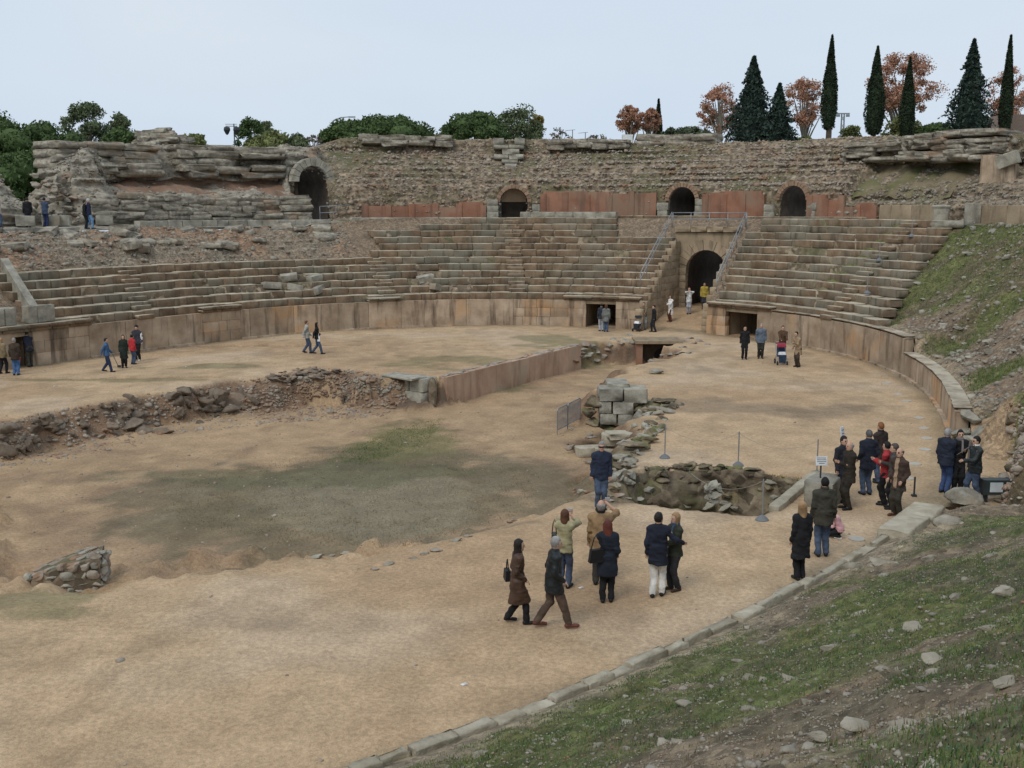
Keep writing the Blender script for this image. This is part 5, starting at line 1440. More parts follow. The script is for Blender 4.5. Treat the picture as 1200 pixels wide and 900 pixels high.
def tree(name, label, px, py_top, D, base_z, kind, width, group=None, col=None, bark=None, py_crown=None, n=3200, leaf=.24, cat='tree', gap=.0):
    """crown top and sides from the picture, standing on the land outside; metres follow from the distance"""
    topP = at_depth(px, py_top, D); x, y, zt = topP
    w = width * D / F / 2
    zb = at_depth(px, py_crown, D)[2] if py_crown else base_z + (zt - base_z) * .3
    root = empty(name, label, cat, (x, y, base_z), group=group)
    zt_l, zb_l = zt - base_z, zb - base_z; hC = zt_l - zb_l
    mb = MB()
    tr = .10 + .018 * zt_l
    mb.tube([(0, 0, -.3), (random.uniform(-.1, .1), random.uniform(-.1, .1), zt_l * .5), (0, 0, zt_l * .9)], [tr, tr * .65, .03], 7)
    P = []
    if kind == 'cypress':
        z = rng.random(n) ** .9; a = rng.uniform(0, 2 * np.pi, n)
        prof = np.interp(z, [0, .03, .12, .35, .6, .82, 1], [.35, .8, 1, .97, .72, .38, .02])
        lump = 1 + .22 * vn(np.cos(a) * 2.2, np.sin(a) * 2.2, z * 9, 3)
        r = w * prof * lump * np.sqrt(rng.uniform(.55, 1.0, n))
        P = np.stack([r * np.cos(a), r * np.sin(a), zb_l + z * hC], -1)
    elif kind == 'fir':
        z = rng.random(n) ** 1.25; a = rng.uniform(0, 2 * np.pi, n)
        tiers = 11; ph = (z * tiers) % 1.0
        br = .66 + .28 * (1 - ph) + .42 * vn(np.cos(a) * 2.5, np.sin(a) * 2.5, np.floor(z * tiers) * 3.7, 8)
        prof = np.interp(z, [0, .1, .35, .6, .8, 1], [.86, 1, .86, .56, .27, .04])
        r = w * prof * br * rng.random(n) ** .4
        P = np.stack([r * np.cos(a), r * np.sin(a), zb_l + z * hC - .12 * r], -1)
    else:
        K = {'round': 30, 'pine': 26, 'plane': 60, 'airy': 40, 'bare': 22}[kind]
        cs = []
        for i in range(K):
            a = rng.uniform(0, 2 * np.pi); rr_ = w * .78 * rng.random() ** .5; zz_ = rng.random()
            if kind == 'pine': zc = zb_l + hC * (.42 + .42 * (1 - (rr_ / w) ** 2) * rng.uniform(.6, 1)); rad = w * rng.uniform(.3, .45)
            elif kind == 'round': zc = zb_l + hC * (.25 + .55 * zz_); rr_ *= math.sqrt(max(.12, 1 - (1.7 * (zz_ - .42)) ** 2)); rad = w * rng.uniform(.25, .42)
            elif kind == 'airy': zc = zb_l + hC * (.1 + .82 * zz_); rr_ *= math.sqrt(max(.1, 1 - (1.5 * (zz_ - .35)) ** 2)); rad = w * rng.uniform(.22, .42)
            else: zc = zb_l + hC * (.1 + .82 * zz_); rr_ *= math.sqrt(max(.1, 1 - (1.8 * (zz_ - .45)) ** 2)); rad = w * rng.uniform(.10, .30)
            cs.append((rr_ * math.cos(a), rr_ * math.sin(a), zc, rad))
        cs = np.array(cs)
        k = rng.integers(0, K, n); d = rng.normal(size=(n, 3)); d /= np.linalg.norm(d, axis=1)[:, None]
        rs = rng.random(n) ** (.35 if kind in ('round', 'pine') else .6)
        P = cs[k, :3] + d * (cs[k, 3] * rs)[:, None] * np.array([1, 1, .72 if kind != 'plane' else .8])
        P = P[vn(P[:, 0] * 1.1 + px, P[:, 1] * 1.1, P[:, 2] * 1.1, 5) > -.9 + gap]
        P[:, 2] = np.minimum(P[:, 2], zt_l + .1)
        if kind != 'pine' or True:
            for c_ in cs[:14]:
                zs_ = max(zb_l * .55, c_[2] * .62)
                mb.tube([(0, 0, zs_), (c_[0] * .5, c_[1] * .5, (zs_ + c_[2]) / 2 + .15), (c_[0], c_[1], c_[2])], [tr * .4, tr * .22, .02], 5)
    V, Fc = leaf_mesh(P, leaf, None, 'crown')
    # shaded inner mass so that the crown is not see-through everywhere
    if kind in ('cypress', 'fir'):
        zz_ = np.linspace(.02, .96, 16); aa = np.linspace(0, 2 * np.pi, 13)
        pr_ = np.interp(zz_, [0, .03, .12, .35, .6, .82, 1], [.35, .8, 1, .97, .72, .38, .02]) if kind == 'cypress' else np.interp(zz_, [0, .12, .5, .8, 1], [.8, 1, .64, .27, .03])
        rr2 = w * (.80 if kind == 'cypress' else .50) * pr_[:, None] * (1 + .12 * vn(np.cos(aa)[None] * 2, np.sin(aa)[None] * 2, zz_[:, None] * 9, 3))
        C = np.stack([rr2 * np.cos(aa), rr2 * np.sin(aa), np.repeat((zb_l + zz_ * hC)[:, None], 13, 1)], -1).reshape(-1, 3)
        Fc = np.vstack([Fc, grid_faces(16, 13) + len(V)]); V = np.vstack([V, C])
    elif kind in ('round', 'pine'):
        for c_ in cs:
            th2 = np.linspace(0, np.pi, 5)[:, None]; ph2 = np.linspace(0, 2 * np.pi, 8)[None]
            C = np.stack([np.sin(th2) * np.cos(ph2), np.sin(th2) * np.sin(ph2), np.cos(th2) * .72 + 0 * ph2], -1).reshape(-1, 3) * c_[3] * .68 + c_[:3]
            C[:, 2] = np.minimum(C[:, 2], zt_l)
            Fc = np.vstack([Fc, grid_faces(5, 8) + len(V)]); V = np.vstack([V, C])
    mb.build('trunk', bark or BARK, root)
    add('crown', mesh_np('crown', V, Fc, col), root)
    return root
GREEN = leafmat('pine_green', (.075, .115, .042)); OLIVE = leafmat('olive_leaves', (.13, .16, .085)); YELLOW = leafmat('yellow_green_leaves', (.17, .19, .075)); DKG = leafmat('fir_green', (.038, .058, .045))
CYP = leafmat('cypress_green', (.032, .048, .026)); RUST = leafmat('rust_plane_leaves', (.40, .215, .14)); GREYG = leafmat('grey_green_leaves', (.10, .125, .075)); GOLD = leafmat('golden_leaves', (.30, .23, .08))
G1, G2, G3, G4 = 'evergreens beyond the left ruins', 'cypresses along the skyline', 'rust coloured plane trees', 'shrubs and trees behind the wall'
BZ = 6.6
for px, pt_, D, w_, pc, kind, m, lab in (
    (-12, 116, 118, 120, 235, 'round', GREEN, 'dark round evergreen reaching highest beside the far left ruins'),
    (42, 131, 116, 112, 235, 'round', GREEN, 'broad dark evergreen dome beside the feathery tree'),
    (72, 146, 112, 76, 225, 'round', GREEN, 'low dark evergreen between the dome and the feathery tree'),
    (98, 116, 125, 66, 215, 'airy', OLIVE, 'tall feathery grey green tree behind the left ruin'),
    (133, 126, 128, 50, 205, 'airy', OLIVE, 'slim feathery tree beside the masonry mound'),
    (146, 145, 112, 62, 205, 'round', GREEN, 'small dark bush tucked left of the masonry mound'),
    (22, 168, 104, 110, 262, 'round', GREEN, 'low green thicket filling the gap beside the broken ruin'),
    (228, 149, 118, 46, 205, 'round', YELLOW, 'yellow green bush right of the masonry mound'),
    (292, 136, 135, 42, 205, 'airy', GREEN, 'dark pointed tree next to the double lantern'),
    (312, 142, 138, 34, 190, 'airy', OLIVE, 'wispy tree behind the dark pointed tree'),
    (320, 152, 120, 76, 205, 'round', YELLOW, 'light green bush beyond the left arch'),
    (344, 145, 122, 46, 205, 'round', OLIVE, 'rounded green tree just left of the bare shrub'),
    (408, 137, 118, 72, 200, 'pine', GREEN, 'stone pine with rounded crown beside the street lamp'),
    (455, 131, 122, 104, 200, 'pine', GREEN, 'wide stone pine above the wall end'),
    (437, 134, 125, 50, 190, 'pine', GREEN, 'stone pine crown between two others'),
    (556, 124, 120, 76, 200, 'pine', GREEN, 'dense dark stone pine left of the stair blocks'),
    (530, 140, 118, 36, 185, 'round', GREEN, 'small dark tree leaning on the dense stone pine'),
    (606, 124, 124, 74, 205, 'airy', OLIVE, 'leafy olive green tree above the stair blocks'),
    (628, 130, 128, 24, 180, 'airy', GOLD, 'golden topped tree beside the olive green tree'),
    (790, 145, 130, 38, 185, 'round', GREYG, 'grey green bush behind the cap right of the small cypress'),
    (815, 143, 132, 40, 185, 'round', GREYG, 'grey green bush under the rust coloured tree'),
    (942, 160, 122, 36, 190, 'airy', YELLOW, 'yellow green shrub under the rust tree by the dark fir'),
    (1000, 148, 118, 40, 185, 'airy', YELLOW, 'pale yellow shrub left of the wide cypress'),
    (1062, 138, 116, 64, 185, 'airy', YELLOW, 'yellow leaved shrub between two cypresses'),
    (1098, 143, 112, 54, 180, 'round', GREEN, 'green hedge bush behind the concrete cap'),
    (1190, 165, 105, 50, 200, 'round', GREEN, 'low hedge below the pink roofed shed')):
    tree('tree', lab, px, pt_, D, BZ, kind, w_, G1 if px < 180 else G4, m, None, pc, 11000 if w_ > 60 else 6500, .20 if kind in ('round', 'pine') else .17, gap=.25 if kind == 'airy' else 0)
for px, pt_, D, w_, pc, lab in ((772, 116, 132, 9, 172, 'small thin cypress beside the rust coloured tree'), (975.5, 41, 112, 17, 152, 'tall cypress on a bare stem right of the dark fir'), (1029, 54, 110, 21, 158, 'wide tall cypress in front of the great rust tree'),
                                (1067, 67, 112, 16, 162, 'shorter cypress in front of the great rust tree'), (1185, 41, 106, 14, 158, 'narrow cypress beside the pink roofed shed')):
    tree('cypress_tree', lab, px, pt_, D, BZ, 'cypress', w_, G2, CYP, None, pc, 6500, .12)
tree('fir_tree', 'big ragged dark fir with a leaning companion', 884, 66, 112, BZ, 'fir', 70, 'dark firs', DKG, None, 176, 10000, .18)
tree('fir_tree', 'lower dark fir grown against the big ragged fir', 914, 98, 110, BZ, 'fir', 52, 'dark firs', DKG, None, 178, 7500, .18)
tree('fir_tree', 'blue green conical fir near the pink roofed shed', 1142, 46, 106, BZ, 'fir', 60, 'dark firs', DKG, None, 166, 10000, .17)
for px, pt_, D, w_, pc, lab in ((738, 123, 126, 42, 158, 'small rust leaved plane tree behind the wall slabs'), (762, 126, 128, 30, 156, 'rust leaved plane tree beside the small thin cypress'), (846, 96, 122, 66, 158, 'rust leaved plane tree left of the dark fir'), (944, 90, 124, 62, 152, 'rust leaved plane tree between fir and tall cypress'),
                                (1060, 62, 120, 100, 136, 'great rust leaved plane tree behind two cypresses'), (1184, 78, 116, 60, 150, 'rust leaved plane tree behind the narrow cypress')):
    tree('plane_tree', lab, px, pt_, D, BZ, 'plane', w_, G3, RUST, PALEBARK, pc, 14000 if w_ > 80 else 7000, .125, gap=.15)
for px, pt_, w_, lab in ((368, 158, 26, 'bare pale shrub beside the left arch'), (655, 148, 40, 'bare twiggy bush right of the stair blocks'), (700, 156, 44, 'bare pollard branches above the wall')):
    tree('bare_shrub', lab, px, pt_, 112, BZ + 3, 'bare', w_, G4, leafmat('twig_leaves', (.16, .14, .11)), PALEBARK if px < 400 else BARK, 178, 260, .16, cat='shrub')
# faint far wood closing the horizon
def far_wood():
    pts = []
    for a in np.linspace(-45, 45, 150):
        D = 420 + 60 * random.random(); x = D * math.tan(R(a)); hgt = random.uniform(5, 9)
        n = 60; th_ = rng.uniform(0, 6.28, n); r = rng.random(n) ** .5 * 7
        pts.append(np.stack([x + r * np.cos(th_), D + r * np.sin(th_), 6.6 + rng.random(n) * hgt], -1))
    V, Fc = leaf_mesh(np.vstack(pts), 1.5, None, 'x')
    add('distant_wood', mesh_np('distant_wood', V, Fc, OLIVE), kind='stuff', label='distant strip of trees beyond the amphitheatre')
far_wood()

# ------------------------------------------------------------------ lamps, mast and shed on the skyline
def post(name, label, px, py_top, D, build, cat='lamp'):
    t = at_depth(px, py_top, D); root = empty(name, label, cat, (t[0], t[1], BZ)); build(root, t[2] - BZ); return root
def lantern(root, H_):
    MB().lathe([(.16, 0), (.10, .3), (.075, .6), (.06, H_)], (0, 0, 0), 10).build('pole', DARKM, root, True)
    MB().tube([(-.9, 0, H_ - .25), (.35, 0, H_ - .25)], .035, 6).tube([(-.9, 0, H_ - .05), (.35, 0, H_ - .05)], .025, 6).build('cross_arm', DARKM, root)
    for x in (-.75, .25):
        MB().lathe([(.05, 0), (.30, -.05), (.36, -.35), (.16, -.75), (.05, -.85)][::-1], (x, 0, H_ - .3), 8).build('lantern', DARKM, root)
post('street_lantern', 'dark pole with two hanging lanterns behind the left wall', 274, 145, 118, lantern)
def arm(root, H_):
    MB().tube([(0, 0, 0), (0, 0, H_ - 1.2), (.25, 0, H_ - .35), (1.0, 0, H_ - .05), (1.9, 0, H_)], [.1, .07, .06, .05, .045], 7).build('pole', STEEL, root, True)
    MB().box((2.2, 0, H_ - .01), (.7, .25, .12)).build('lamp_head', STEEL, root)
post('street_lamp', 'curved arm street lamp rising over the stone pines', 388, 137, 118, arm)
def mast(root, H_):
    for x, y in ((-.3, -.3), (.3, -.3), (.3, .3), (-.3, .3)):
        MB().tube([(x, y, 0), (x * .5, y * .5, H_)], .05, 5).build('leg', STEEL, root)
    mb = MB()
    for i in range(14):
        z = H_ * i / 14; k = 1 - .5 * i / 14; z2 = H_ * (i + 1) / 14
        mb.tube([(-.3 * k, -.3 * k, z), (.3 * k, -.3 * k, z2)], .025, 4).tube([(.3 * k, .3 * k, z), (-.3 * k, .3 * k, z2)], .025, 4)
    mb.build('lattice', STEEL, root)
    MB().box((0, 0, H_), (1.6, .3, .12)).box((-.6, 0, H_ - .25), (.4, .3, .3)).box((.6, 0, H_ - .25), (.4, .3, .3)).build('floodlight_bar', STEEL, root)
post('floodlight_mast', 'slim steel lattice mast right of the tall cypress', 988, 133, 140, mast, 'mast')
for px, pt_, lab in ((671, 152, 'thin aerial left of the bare branches'), (686, 155, 'thin forked aerial above the bare branches')):
    post('aerial', lab, px, pt_, 125, lambda root, H_: (MB().tube([(0, 0, 0), (0, 0, H_)], .05, 5).build('pole', STEEL, root), MB().tube([(-.8, 0, H_ - .1), (.3, 0, H_)], .035, 4).build('arm', STEEL, root)), 'aerial')
post('white_plinth', 'small white plinth behind the wall under the rust tree', 735, 158, 112, lambda root, H_: MB().box((0, 0, H_ - .6), (1.0, 1.0, 1.2)).box((0, 0, H_ / 2 - .6), (1.3, 1.3, H_ - 1.2)).build('block', flat('white_paint', (.75, .75, .74)), root), 'plinth')
def shed(root, H_):
    MB().box((0, 0, H_ / 2 - .2), (6, 4, H_ - .4)).build('wall', flat('blue_sheet', (.16, .22, .34)), root)
    MB().box((0, 0, H_ - .2), (6.4, 4.4, .18)).build('fascia', flat('pink_sheet', (.55, .18, .32)), root)
    MB().prism([(-3.2, H_ - .1), (3.2, H_ - .1), (2.4, H_ + 1.4), (-2.4, H_ + 1.4)], -2.2, 2.2).build('roof', flat('shed_roof', (.22, .16, .13)), root)
post('shed', 'blue shed with pink fascia behind the narrow cypress', 1192, 153, 112, shed, 'building')
# ------------------------------------------------------------------ people
def smin(a, b, k):
    h_ = np.clip(.5 + .5 * (b - a) / k, 0, 1)
    return b + (a - b) * h_ - k * h_ * (1 - h_)
def cap(G, a, b, ra, rb, sq=(1, 1, 1)):
    """tapered capsule between two joints, squashed by sq"""
    a = np.asarray(a, float); b = np.asarray(b, float); s = np.asarray(sq, float)
    p = (G - a) / s; e = (b - a) / s
    t = np.clip((p @ e) / max(1e-9, e @ e), 0, 1)
    d = np.linalg.norm(p - t[..., None] * e, axis=-1)
    return (d - (ra + (rb - ra) * t)) * s.min()
def ell(G, c, r):
    r = np.asarray(r, float); q = (G - np.asarray(c)) / r
    k = np.linalg.norm(q, axis=-1)
    return (k - 1) * r.min()
def surface_net(Fd, o, hstep):
    """mesh of the zero level of a sampled field"""
    s = Fd < 0
    nx, ny, nz_ = Fd.shape
    c = [s[i:nx - 1 + i, j:ny - 1 + j, k:nz_ - 1 + k] for i in (0, 1) for j in (0, 1) for k in (0, 1)]
    cnt = sum(q.astype(np.int8) for q in c); act = (cnt > 0) & (cnt < 8)
    idx = -np.ones(act.shape, int); I = np.argwhere(act); idx[act] = np.arange(len(I))
    acc = np.zeros((len(I), 3)); w = np.zeros(len(I))
    cor = [(i, j, k) for i in (0, 1) for j in (0, 1) for k in (0, 1)]
    for a in cor:
        for ax in range(3):
            if a[ax] == 0:
                b = list(a); b[ax] = 1
                fa = Fd[I[:, 0] + a[0], I[:, 1] + a[1], I[:, 2] + a[2]]; fb = Fd[I[:, 0] + b[0], I[:, 1] + b[1], I[:, 2] + b[2]]
                x = (fa < 0) != (fb < 0)
                t = np.where(x, fa / np.where(x, fa - fb, 1), 0)
                p = np.array(a, float)[None] + np.zeros((len(I), 3)); p[:, ax] += t
                acc += p * x[:, None]; w += x
    V = (I + acc / w[:, None]) * hstep + o
    Fs = []
    for ax in range(3):
        sl0 = [slice(None)] * 3; sl1 = [slice(None)] * 3; sl0[ax] = slice(0, -1); sl1[ax] = slice(1, None)
        A, B = s[tuple(sl0)], s[tuple(sl1)]
        E = np.argwhere(A != B)
        u, v = (ax + 1) % 3, (ax + 2) % 3
        ok = (E[:, u] > 0) & (E[:, v] > 0) & (E[:, u] < Fd.shape[u] - 1) & (E[:, v] < Fd.shape[v] - 1); E = E[ok]
        if not len(E): continue
        q = []
        for du, dv in ((-1, -1), (0, -1), (0, 0), (-1, 0)):
            e = E.copy(); e[:, u] += du; e[:, v] += dv; q.append(idx[e[:, 0], e[:, 1], e[:, 2]])
        q = np.stack(q, -1); flip = ~A[tuple(E.T)]
        q[flip] = q[flip][:, ::-1]
        Fs.append(q[(q >= 0).all(1)])
    return V, np.vstack(Fs)
def ik(a, b, l1, l2, pole):
    a = np.array(a, float); b = np.array(b, float); d = b - a; L = np.linalg.norm(d)
    L2 = min(L, (l1 + l2) * .999); d = d / max(L, 1e-6); b = a + d * L2
    x = (l1 * l1 - l2 * l2 + L2 * L2) / (2 * L2); hh_ = math.sqrt(max(0, l1 * l1 - x * x))
    pl = np.array(pole, float); pl = pl - d * (pl @ d); n = np.linalg.norm(pl); pl = pl / n if n > 1e-6 else np.array([0, -1, 0])
    return a + d * x + pl * hh_, b
CLOTH = {}
def cloth(c, rough=.85, kind=''):
    k = (c, rough)
    if k not in CLOTH: CLOTH[k] = flat('cloth_%02d' % len(CLOTH) + kind, c, rough, var=.32, bump=.25, spec=.25, bscale=40)
    return CLOTH[k]
SKIN = flat('skin', (.50, .31, .22), .6, var=.06); EYE = flat('eye_dark', (.03, .02, .02), .3, var=0); LIP = flat('lips', (.38, .17, .14), .5, var=.05)
NAVY, BLACK, BROWN, JEANS, DKGREEN, GREYC, TAN, WHITE = (.016, .020, .034), (.014, .014, .016), (.060, .035, .024), (.062, .088, .14), (.035, .04, .028), (.10, .105, .11), (.26, .17, .09), (.62, .61, .58)
DKHAIR, BRHAIR, GRHAIR, BLOND, REDH, BLK = (.018, .014, .012), (.09, .04, .022), (.30, .29, .28), (.30, .19, .10), (.10, .028, .02), (.01, .009, .009)
def person(loc, yaw, H_=1.72, res=.03, label='', group=None, top=NAVY, legs=JEANS, shoes=BLACK, hair=DKHAIR, hairlen=0, hem=.80, stride=0.0, arms=('down', 'down'), lean=0.0, head_turn=0.0,
           female=False, fat=1.0, collar=None, open_coat=None, squat=False, bald=False, top_rough=.85, skirt=0.0, scarf=None, hat=None, beard=False, two_tone=None, sunglasses=False):
    s = H_ / 1.75
    root = empty('person', label, 'person', loc, yaw, group)
    hipz, kz = (.92, .48)
    hw = .085; shw = (.150 if female else .172) * (.5 + .5 * fat); ly = lean
    if squat: hipz = .30
    pel = np.array([0, 0, hipz])
    th_l = hipz and .45
    sh = [np.array([sx * shw, ly * .9, hipz + .495]) for sx in (-1, 1)]
    chest = np.array([0, ly * .75, hipz + .40]); neck = np.array([0, ly * 1.05, hipz + .60]); head = np.array([0, ly * 1.3 + .02, hipz + .725])
    feet = [np.array([-hw, -stride * .5, .085 + (.05 if stride > .3 else 0)]), np.array([hw, stride * .5, .085])]
    if squat: feet = [np.array([-.1, -.02, .08]), np.array([.1, .06, .08])]; sh = [q + np.array([0, .18, -.08]) for q in sh]; chest = chest + [0, .12, -.05]; neck = neck + [0, .2, -.10]; head = head + [0, .26, -.14]
    hips = [pel + [sx * hw, 0, 0] for sx in (-1, 1)]
    knees = []
    for i in (0, 1):
        k_, f_ = ik(hips[i], feet[i], .445, .42, (0, 1, 0)); knees.append(k_); feet[i] = f_
    toes = []
    for i in (0, 1):
        tz = .035 if not (stride > .3 and i == 0) else .0
        toes.append(feet[i] + np.array([(-.03, .03)[i], .17, -.05 if tz else -.085]))
    ARM = {'down': (.055, .05, -.52), 'pocket': (.035, .12, -.44), 'hip': (.16, .02, -.40), 'camera': (-.12, .30, .17), 'phone': (-.10, .30, -.18), 'fwd': (.0, .40, -.25), 'push': (-.02, .42, -.33), 'cross': (-.22, .18, -.30),
           'hold': (.30, .22, -.30), 'swingf': (.05, .24, -.46), 'swingb': (.07, -.20, -.48), 'back': (-.10, -.16, -.42), 'face': (-.12, .12, .12), 'knee': (-.02, .30, -.30)}
    elb, wri = [], []
    for i, sx in enumerate((-1, 1)):
        o_ = ARM[arms[i]] if isinstance(arms[i], str) else arms[i]
        tgt = sh[i] + np.array([o_[0] * sx, o_[1], o_[2]])
        pole = (sx * .25, -1.0, -.3) if o_[2] < .05 else (sx * 1.0, .1, -.6)
        e_, w_ = ik(sh[i], tgt, .285, .255, pole); elb.append(e_); wri.append(w_)
    pts = np.array([*feet, *toes, *knees, *elb, *wri, head, chest])
    lo = pts.min(0) - .30; hi = pts.max(0) + .30; lo[2] = -.05; hi[2] = max(head[2] + .18, max(w_[2] for w_ in wri) + .16)
    hs_ = res / s
    ax = [np.arange(lo[k], hi[k] + hs_, hs_) for k in range(3)]
    G = np.stack(np.meshgrid(*ax, indexing='ij'), -1); o = lo
    ct, st_ = math.cos(head_turn), math.sin(head_turn)
    Hd = G - head; Hd = np.stack([Hd[..., 0] * ct + Hd[..., 1] * st_, -Hd[..., 0] * st_ + Hd[..., 1] * ct, Hd[..., 2]], -1)   # head space, +y is the face
    wr = .013 * fbm(G[..., 0] * 7, G[..., 1] * 7, G[..., 2] * 10, int(H_ * 100) + len(label), 2) + .011 * (1 - 2 * np.abs(vn(G[..., 0] * 7 + G[..., 2] * 5, G[..., 1] * 7, G[..., 2] * 13, 5 + len(label))))
    def out(name, fd, m, par=root, smooth=True):
        if not (fd < 0).any(): return None
        V, Fc = surface_net(fd, o, hs_)
        return add(name, mesh_np(name, V * s, Fc, m, smooth=smooth), par)
    # one continuous body: head, neck, trunk, limbs and feet
    hd = ell(Hd, (0, 0, 0), (.078, .098, .120)); hd = smin(hd, ell(Hd, (0, .035, -.080), (.05, .05, .045)), .03)
    hd = smin(hd, cap(Hd, (0, .088, .01), (0, .105, -.025), .010, .016), .015)
    for sx in (-1, 1): hd = np.minimum(hd, ell(Hd, (sx * .078, -.005, -.01), (.014, .024, .034)))
    body = smin(hd, cap(G, neck - [0, 0, .08], head - [0, .02, .04], .058, .052), .03)
    trunk = smin(cap(G, pel + [0, 0, .02], chest, .125 * fat, .135 * fat, (1.15, .78, 1)), cap(G, sh[0], sh[1], .055, .055), .08)
    body = smin(body, trunk, .04)
    leg_f = []
    for i in (0, 1):
        lf_ = smin(cap(G, hips[i], knees[i], .085, .058), cap(G, knees[i], feet[i], .056, .038), .03); leg_f.append(lf_)
        body = smin(body, lf_, .03)
        body = smin(body, cap(G, feet[i] - [0, .03, .03], toes[i], .04, .028), .02)
        body = smin(body, smin(cap(G, sh[i], elb[i], .052, .040), cap(G, elb[i], wri[i], .038, .027), .02), .03)
        dirw = (wri[i] - elb[i]) / max(1e-6, np.linalg.norm(wri[i] - elb[i]))
        palm = wri[i] + dirw * .055
        body = smin(body, cap(G, wri[i], palm, .026, .032, (1, .8, 1)), .02)
    V, Fc = surface_net(body, o, hs_)
    # eyes, lips
    cen = V[Fc].mean(1) - head; cy = np.stack([cen[:, 0] * ct + cen[:, 1] * st_, -cen[:, 0] * st_ + cen[:, 1] * ct, cen[:, 2]], -1)
    mi = np.zeros(len(Fc), int)
    mi[(cy[:, 1] > .055) & (np.abs(cy[:, 2] - .005) < .011) & (np.abs(np.abs(cy[:, 0]) - .032) < .015)] = 1
    mi[(cy[:, 1] > .06) & (np.abs(cy[:, 2] + .063) < .009) & (np.abs(cy[:, 0]) < .024)] = 2
    # fingers: five bent tapering tubes on each palm
    if res < .024:
        mb = MB()
        for i, sx in enumerate((-1, 1)):
            d = Vector(wri[i] - elb[i]).normalized(); sd2 = d.cross(Vector((0, 1, 0.2))).normalized(); up_ = sd2.cross(d)
            pb = Vector(wri[i]) + d * .075
            for q, L_ in enumerate((.062, .072, .068, .052)):
                b0 = pb + sd2 * (.030 - .020 * q); mb.tube([b0, b0 + d * L_ * .55 - up_ * .006, b0 + d * L_ * .85 - up_ * .03], [.0095, .0085, .006], 5)
            b0 = Vector(wri[i]) + d * .03 + sd2 * .028; mb.tube([b0, b0 + d * .03 + sd2 * .025, b0 + d * .06 + sd2 * .026 - up_ * .01], [.011, .010, .007], 5)
        fv = np.array(mb.v); 
        tri = [];
        for f_ in mb.f:
            if len(f_) == 4: tri.append(f_)
        Fq = np.array(tri) + len(V); V = np.vstack([V, fv]); Fc = np.vstack([Fc, Fq]); mi = np.r_[mi, np.zeros(len(Fq), int)]
    add('body', mesh_np('body', V * s, Fc, [SKIN, EYE, LIP], mi, smooth=True), root)
    # trousers
    tr = smin(leg_f[0], leg_f[1], .02)
    for i in (0, 1):
        tr = np.minimum(tr, smin(cap(G, hips[i], knees[i], .092 * fat, .072), cap(G, knees[i], feet[i], .068, .058), .03))
    tr = smin(tr, cap(G, pel + [0, 0, -.01], pel + [0, 0, .10], .118 * fat, .118 * fat, (1.12, .82, 1)), .03)
    tr = np.maximum(tr - .006 - wr * .8, np.maximum(.055 - G[..., 2], G[..., 2] - (hipz + .16)))
    out('trousers', tr, cloth(legs))
    # shoes
    for i in (0, 1):
        sf = smin(cap(G, feet[i] - [0, .045, .045], toes[i] + [0, 0, .0], .044, .038), cap(G, feet[i] + [0, 0, .02], feet[i] - [0, .02, .04], .044, .046), .02)
        out('shoe', np.maximum(sf, np.maximum(.0 - G[..., 2], G[..., 2] - feet[i][2] - (.05 if not skirt else .25))), cloth(shoes, .5))
    # coat or jacket: trunk, skirt of the coat, sleeves
    wst = .90 if female else .98
    ct_ = smin(cap(G, pel + [0, ly * .2, .12], chest, .140 * fat * wst, .148 * fat, (1.15, .82, 1)), cap(G, sh[0], sh[1], .066, .066), .07)
    for i in (0, 1): ct_ = smin(ct_, cap(G, neck - [0, 0, .03], sh[i] + [0, 0, -.005], .062, .058), .05)
    hz_ = hem - .92 + hipz if not squat else hipz - .03
    fl = 1.0 + .25 * max(0, .85 - hem)
    ct_ = smin(ct_, cap(G, pel + [0, ly * .2, .10], [0, 0, hz_ - .05], .140 * fat, .158 * fat * fl * (1.06 if female else 1), (1.16, .92, 1)), .06)
    if stride > .2:
        for i in (0, 1): ct_ = smin(ct_, cap(G, hips[i], hips[i] + (knees[i] - hips[i]) * min(1, max(0, (.92 - hem) / .44)), .105, .10), .05)
    slv = None
    for i in (0, 1):
        a_ = smin(cap(G, sh[i] + [0, 0, -.01], elb[i], .068, .058), cap(G, elb[i], wri[i] - (wri[i] - elb[i]) * .02, .057, .045), .02)
        slv = a_ if slv is None else np.minimum(slv, a_)
    body_c = np.maximum(ct_ - .004, hz_ - G[..., 2])
    coat = smin(body_c, slv, .025) - wr
    coat = np.maximum(coat, G[..., 2] - (neck[2] + .0 + .01))
    nk = cap(G, neck - [0, 0, .04], neck + [0, .01, .035], .078, .07)
    coat = smin(coat, np.maximum(nk, G[..., 2] - neck[2] - .045), .02)
    co = out('coat' if hem < .75 else 'jacket', coat, cloth(top, top_rough))
    if collar is not None:
        out('collar', np.maximum(np.abs(cap(G, neck - [0, 0, .02], neck + [0, .01, .05], .082, .078)) - .012, np.abs(G[..., 2] - neck[2] - .02) - .035), cloth(collar), co)
    if open_coat is not None:     # shirt front seen between the open sides
        fr = np.maximum(coat - .008, np.maximum(np.abs(G[..., 0]) - .06 - .0, .02 - (G[..., 1] - ly * .5)))
        out('shirt_front', np.maximum(fr, np.maximum(hz_ + .05 - G[..., 2], G[..., 2] - neck[2] + .01)), cloth(open_coat), co)
    if two_tone is not None:      # pale sleeves
        out('sleeves', np.maximum(slv - .008, np.abs(np.abs(G[..., 0]) - .35) - .17), cloth(two_tone), co)
    if scarf is not None:
        out('scarf', np.minimum(np.maximum(np.abs(cap(G, neck - [0, 0, .02], neck + [0, .02, .03], .085, .08)) - .018, np.abs(G[..., 2] - neck[2]) - .05), cap(G, neck + [-.05, .10, -.05], chest + [-.05, .15, -.15], .03, .035)), cloth(scarf))
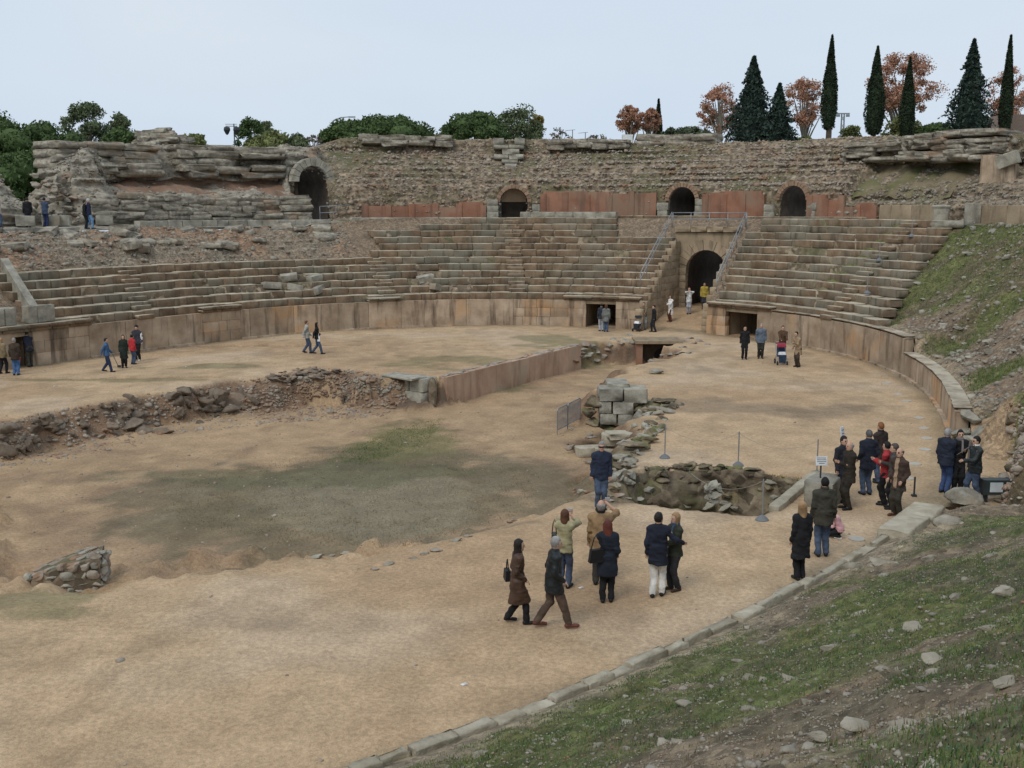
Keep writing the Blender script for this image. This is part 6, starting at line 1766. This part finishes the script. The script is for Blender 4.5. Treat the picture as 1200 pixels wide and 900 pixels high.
    # hair
    if not bald or hairlen >= 0:
        hh_ = ell(Hd, (0, -.012, .022), (.088, .108, .122)) + .007 * vn(Hd[..., 0] * 40, Hd[..., 1] * 40, Hd[..., 2] * 40, 3)
        face = np.maximum(Hd[..., 2] - .075 + 0 * Hd[..., 1], -(Hd[..., 1] - .028 + .35 * np.clip(Hd[..., 2], -.1, .2)))     # keep out of the face
        hh_ = np.maximum(hh_, -np.minimum(face * 1.0, 9) if False else hh_)
        cutf = np.minimum(Hd[..., 1] - .035, .070 - Hd[..., 2])     # >0 in the face box
        hh_ = np.maximum(hh_, cutf)
        if bald: hh_ = np.maximum(hh_, np.maximum(Hd[..., 2] - .045, -.07 - Hd[..., 2]))
        elif hairlen == 0: hh_ = np.maximum(hh_, -.075 - Hd[..., 2] - .2 * Hd[..., 1])
        if hairlen > 0:
            lg = cap(Hd, (0, -.045, .02), (0, -.065, -.07 - hairlen * .14), .088, .062 + .02 * hairlen, (1.08, .72, 1))
            for sx in (-1, 1): lg = smin(lg, cap(Hd, (sx * .068, -.01, .03), (sx * .075, .0, -.06 - hairlen * .10), .034, .03), .02)
            hh_ = smin(hh_, np.maximum(lg, cutf), .02) + .008 * vn(Hd[..., 0] * 30, Hd[..., 1] * 30, Hd[..., 2] * 12, 4)
        out('hair', hh_, cloth(hair, .6))
    if beard:
        out('beard', np.maximum(ell(Hd, (0, .03, -.07), (.066, .07, .05)), np.maximum(Hd[..., 2] + .045, .0 - Hd[..., 1])), cloth(GRHAIR))
    if sunglasses:
        out('sunglasses', np.maximum(np.abs(ell(Hd, (0, .01, .005), (.078, .096, .115))) - .012, np.maximum(np.abs(Hd[..., 2] - .008) - .02, .045 - Hd[..., 1])), cloth((.02, .02, .02), .3))
    if hat is not None:
        out('cap', np.maximum(ell(Hd, (0, -.008, .04), (.092, .108, .105)), .035 - Hd[..., 2]), cloth(hat))
    return root, dict(wri=[Vector(w_) * s for w_ in wri], sh=[Vector(q) * s for q in sh], hipz=hipz * s, yaw=yaw, loc=Vector(loc), s=s)
def to_world(inf, v): return inf['loc'] + Matrix.Rotation(inf['yaw'], 3, 'Z') @ Vector(v)
# facing: yaw 0 looks away from the camera (+y); pi looks at it; -pi/2 looks right; +pi/2 looks left
def at_floor(px, py): return tuple(on_floor(px, py))
def handbag(label, p, c, size=(.30, .12, .22), strap=None, yaw=0.0):
    root = empty('handbag', label, 'bag', tuple(p), yaw, 'visitors bags')
    m = cloth(c, .5)
    mb = MB().box((0, 0, -size[2] / 2), size, taper=.8); ob = mb.build('pouch', m, root)
    if strap:
        MB().tube([(-size[0] * .4, 0, -.02), (-size[0] * .2, 0, strap * .7), (0, 0, strap), (size[0] * .2, 0, strap * .7), (size[0] * .4, 0, -.02)], .012, 5).build('strap', m, root)
    return root
def camera_prop(label, p, yaw):
    root = empty('camera', label, 'camera', tuple(p), yaw, 'hand held cameras')
    MB().box((0, 0, 0), (.10, .03, .062)).build('case', flat('silver_case', (.5, .5, .52), .35, .4), root)
    MB().lathe([(.02, 0), (.022, .02)], (0, 0, 0), 10).build('lens', DARKM, root).rotation_euler = (-math.pi / 2, 0, 0)
NR = .0175
GN = 'visitors in the foreground group'
P1 = person(at_floor(606, 731), R(-80), 1.62, NR, 'woman in brown leather coat walking beside a man in dark jacket', GN, BROWN, BLACK, BLACK, DKHAIR, 1.7, .45, .36, ('pocket', 'pocket'), .02, female=True, top_rough=.4)
w = to_world(P1[1], P1[1]['wri'][0]); handbag('black handbag on the arm of the woman in brown leather', w + Vector((-.28, .1, .06)), BLACK, (.28, .12, .2), .2, R(-80))
P2 = person(at_floor(648, 736), R(-78), 1.73, NR, 'grey haired man in dark leather jacket striding right in brown trousers', GN, (.016, .02, .022), (.085, .06, .045), (.12, .04, .03), GRHAIR, 0, .72, .58, ('pocket', 'pocket'), .03, top_rough=.4, fat=1.05)
P3 = person(at_floor(661, 689), R(-22), 1.64, NR, 'woman in pale green jacket holding a camera up to photograph', GN, (.32, .29, .17), (.06, .08, .13), BLACK, BRHAIR, .6, .84, .05, ('camera', 'camera'), .0, female=True, head_turn=R(5))
c = (to_world(P3[1], P3[1]['wri'][0]) + to_world(P3[1], P3[1]['wri'][1])) / 2; camera_prop('small silver camera raised by the woman in pale green', c + Vector((.03, .07, .08)), R(-22))
handbag('dark patterned shoulder bag on the woman in pale green', to_world(P3[1], (-.24, .05, 1.12)), (.05, .045, .035), (.12, .28, .26), .3)
P4 = person(at_floor(703, 684), R(-8), 1.76, NR, 'bald man in tan coat taking a photograph', GN, TAN, (.04, .035, .03), BLACK, GRHAIR, 0, .62, .08, ('down', (-.06, .30, .20)), .02, bald=True, fat=1.15, collar=BLACK)
camera_prop('small camera held out by the bald man in tan', to_world(P4[1], P4[1]['wri'][1]) + Vector((0, .1, .08)), 0)
P5 = person(at_floor(711, 706), R(-6), 1.66, NR, 'red haired woman in navy coat with her back turned', GN, (.014, .018, .028), BLACK, BLACK, REDH, 1.4, .58, .05, ('cross', 'pocket'), .0, female=True, fat=1.06)
handbag('black shoulder bag on the red haired woman', to_world(P5[1], (-.2, -.13, 1.12)), BLACK, (.34, .12, .26), .32, .3)
P6 = person(at_floor(770, 699), R(-15), 1.72, NR, 'dark haired man in navy coat and white trousers arm round a woman', GN, NAVY, WHITE, BLACK, DKHAIR, 0, .70, .14, ('down', 'hold'), .0, head_turn=R(-25))
P7 = person(at_floor(790, 692), R(115), 1.62, NR, 'fair haired woman in dark green jacket facing the man in white trousers', GN, DKGREEN, (.03, .03, .035), BROWN, BLOND, .7, .82, .08, ('fwd', 'cross'), .0, female=True, scarf=(.06, .09, .14))
handbag('tan bag held by the fair haired woman', to_world(P7[1], (.12, .24, .98)), (.16, .12, .07), (.26, .10, .22), None, R(115))
P8 = person(at_floor(704, 597), R(178), 1.76, NR, 'man in navy jacket and jeans posing in front of the pit', 'visitors on the arena floor', (.020, .028, .052), JEANS, BLACK, GRHAIR, 0, .80, .06, ('down', 'down'), .0, sunglasses=True, fat=1.08)
P9 = person(at_floor(937, 679), R(12), 1.66, NR, 'woman in flared black coat and boots by the kerb', 'visitors by the kerb', BLACK, BLACK, BLACK, BLOND, 1.2, .50, .10, ('down', 'down'), .0, female=True, skirt=1)
P10 = person(at_floor(963, 652), R(-5), 1.78, NR, 'man in dark green parka and jeans standing by the kerb', 'visitors by the kerb', (.045, .042, .032), JEANS, BLACK, BLK, 0, .74, .06, ('down', 'down'), .0, fat=1.1, collar=(.04, .038, .03))
P11 = person(at_floor(984, 631), R(60), 1.15, NR, 'child in pink crouching beside the man in the green parka', 'visitors by the kerb', (.60, .34, .36), BLACK, WHITE, BLOND, .5, .8, .0, ('knee', 'knee'), .0, squat=True, female=True)
GR = 'visitors grouped at the trench end'
for px, py, yaw, H_, lab, kw in (
    (993, 597, 100, 1.78, 'bald man in dark suit reading at the trench end', dict(top=(.032, .026, .02), legs=(.03, .026, .02), hair=GRHAIR, bald=True, arms=('phone', 'phone'), hem=.72, head_turn=R(10), fat=1.05)),
    (985, 588, -150, 1.76, 'dark haired man behind the bald man in dark suit', dict(top=(.02, .022, .03), legs=(.02, .025, .04), arms=('phone', 'down'))),
    (1015, 580, 10, 1.78, 'man in navy coat and jeans seen from behind', dict(top=(.016, .02, .032), legs=JEANS, hair=(.10, .10, .10), hem=.72, arms=('pocket', 'pocket'), fat=1.15)),
    (1029, 566, 30, 1.74, 'ginger haired visitor in brown hooded jacket', dict(top=(.04, .03, .026), legs=JEANS, hair=(.24, .10, .04), hem=.74, collar=(.04, .03, .026), stride=.2)),
    (1036, 592, 60, 1.68, 'dark haired visitor in red jacket', dict(top=(.34, .035, .04), legs=BLACK, hair=BLK, arms=('phone', 'phone'), hem=.78)),
    (1045, 597, 75, 1.72, 'man in grey leather jacket beside the red jacket', dict(top=(.06, .055, .05), legs=BLACK, hair=(.06, .05, .045), arms=('down', 'phone'), hem=.80, top_rough=.5)),
    (1051, 605, 120, 1.76, 'balding man in brown jacket over pale pullover', dict(top=(.055, .035, .028), legs=(.045, .04, .03), hair=(.05, .035, .025), bald=True, open_coat=(.34, .24, .16), arms=('pocket', 'pocket'), hem=.70, shoes=(.10, .045, .03))),
    (1106, 578, -60, 1.78, 'grey bearded man in navy jacket looking at his hand', dict(top=(.02, .026, .042), legs=(.04, .07, .16), hair=GRHAIR, beard=True, arms=('down', 'phone'), fat=1.2, hem=.80)),
    (1121, 577, 170, 1.74, 'dark haired visitor in black with a long striped scarf', dict(top=BLACK, legs=BLACK, hair=BLK, scarf=(.22, .20, .20), arms=('phone', 'down'), hem=.74)),
    (1140, 588, 95, 1.76, 'man in black leather jacket and jeans stepping left', dict(top=(.02, .026, .026), legs=JEANS, hair=BLK, collar=WHITE, arms=('fwd', 'down'), stride=.3, hem=.82, top_rough=.4, fat=1.1))):
    person(at_floor(px, py), R(yaw), H_, .02, lab, GR, **kw)
GF = 'visitors near the main gate'
for px, py, yaw, H_, lab, kw in (
    (872, 421, 175, 1.70, 'visitor all in black near the right doorway', dict(top=BLACK, legs=BLACK, hair=BLK, hem=.62)),
    (891, 420, 170, 1.80, 'man in blue grey padded jacket near the right doorway', dict(top=(.12, .15, .19), legs=(.03, .03, .025), hair=GRHAIR, hem=.80, fat=1.15)),
    (916, 422, 178, 1.76, 'visitor in brown pushing the navy pushchair', dict(top=(.09, .05, .03), legs=JEANS, hair=DKHAIR, arms=('push', 'push'), hem=.82)),
    (935, 430, 120, 1.74, 'visitor in beige coat bending towards the pushchair', dict(top=(.30, .22, .14), legs=(.05, .04, .03), hair=BLK, hem=.60, lean=.14, arms=('phone', 'down'))),
    (704.5, 388, 10, 1.74, 'visitor in dark jacket and pale jeans at the square doorway', dict(top=(.03, .035, .05), legs=(.40, .42, .46), hem=.8)),
    (710, 389, -10, 1.74, 'visitor in grey coat and jeans at the square doorway', dict(top=(.16, .17, .16), legs=JEANS, hair=BRHAIR, hairlen=.5, hem=.66)),
    (755, 386, 160, 1.74, 'visitor in tan jacket leaning over the white pushchair', dict(top=(.17, .13, .08), legs=(.30, .38, .46), lean=.18, arms=('push', 'push'), hem=.8)),
    (766, 389, 100, 1.68, 'visitor in black beside the white pushchair', dict(top=BLACK, legs=(.02, .02, .025), hem=.76, stride=.2)),
    (785.5, 377, 120, 1.72, 'woman in long white coat and brown boots in the gate passage', dict(top=(.72, .70, .66), legs=(.10, .04, .025), shoes=(.10, .04, .025), hair=BRHAIR, hairlen=.6, hem=.48, arms=('fwd', 'phone'), female=True, skirt=1)),
    (807, 368, 178, 1.76, 'man in white jacket shading his eyes under the arch', dict(top=(.66, .67, .66), legs=(.34, .35, .38), hair=BRHAIR, arms=('face', 'face'), hem=.80)),
    (825, 362, 170, 1.78, 'visitor in yellow jacket inside the dark arch', dict(top=(.40, .30, .06), legs=(.05, .05, .06), hem=.8, fat=1.15)),
    (832, 366, 140, 1.30, 'child in red and white below the handrail', dict(top=(.42, .08, .08), legs=(.5, .5, .5), hem=.8)),
    (360, 414, -75, 1.74, 'man in pale grey shirt and jeans walking with a woman', dict(top=(.40, .40, .36), legs=JEANS, shoes=(.03, .03, .03), hair=BRHAIR, stride=.35, arms=('swingf', 'swingb'), hem=.84)),
    (372, 415, -80, 1.68, 'woman in black top and jeans with a white bag', dict(top=BLACK, legs=JEANS, hair=BLK, hairlen=1, stride=.5, arms=('cross', 'swingb'), hem=.84, female=True)),
    (126, 436, -80, 1.62, 'boy in blue tracksuit walking along the sand', dict(top=(.05, .11, .22), legs=(.025, .04, .09), hair=DKHAIR, stride=.45, arms=('swingf', 'swingb'), hem=.84)),
    (146, 431, -160, 1.62, 'woman in long dark green coat with red scarf', dict(top=(.022, .032, .024), legs=BLACK, hair=REDH, hairlen=.3, hem=.50, female=True)),
    (156, 427, -30, 1.50, 'child in red jacket and jeans beside the green coat', dict(top=(.45, .035, .04), legs=JEANS, hair=BLK, hem=.8)),
    (162, 423, 175, 1.84, 'man in black vest with white sleeves by the podium', dict(top=(.04, .04, .055), legs=BLACK, shoes=WHITE, hat=BLACK, two_tone=(.7, .7, .68), hem=.84)),
    (4, 438, -20, 1.68, 'visitor in tan jacket and black trousers by the left doorway', dict(top=(.22, .17, .10), legs=BLACK, hair=BLOND, hairlen=.3, stride=.25)),
    (19, 440, 5, 1.74, 'man in dark brown jacket and bright jeans by the left doorway', dict(top=(.05, .036, .026), legs=(.06, .14, .30), hair=GRHAIR, hem=.74)),
    (36, 430, 40, 1.72, 'person in black bending into the left doorway', dict(top=(.016, .018, .03), legs=(.05, .05, .04), lean=.26, arms=('back', 'phone'), hem=.80, stride=.2, fat=1.1)),
    (21, 436, 10, 1.05, 'small child in red half hidden behind the man in brown', dict(top=(.40, .04, .05), legs=(.35, .05, .08), hair=BRHAIR))):
    person(at_floor(px, py), R(yaw), H_, .030, lab, GF if px > 600 else 'visitors along the left podium', **kw)
def at_ring(px, py, d, z): return (*Q(tp(px, py, d), d), z)
for px, d, yaw, H_, lab, kw in (
    (33, 10.4, 30, 1.74, 'visitor in black jacket on the left terrace', dict(top=BLACK, legs=(.03, .045, .09), stride=.15)),
    (53, 10.4, -10, 1.74, 'visitor in blue jacket reading on the left terrace', dict(top=(.05, .07, .12), legs=(.03, .04, .10), arms=('phone', 'phone'))),
    (104.5, 9.3, -60, 1.82, 'white haired visitor in navy jacket and pale jeans on the terrace', dict(top=(.02, .025, .06), legs=(.16, .30, .48), hair=(.5, .5, .5), stride=.3)),
    (99.5, 9.5, -60, 1.72, 'visitor in black behind the white haired walker', dict(top=BLACK, legs=BLACK)),
    (-1, 10.2, -70, 1.70, 'visitor in pale top at the edge of the left terrace', dict(top=(.40, .33, .28), legs=JEANS))):
    t = tp(px, 258, d); z = float(np.interp(d, [8.9, 11.3], [6.5, 6.75])) if d < 11 else 6.75
    person((*Q(t, d), 6.62 if px < 90 else 6.5), R(yaw), H_, .03, lab, 'visitors on the left terrace', **kw)
# ------------------------------------------------------------------ bags, pushchairs, barriers, posts, lights
handbag('white shoulder bag of the walking woman in black', at_floor(374, 415)[:2] + (1.0,), (.7, .7, .68), (.36, .14, .26), .3, R(-80))
p = np.array(at_floor(141, 431)); q = np.array(at_floor(131, 429))
MB().tube([(q[0], q[1], .75), (p[0] - .1, p[1], .06)], .018, 6).box((p[0] - .05, p[1], .05), (.16, .08, .10)).build('stick', DARKM, label='dark stick trailed by the boy in blue', cat='stick')
def pushchair(label, loc, yaw, seat_c, hood_c, blanket):
    root = empty('pushchair', label, 'pushchair', loc, yaw, 'pushchairs')
    tyre = flat('tyre_black', (.02, .02, .02), .8)
    for x in (-.24, .24):
        for y, r in ((-.30, .13), (.34, .10)):
            w = MB().lathe([(r - .05, -.02), (r, -.025), (r, .025), (r - .05, .02)], (0, 0, 0), 14).build('wheel', tyre, root); w.location = (x, y, r); w.rotation_euler = (0, math.pi / 2, 0)
            hb = MB().lathe([(.03, -.03), (.03, .03)], (0, 0, 0), 8).build('hub', STEEL, w)
        MB().tube([(x, .34, .12), (x, -.05, .55), (x * .95, -.45, 1.02)], .016, 6).build('frame_tube', STEEL, root)
        MB().tube([(x, -.30, .14), (x, .05, .52)], .016, 6).build('leg', STEEL, root)
    MB().tube([(-.23, -.45, 1.02), (0, -.47, 1.03), (.23, -.45, 1.02)], .02, 6).build('handle', DARKM, root)
    m = cloth(seat_c)
    MB().box((0, .10, .44), (.40, .46, .10), rx=.1).box((0, -.14, .68), (.38, .10, .50), rx=.35).box((0, .36, .28), (.34, .06, .32)).build('seat', m, root)
    hv = [( -.22 + .44 * i / 6, -.20 + .34 * math.sin(a) , .80 + .24 * math.cos(a)) for i in range(7) for a in np.linspace(-.7, 1.25, 7)]
    hd = add('hood', mesh_np('hood', np.array(hv), grid_faces(7, 7), cloth(hood_c), smooth=True), root)
    MB().box((0, .14, .55), (.36, .34, .16), rx=.25, taper=.8).build('blanket', cloth(blanket), root)
pushchair('navy pushchair with a white bundled child pushed over the sand', at_floor(915, 427), R(178), (.03, .05, .09), (.30, .03, .05), (.6, .6, .62))
pushchair('black and white pushchair parked at the gate', at_floor(748, 388), R(150), (.03, .03, .04), (.02, .025, .04), (.66, .67, .70))

# crowd barrier beside the dug hole
def barrier():
    a, b = on_floor(653, 510), on_floor(680, 490)
    root = empty('crowd_barrier', 'pair of grey steel crowd barriers beside the dug hole', 'barrier', tuple(a))
    d = np.array([b[0] - a[0], b[1] - a[1]]); L = np.hypot(*d); d /= L
    z0 = min(a[2], b[2])
    for k, (s0, s1) in enumerate(((0, L * .42), (L * .44, L))):
        p = a[:2] + d * s0; q = a[:2] + d * s1
        f = MB().tube([(*p, z0 + .02), (*p, z0 + 1.0), (*(p + d * .08), z0 + 1.08), (*(q - d * .08), z0 + 1.08), (*q, z0 + 1.0), (*q, z0 + .02)], .02, 6).tube([(*p, z0 + .2), (*q, z0 + .2)], .018, 6)
        fo = f.build('frame', STEEL); child_world(fo, root)
        n = int((s1 - s0) / .055)
        for i in range(1, n):
            c = p + (q - p) * i / n
            child_world(MB().tube([(*c, z0 + .2), (*c, z0 + 1.07)], .008, 4).build('bar', STEEL), root)
        child_world(MB().tube([(*(q + np.array([.28, -.12])), z0), (*q, z0 + .18), (*(q - np.array([.28, -.12])), z0)], .014, 5).build('foot', STEEL), root)
barrier()
# rope posts on round weights
def rope_post(px, py, label, hgt=1.05):
    p = on_floor(px, py); root = empty('rope_post', label, 'post', tuple(p), 0, 'rope posts round the side trench')
    MB().lathe([(.17, 0), (.17, .03), (.10, .10), (.03, .14)], (0, 0, -.01), 14).build('weight', flat('grey_rubber', (.16, .17, .18)), root)
    MB().tube([(0, 0, .1), (0, 0, hgt)], .018, 6).build('stem', STEEL, root)
    return Vector((p[0], p[1], p[2] + hgt - .05))
tops = [rope_post(779, 537, 'rope post standing on rocks above the trench face'), rope_post(865, 546, 'rope post behind the middle of the mossy trench'), rope_post(957, 556, 'rope post beside the stone pedestal')]
t2 = [rope_post(807, 594, 'rope post on the near lip of the mossy trench'), rope_post(893, 610, 'rope post beside the foot of the trench curb')]
for (a, b, lab) in ((tops[0], tops[1], 'slack rope behind the mossy trench'), (tops[1], tops[2], 'slack rope leading to the stone pedestal'), (t2[0], t2[1], 'slack rope along the near lip of the trench')):
    pts = [a.lerp(b, f) - Vector((0, 0, .35 * 4 * f * (1 - f))) for f in np.linspace(0, 1, 13)]
    MB().tube(pts, .008, 4).build('rope', flat('pale_rope', (.32, .29, .24)), label=lab, cat='rope', group='barrier ropes')
# information boards at the trench end
def board(px, py, hgt, label, tilt=.5, yaw=0.0, size=(.30, .24)):
    p = on_floor(px, py); root = empty('information_board', label, 'sign', tuple(p), yaw, 'small information boards')
    MB().tube([(0, 0, 0), (0, 0, hgt)], .022, 6).build('post', DARKM, root)
    MB().box((0, -.03, hgt), (size[0], .03, size[1]), rx=-tilt).build('panel', flat('board_white', (.62, .65, .66), .5), root)
    mb = MB()
    for i in range(4):
        z = size[1] * (.32 - .2 * i); c_ = Vector((0, -.03, hgt)) + Matrix.Rotation(-tilt, 3, 'X') @ Vector((0, -.0165, z))
        mb.box(tuple(c_), (size[0] * (.8 if i < 3 else .5), .004, .018), rx=-tilt)
    mb.build('text_lines', flat('board_ink', (.12, .13, .15), .6), root)
board(960, 590, 1.15, 'white information board on a thin post by the stone pedestal', .3)
board(984, 560, 1.25, 'narrow white board on a dark post behind the reading men', .15, .9, (.22, .5))
# big dark light box on legs beside the recess
p = on_floor(1165, 588)
root = empty('light_box', 'dark floodlight box with a pale front panel by the recess', 'floodlight', tuple(p), 0)
MB().box((0, 0, .42), (.78, .32, .40)).build('housing', flat('dark_green_box', (.035, .05, .05), .5), root)
MB().box((-.04, -.168, .43), (.34, .012, .26)).build('front_panel', flat('pale_panel', (.55, .60, .62), .3), root)
for x in (-.25, .25): MB().box((x, 0, .1), (.05, .2, .25)).build('leg', DARKM, root)
for x in (-.36, .36): MB().box((x, 0, .42), (.05, .34, .42)).build('end_rib', DARKM, root)
p = on_floor(1131, 584); MB().tube([(0, 0, 0), (.02, 0, .8), (.06, .02, 1.55)], .045, 7).build('leaning_post', flat('grey_wood', (.16, .14, .12)), label='grey post standing in front of the man in black leather', cat='post', loc=tuple(p))
p = on_floor(1071, 582); MB().tube([(0, 0, 0), (0, 0, .55)], .025, 6).box((0, 0, .03), (.12, .12, .06)).build('short_post', DARKM, label='short dark post behind the pale kerb end', cat='post', loc=tuple(p))
a = Vector(on_floor(1100, 570)) + Vector((0, 0, .75)); b = Vector(on_floor(1131, 584)) + Vector((0, 0, 1.4))
MB().tube([a, a.lerp(b, .5) - Vector((0, 0, .08)), b], .01, 4).build('rope', flat('pale_rope', (.32, .29, .24)), label='dark cord tied to the grey post', cat='rope', group='barrier ropes')
# flush disc lights in the sand
DISC = flat('disc_rim', (.40, .38, .33), .6)
for px, py, lab in ((1004, 632, 'pale round floor light beside the crouching child'), (1072, 544, 'pale round floor light closest to the visitor group'), (1084, 527, 'pale round floor light in line with the low podium wall'), (1086, 514, 'pale round floor light second out from the recess end'), (1083, 502, 'pale round floor light third out from the recess end'), (1077, 490, 'pale round floor light in the middle of the row'),
                        (1052, 462, 'pale round floor light opposite the step in the podium wall'), (1062, 470, 'pale round floor light just past the podium step'), (1039, 449, 'last pale round floor light towards the pushchair'), (1063, 561, 'pale round floor light behind the brown jacketed man')):
    p = on_floor(px, py); root = empty('floor_light', lab, 'floor light', tuple(p), 0, 'floor lights along the podium')
    MB().lathe([(.19, -.03), (.19, .015), (.17, .025), (.15, .025)], (0, 0, .0), 20).build('rim', DISC, root)
    MB().lathe([(.15, .01), (.148, .022)], (0, 0, 0), 20).build('glass', flat('lamp_glass', (.42, .43, .42), .25), root)
# chain posts across the right seats
for k, (px, py) in enumerate(((1066, 310), (1028, 345), (1015, 368))):
    d = (2.0, 4.6, 6.8)[2 - k]; t = tp(px, py, d); q = Q(t, d); z = env(d) + RISE
    root = empty('rope_post', ('rope post highest on the mossy right seats', 'rope post halfway up the mossy right seats', 'rope post lowest on the mossy right seats')[k], 'post', (q[0], q[1], z - .2), 0, 'rope posts on the right seats')
    MB().lathe([(.2, 0), (.2, .05), (.1, .14), (.03, .18)], (0, 0, .1), 12).build('weight', flat('grey_rubber', (.16, .17, .18)), root)
    MB().tube([(0, 0, .1), (0, 0, 1.2)], .018, 5).build('stem', STEEL, root)
# tumbled blocks that end the low podium wall at the recess
for k, (t, d, z, sx) in enumerate(((-17.2, .2, .35, 1.0), (-17.6, .9, .5, 1.2), (-18.3, .5, .2, .8), (-16.9, .5, .85, .9))):
    q = Q(t, d); add('tumbled_block', (ROCK_GREY + ROCK_MOSS)[k * 3], None, (q[0], q[1], z), (.1 * k, -.15, .7 * k), (sx, sx * .8, sx * .8),
                     label=['pale tumbled block closing the low podium wall', 'mossy tumbled block behind the low podium wall end', 'small tumbled block at the foot of the low podium wall end', 'tumbled block topping the low podium wall end'][k], cat='stone block', group='tumbled blocks by the recess')
# scraps of paper on the sand
PAPER = flat('paper_scrap', (.7, .7, .68))
for px, py, lab in ((681, 690, 'white paper scrap left of the red haired woman'), (544, 803, 'white paper scrap alone on the near sand'), (218, 430, 'white scrap on the far sand below the podium'), (64, 453, 'white scrap near the pit edge')):
    p = on_floor(px, py); MB().box((0, 0, .012), (.10, .07, .012), rz=.6).box((.02, .01, .025), (.06, .05, .01), rz=1.2, ry=.3).build('paper_scrap', PAPER, label=lab, cat='litter', group='litter', loc=tuple(p))
bpy.context.view_layer.update()
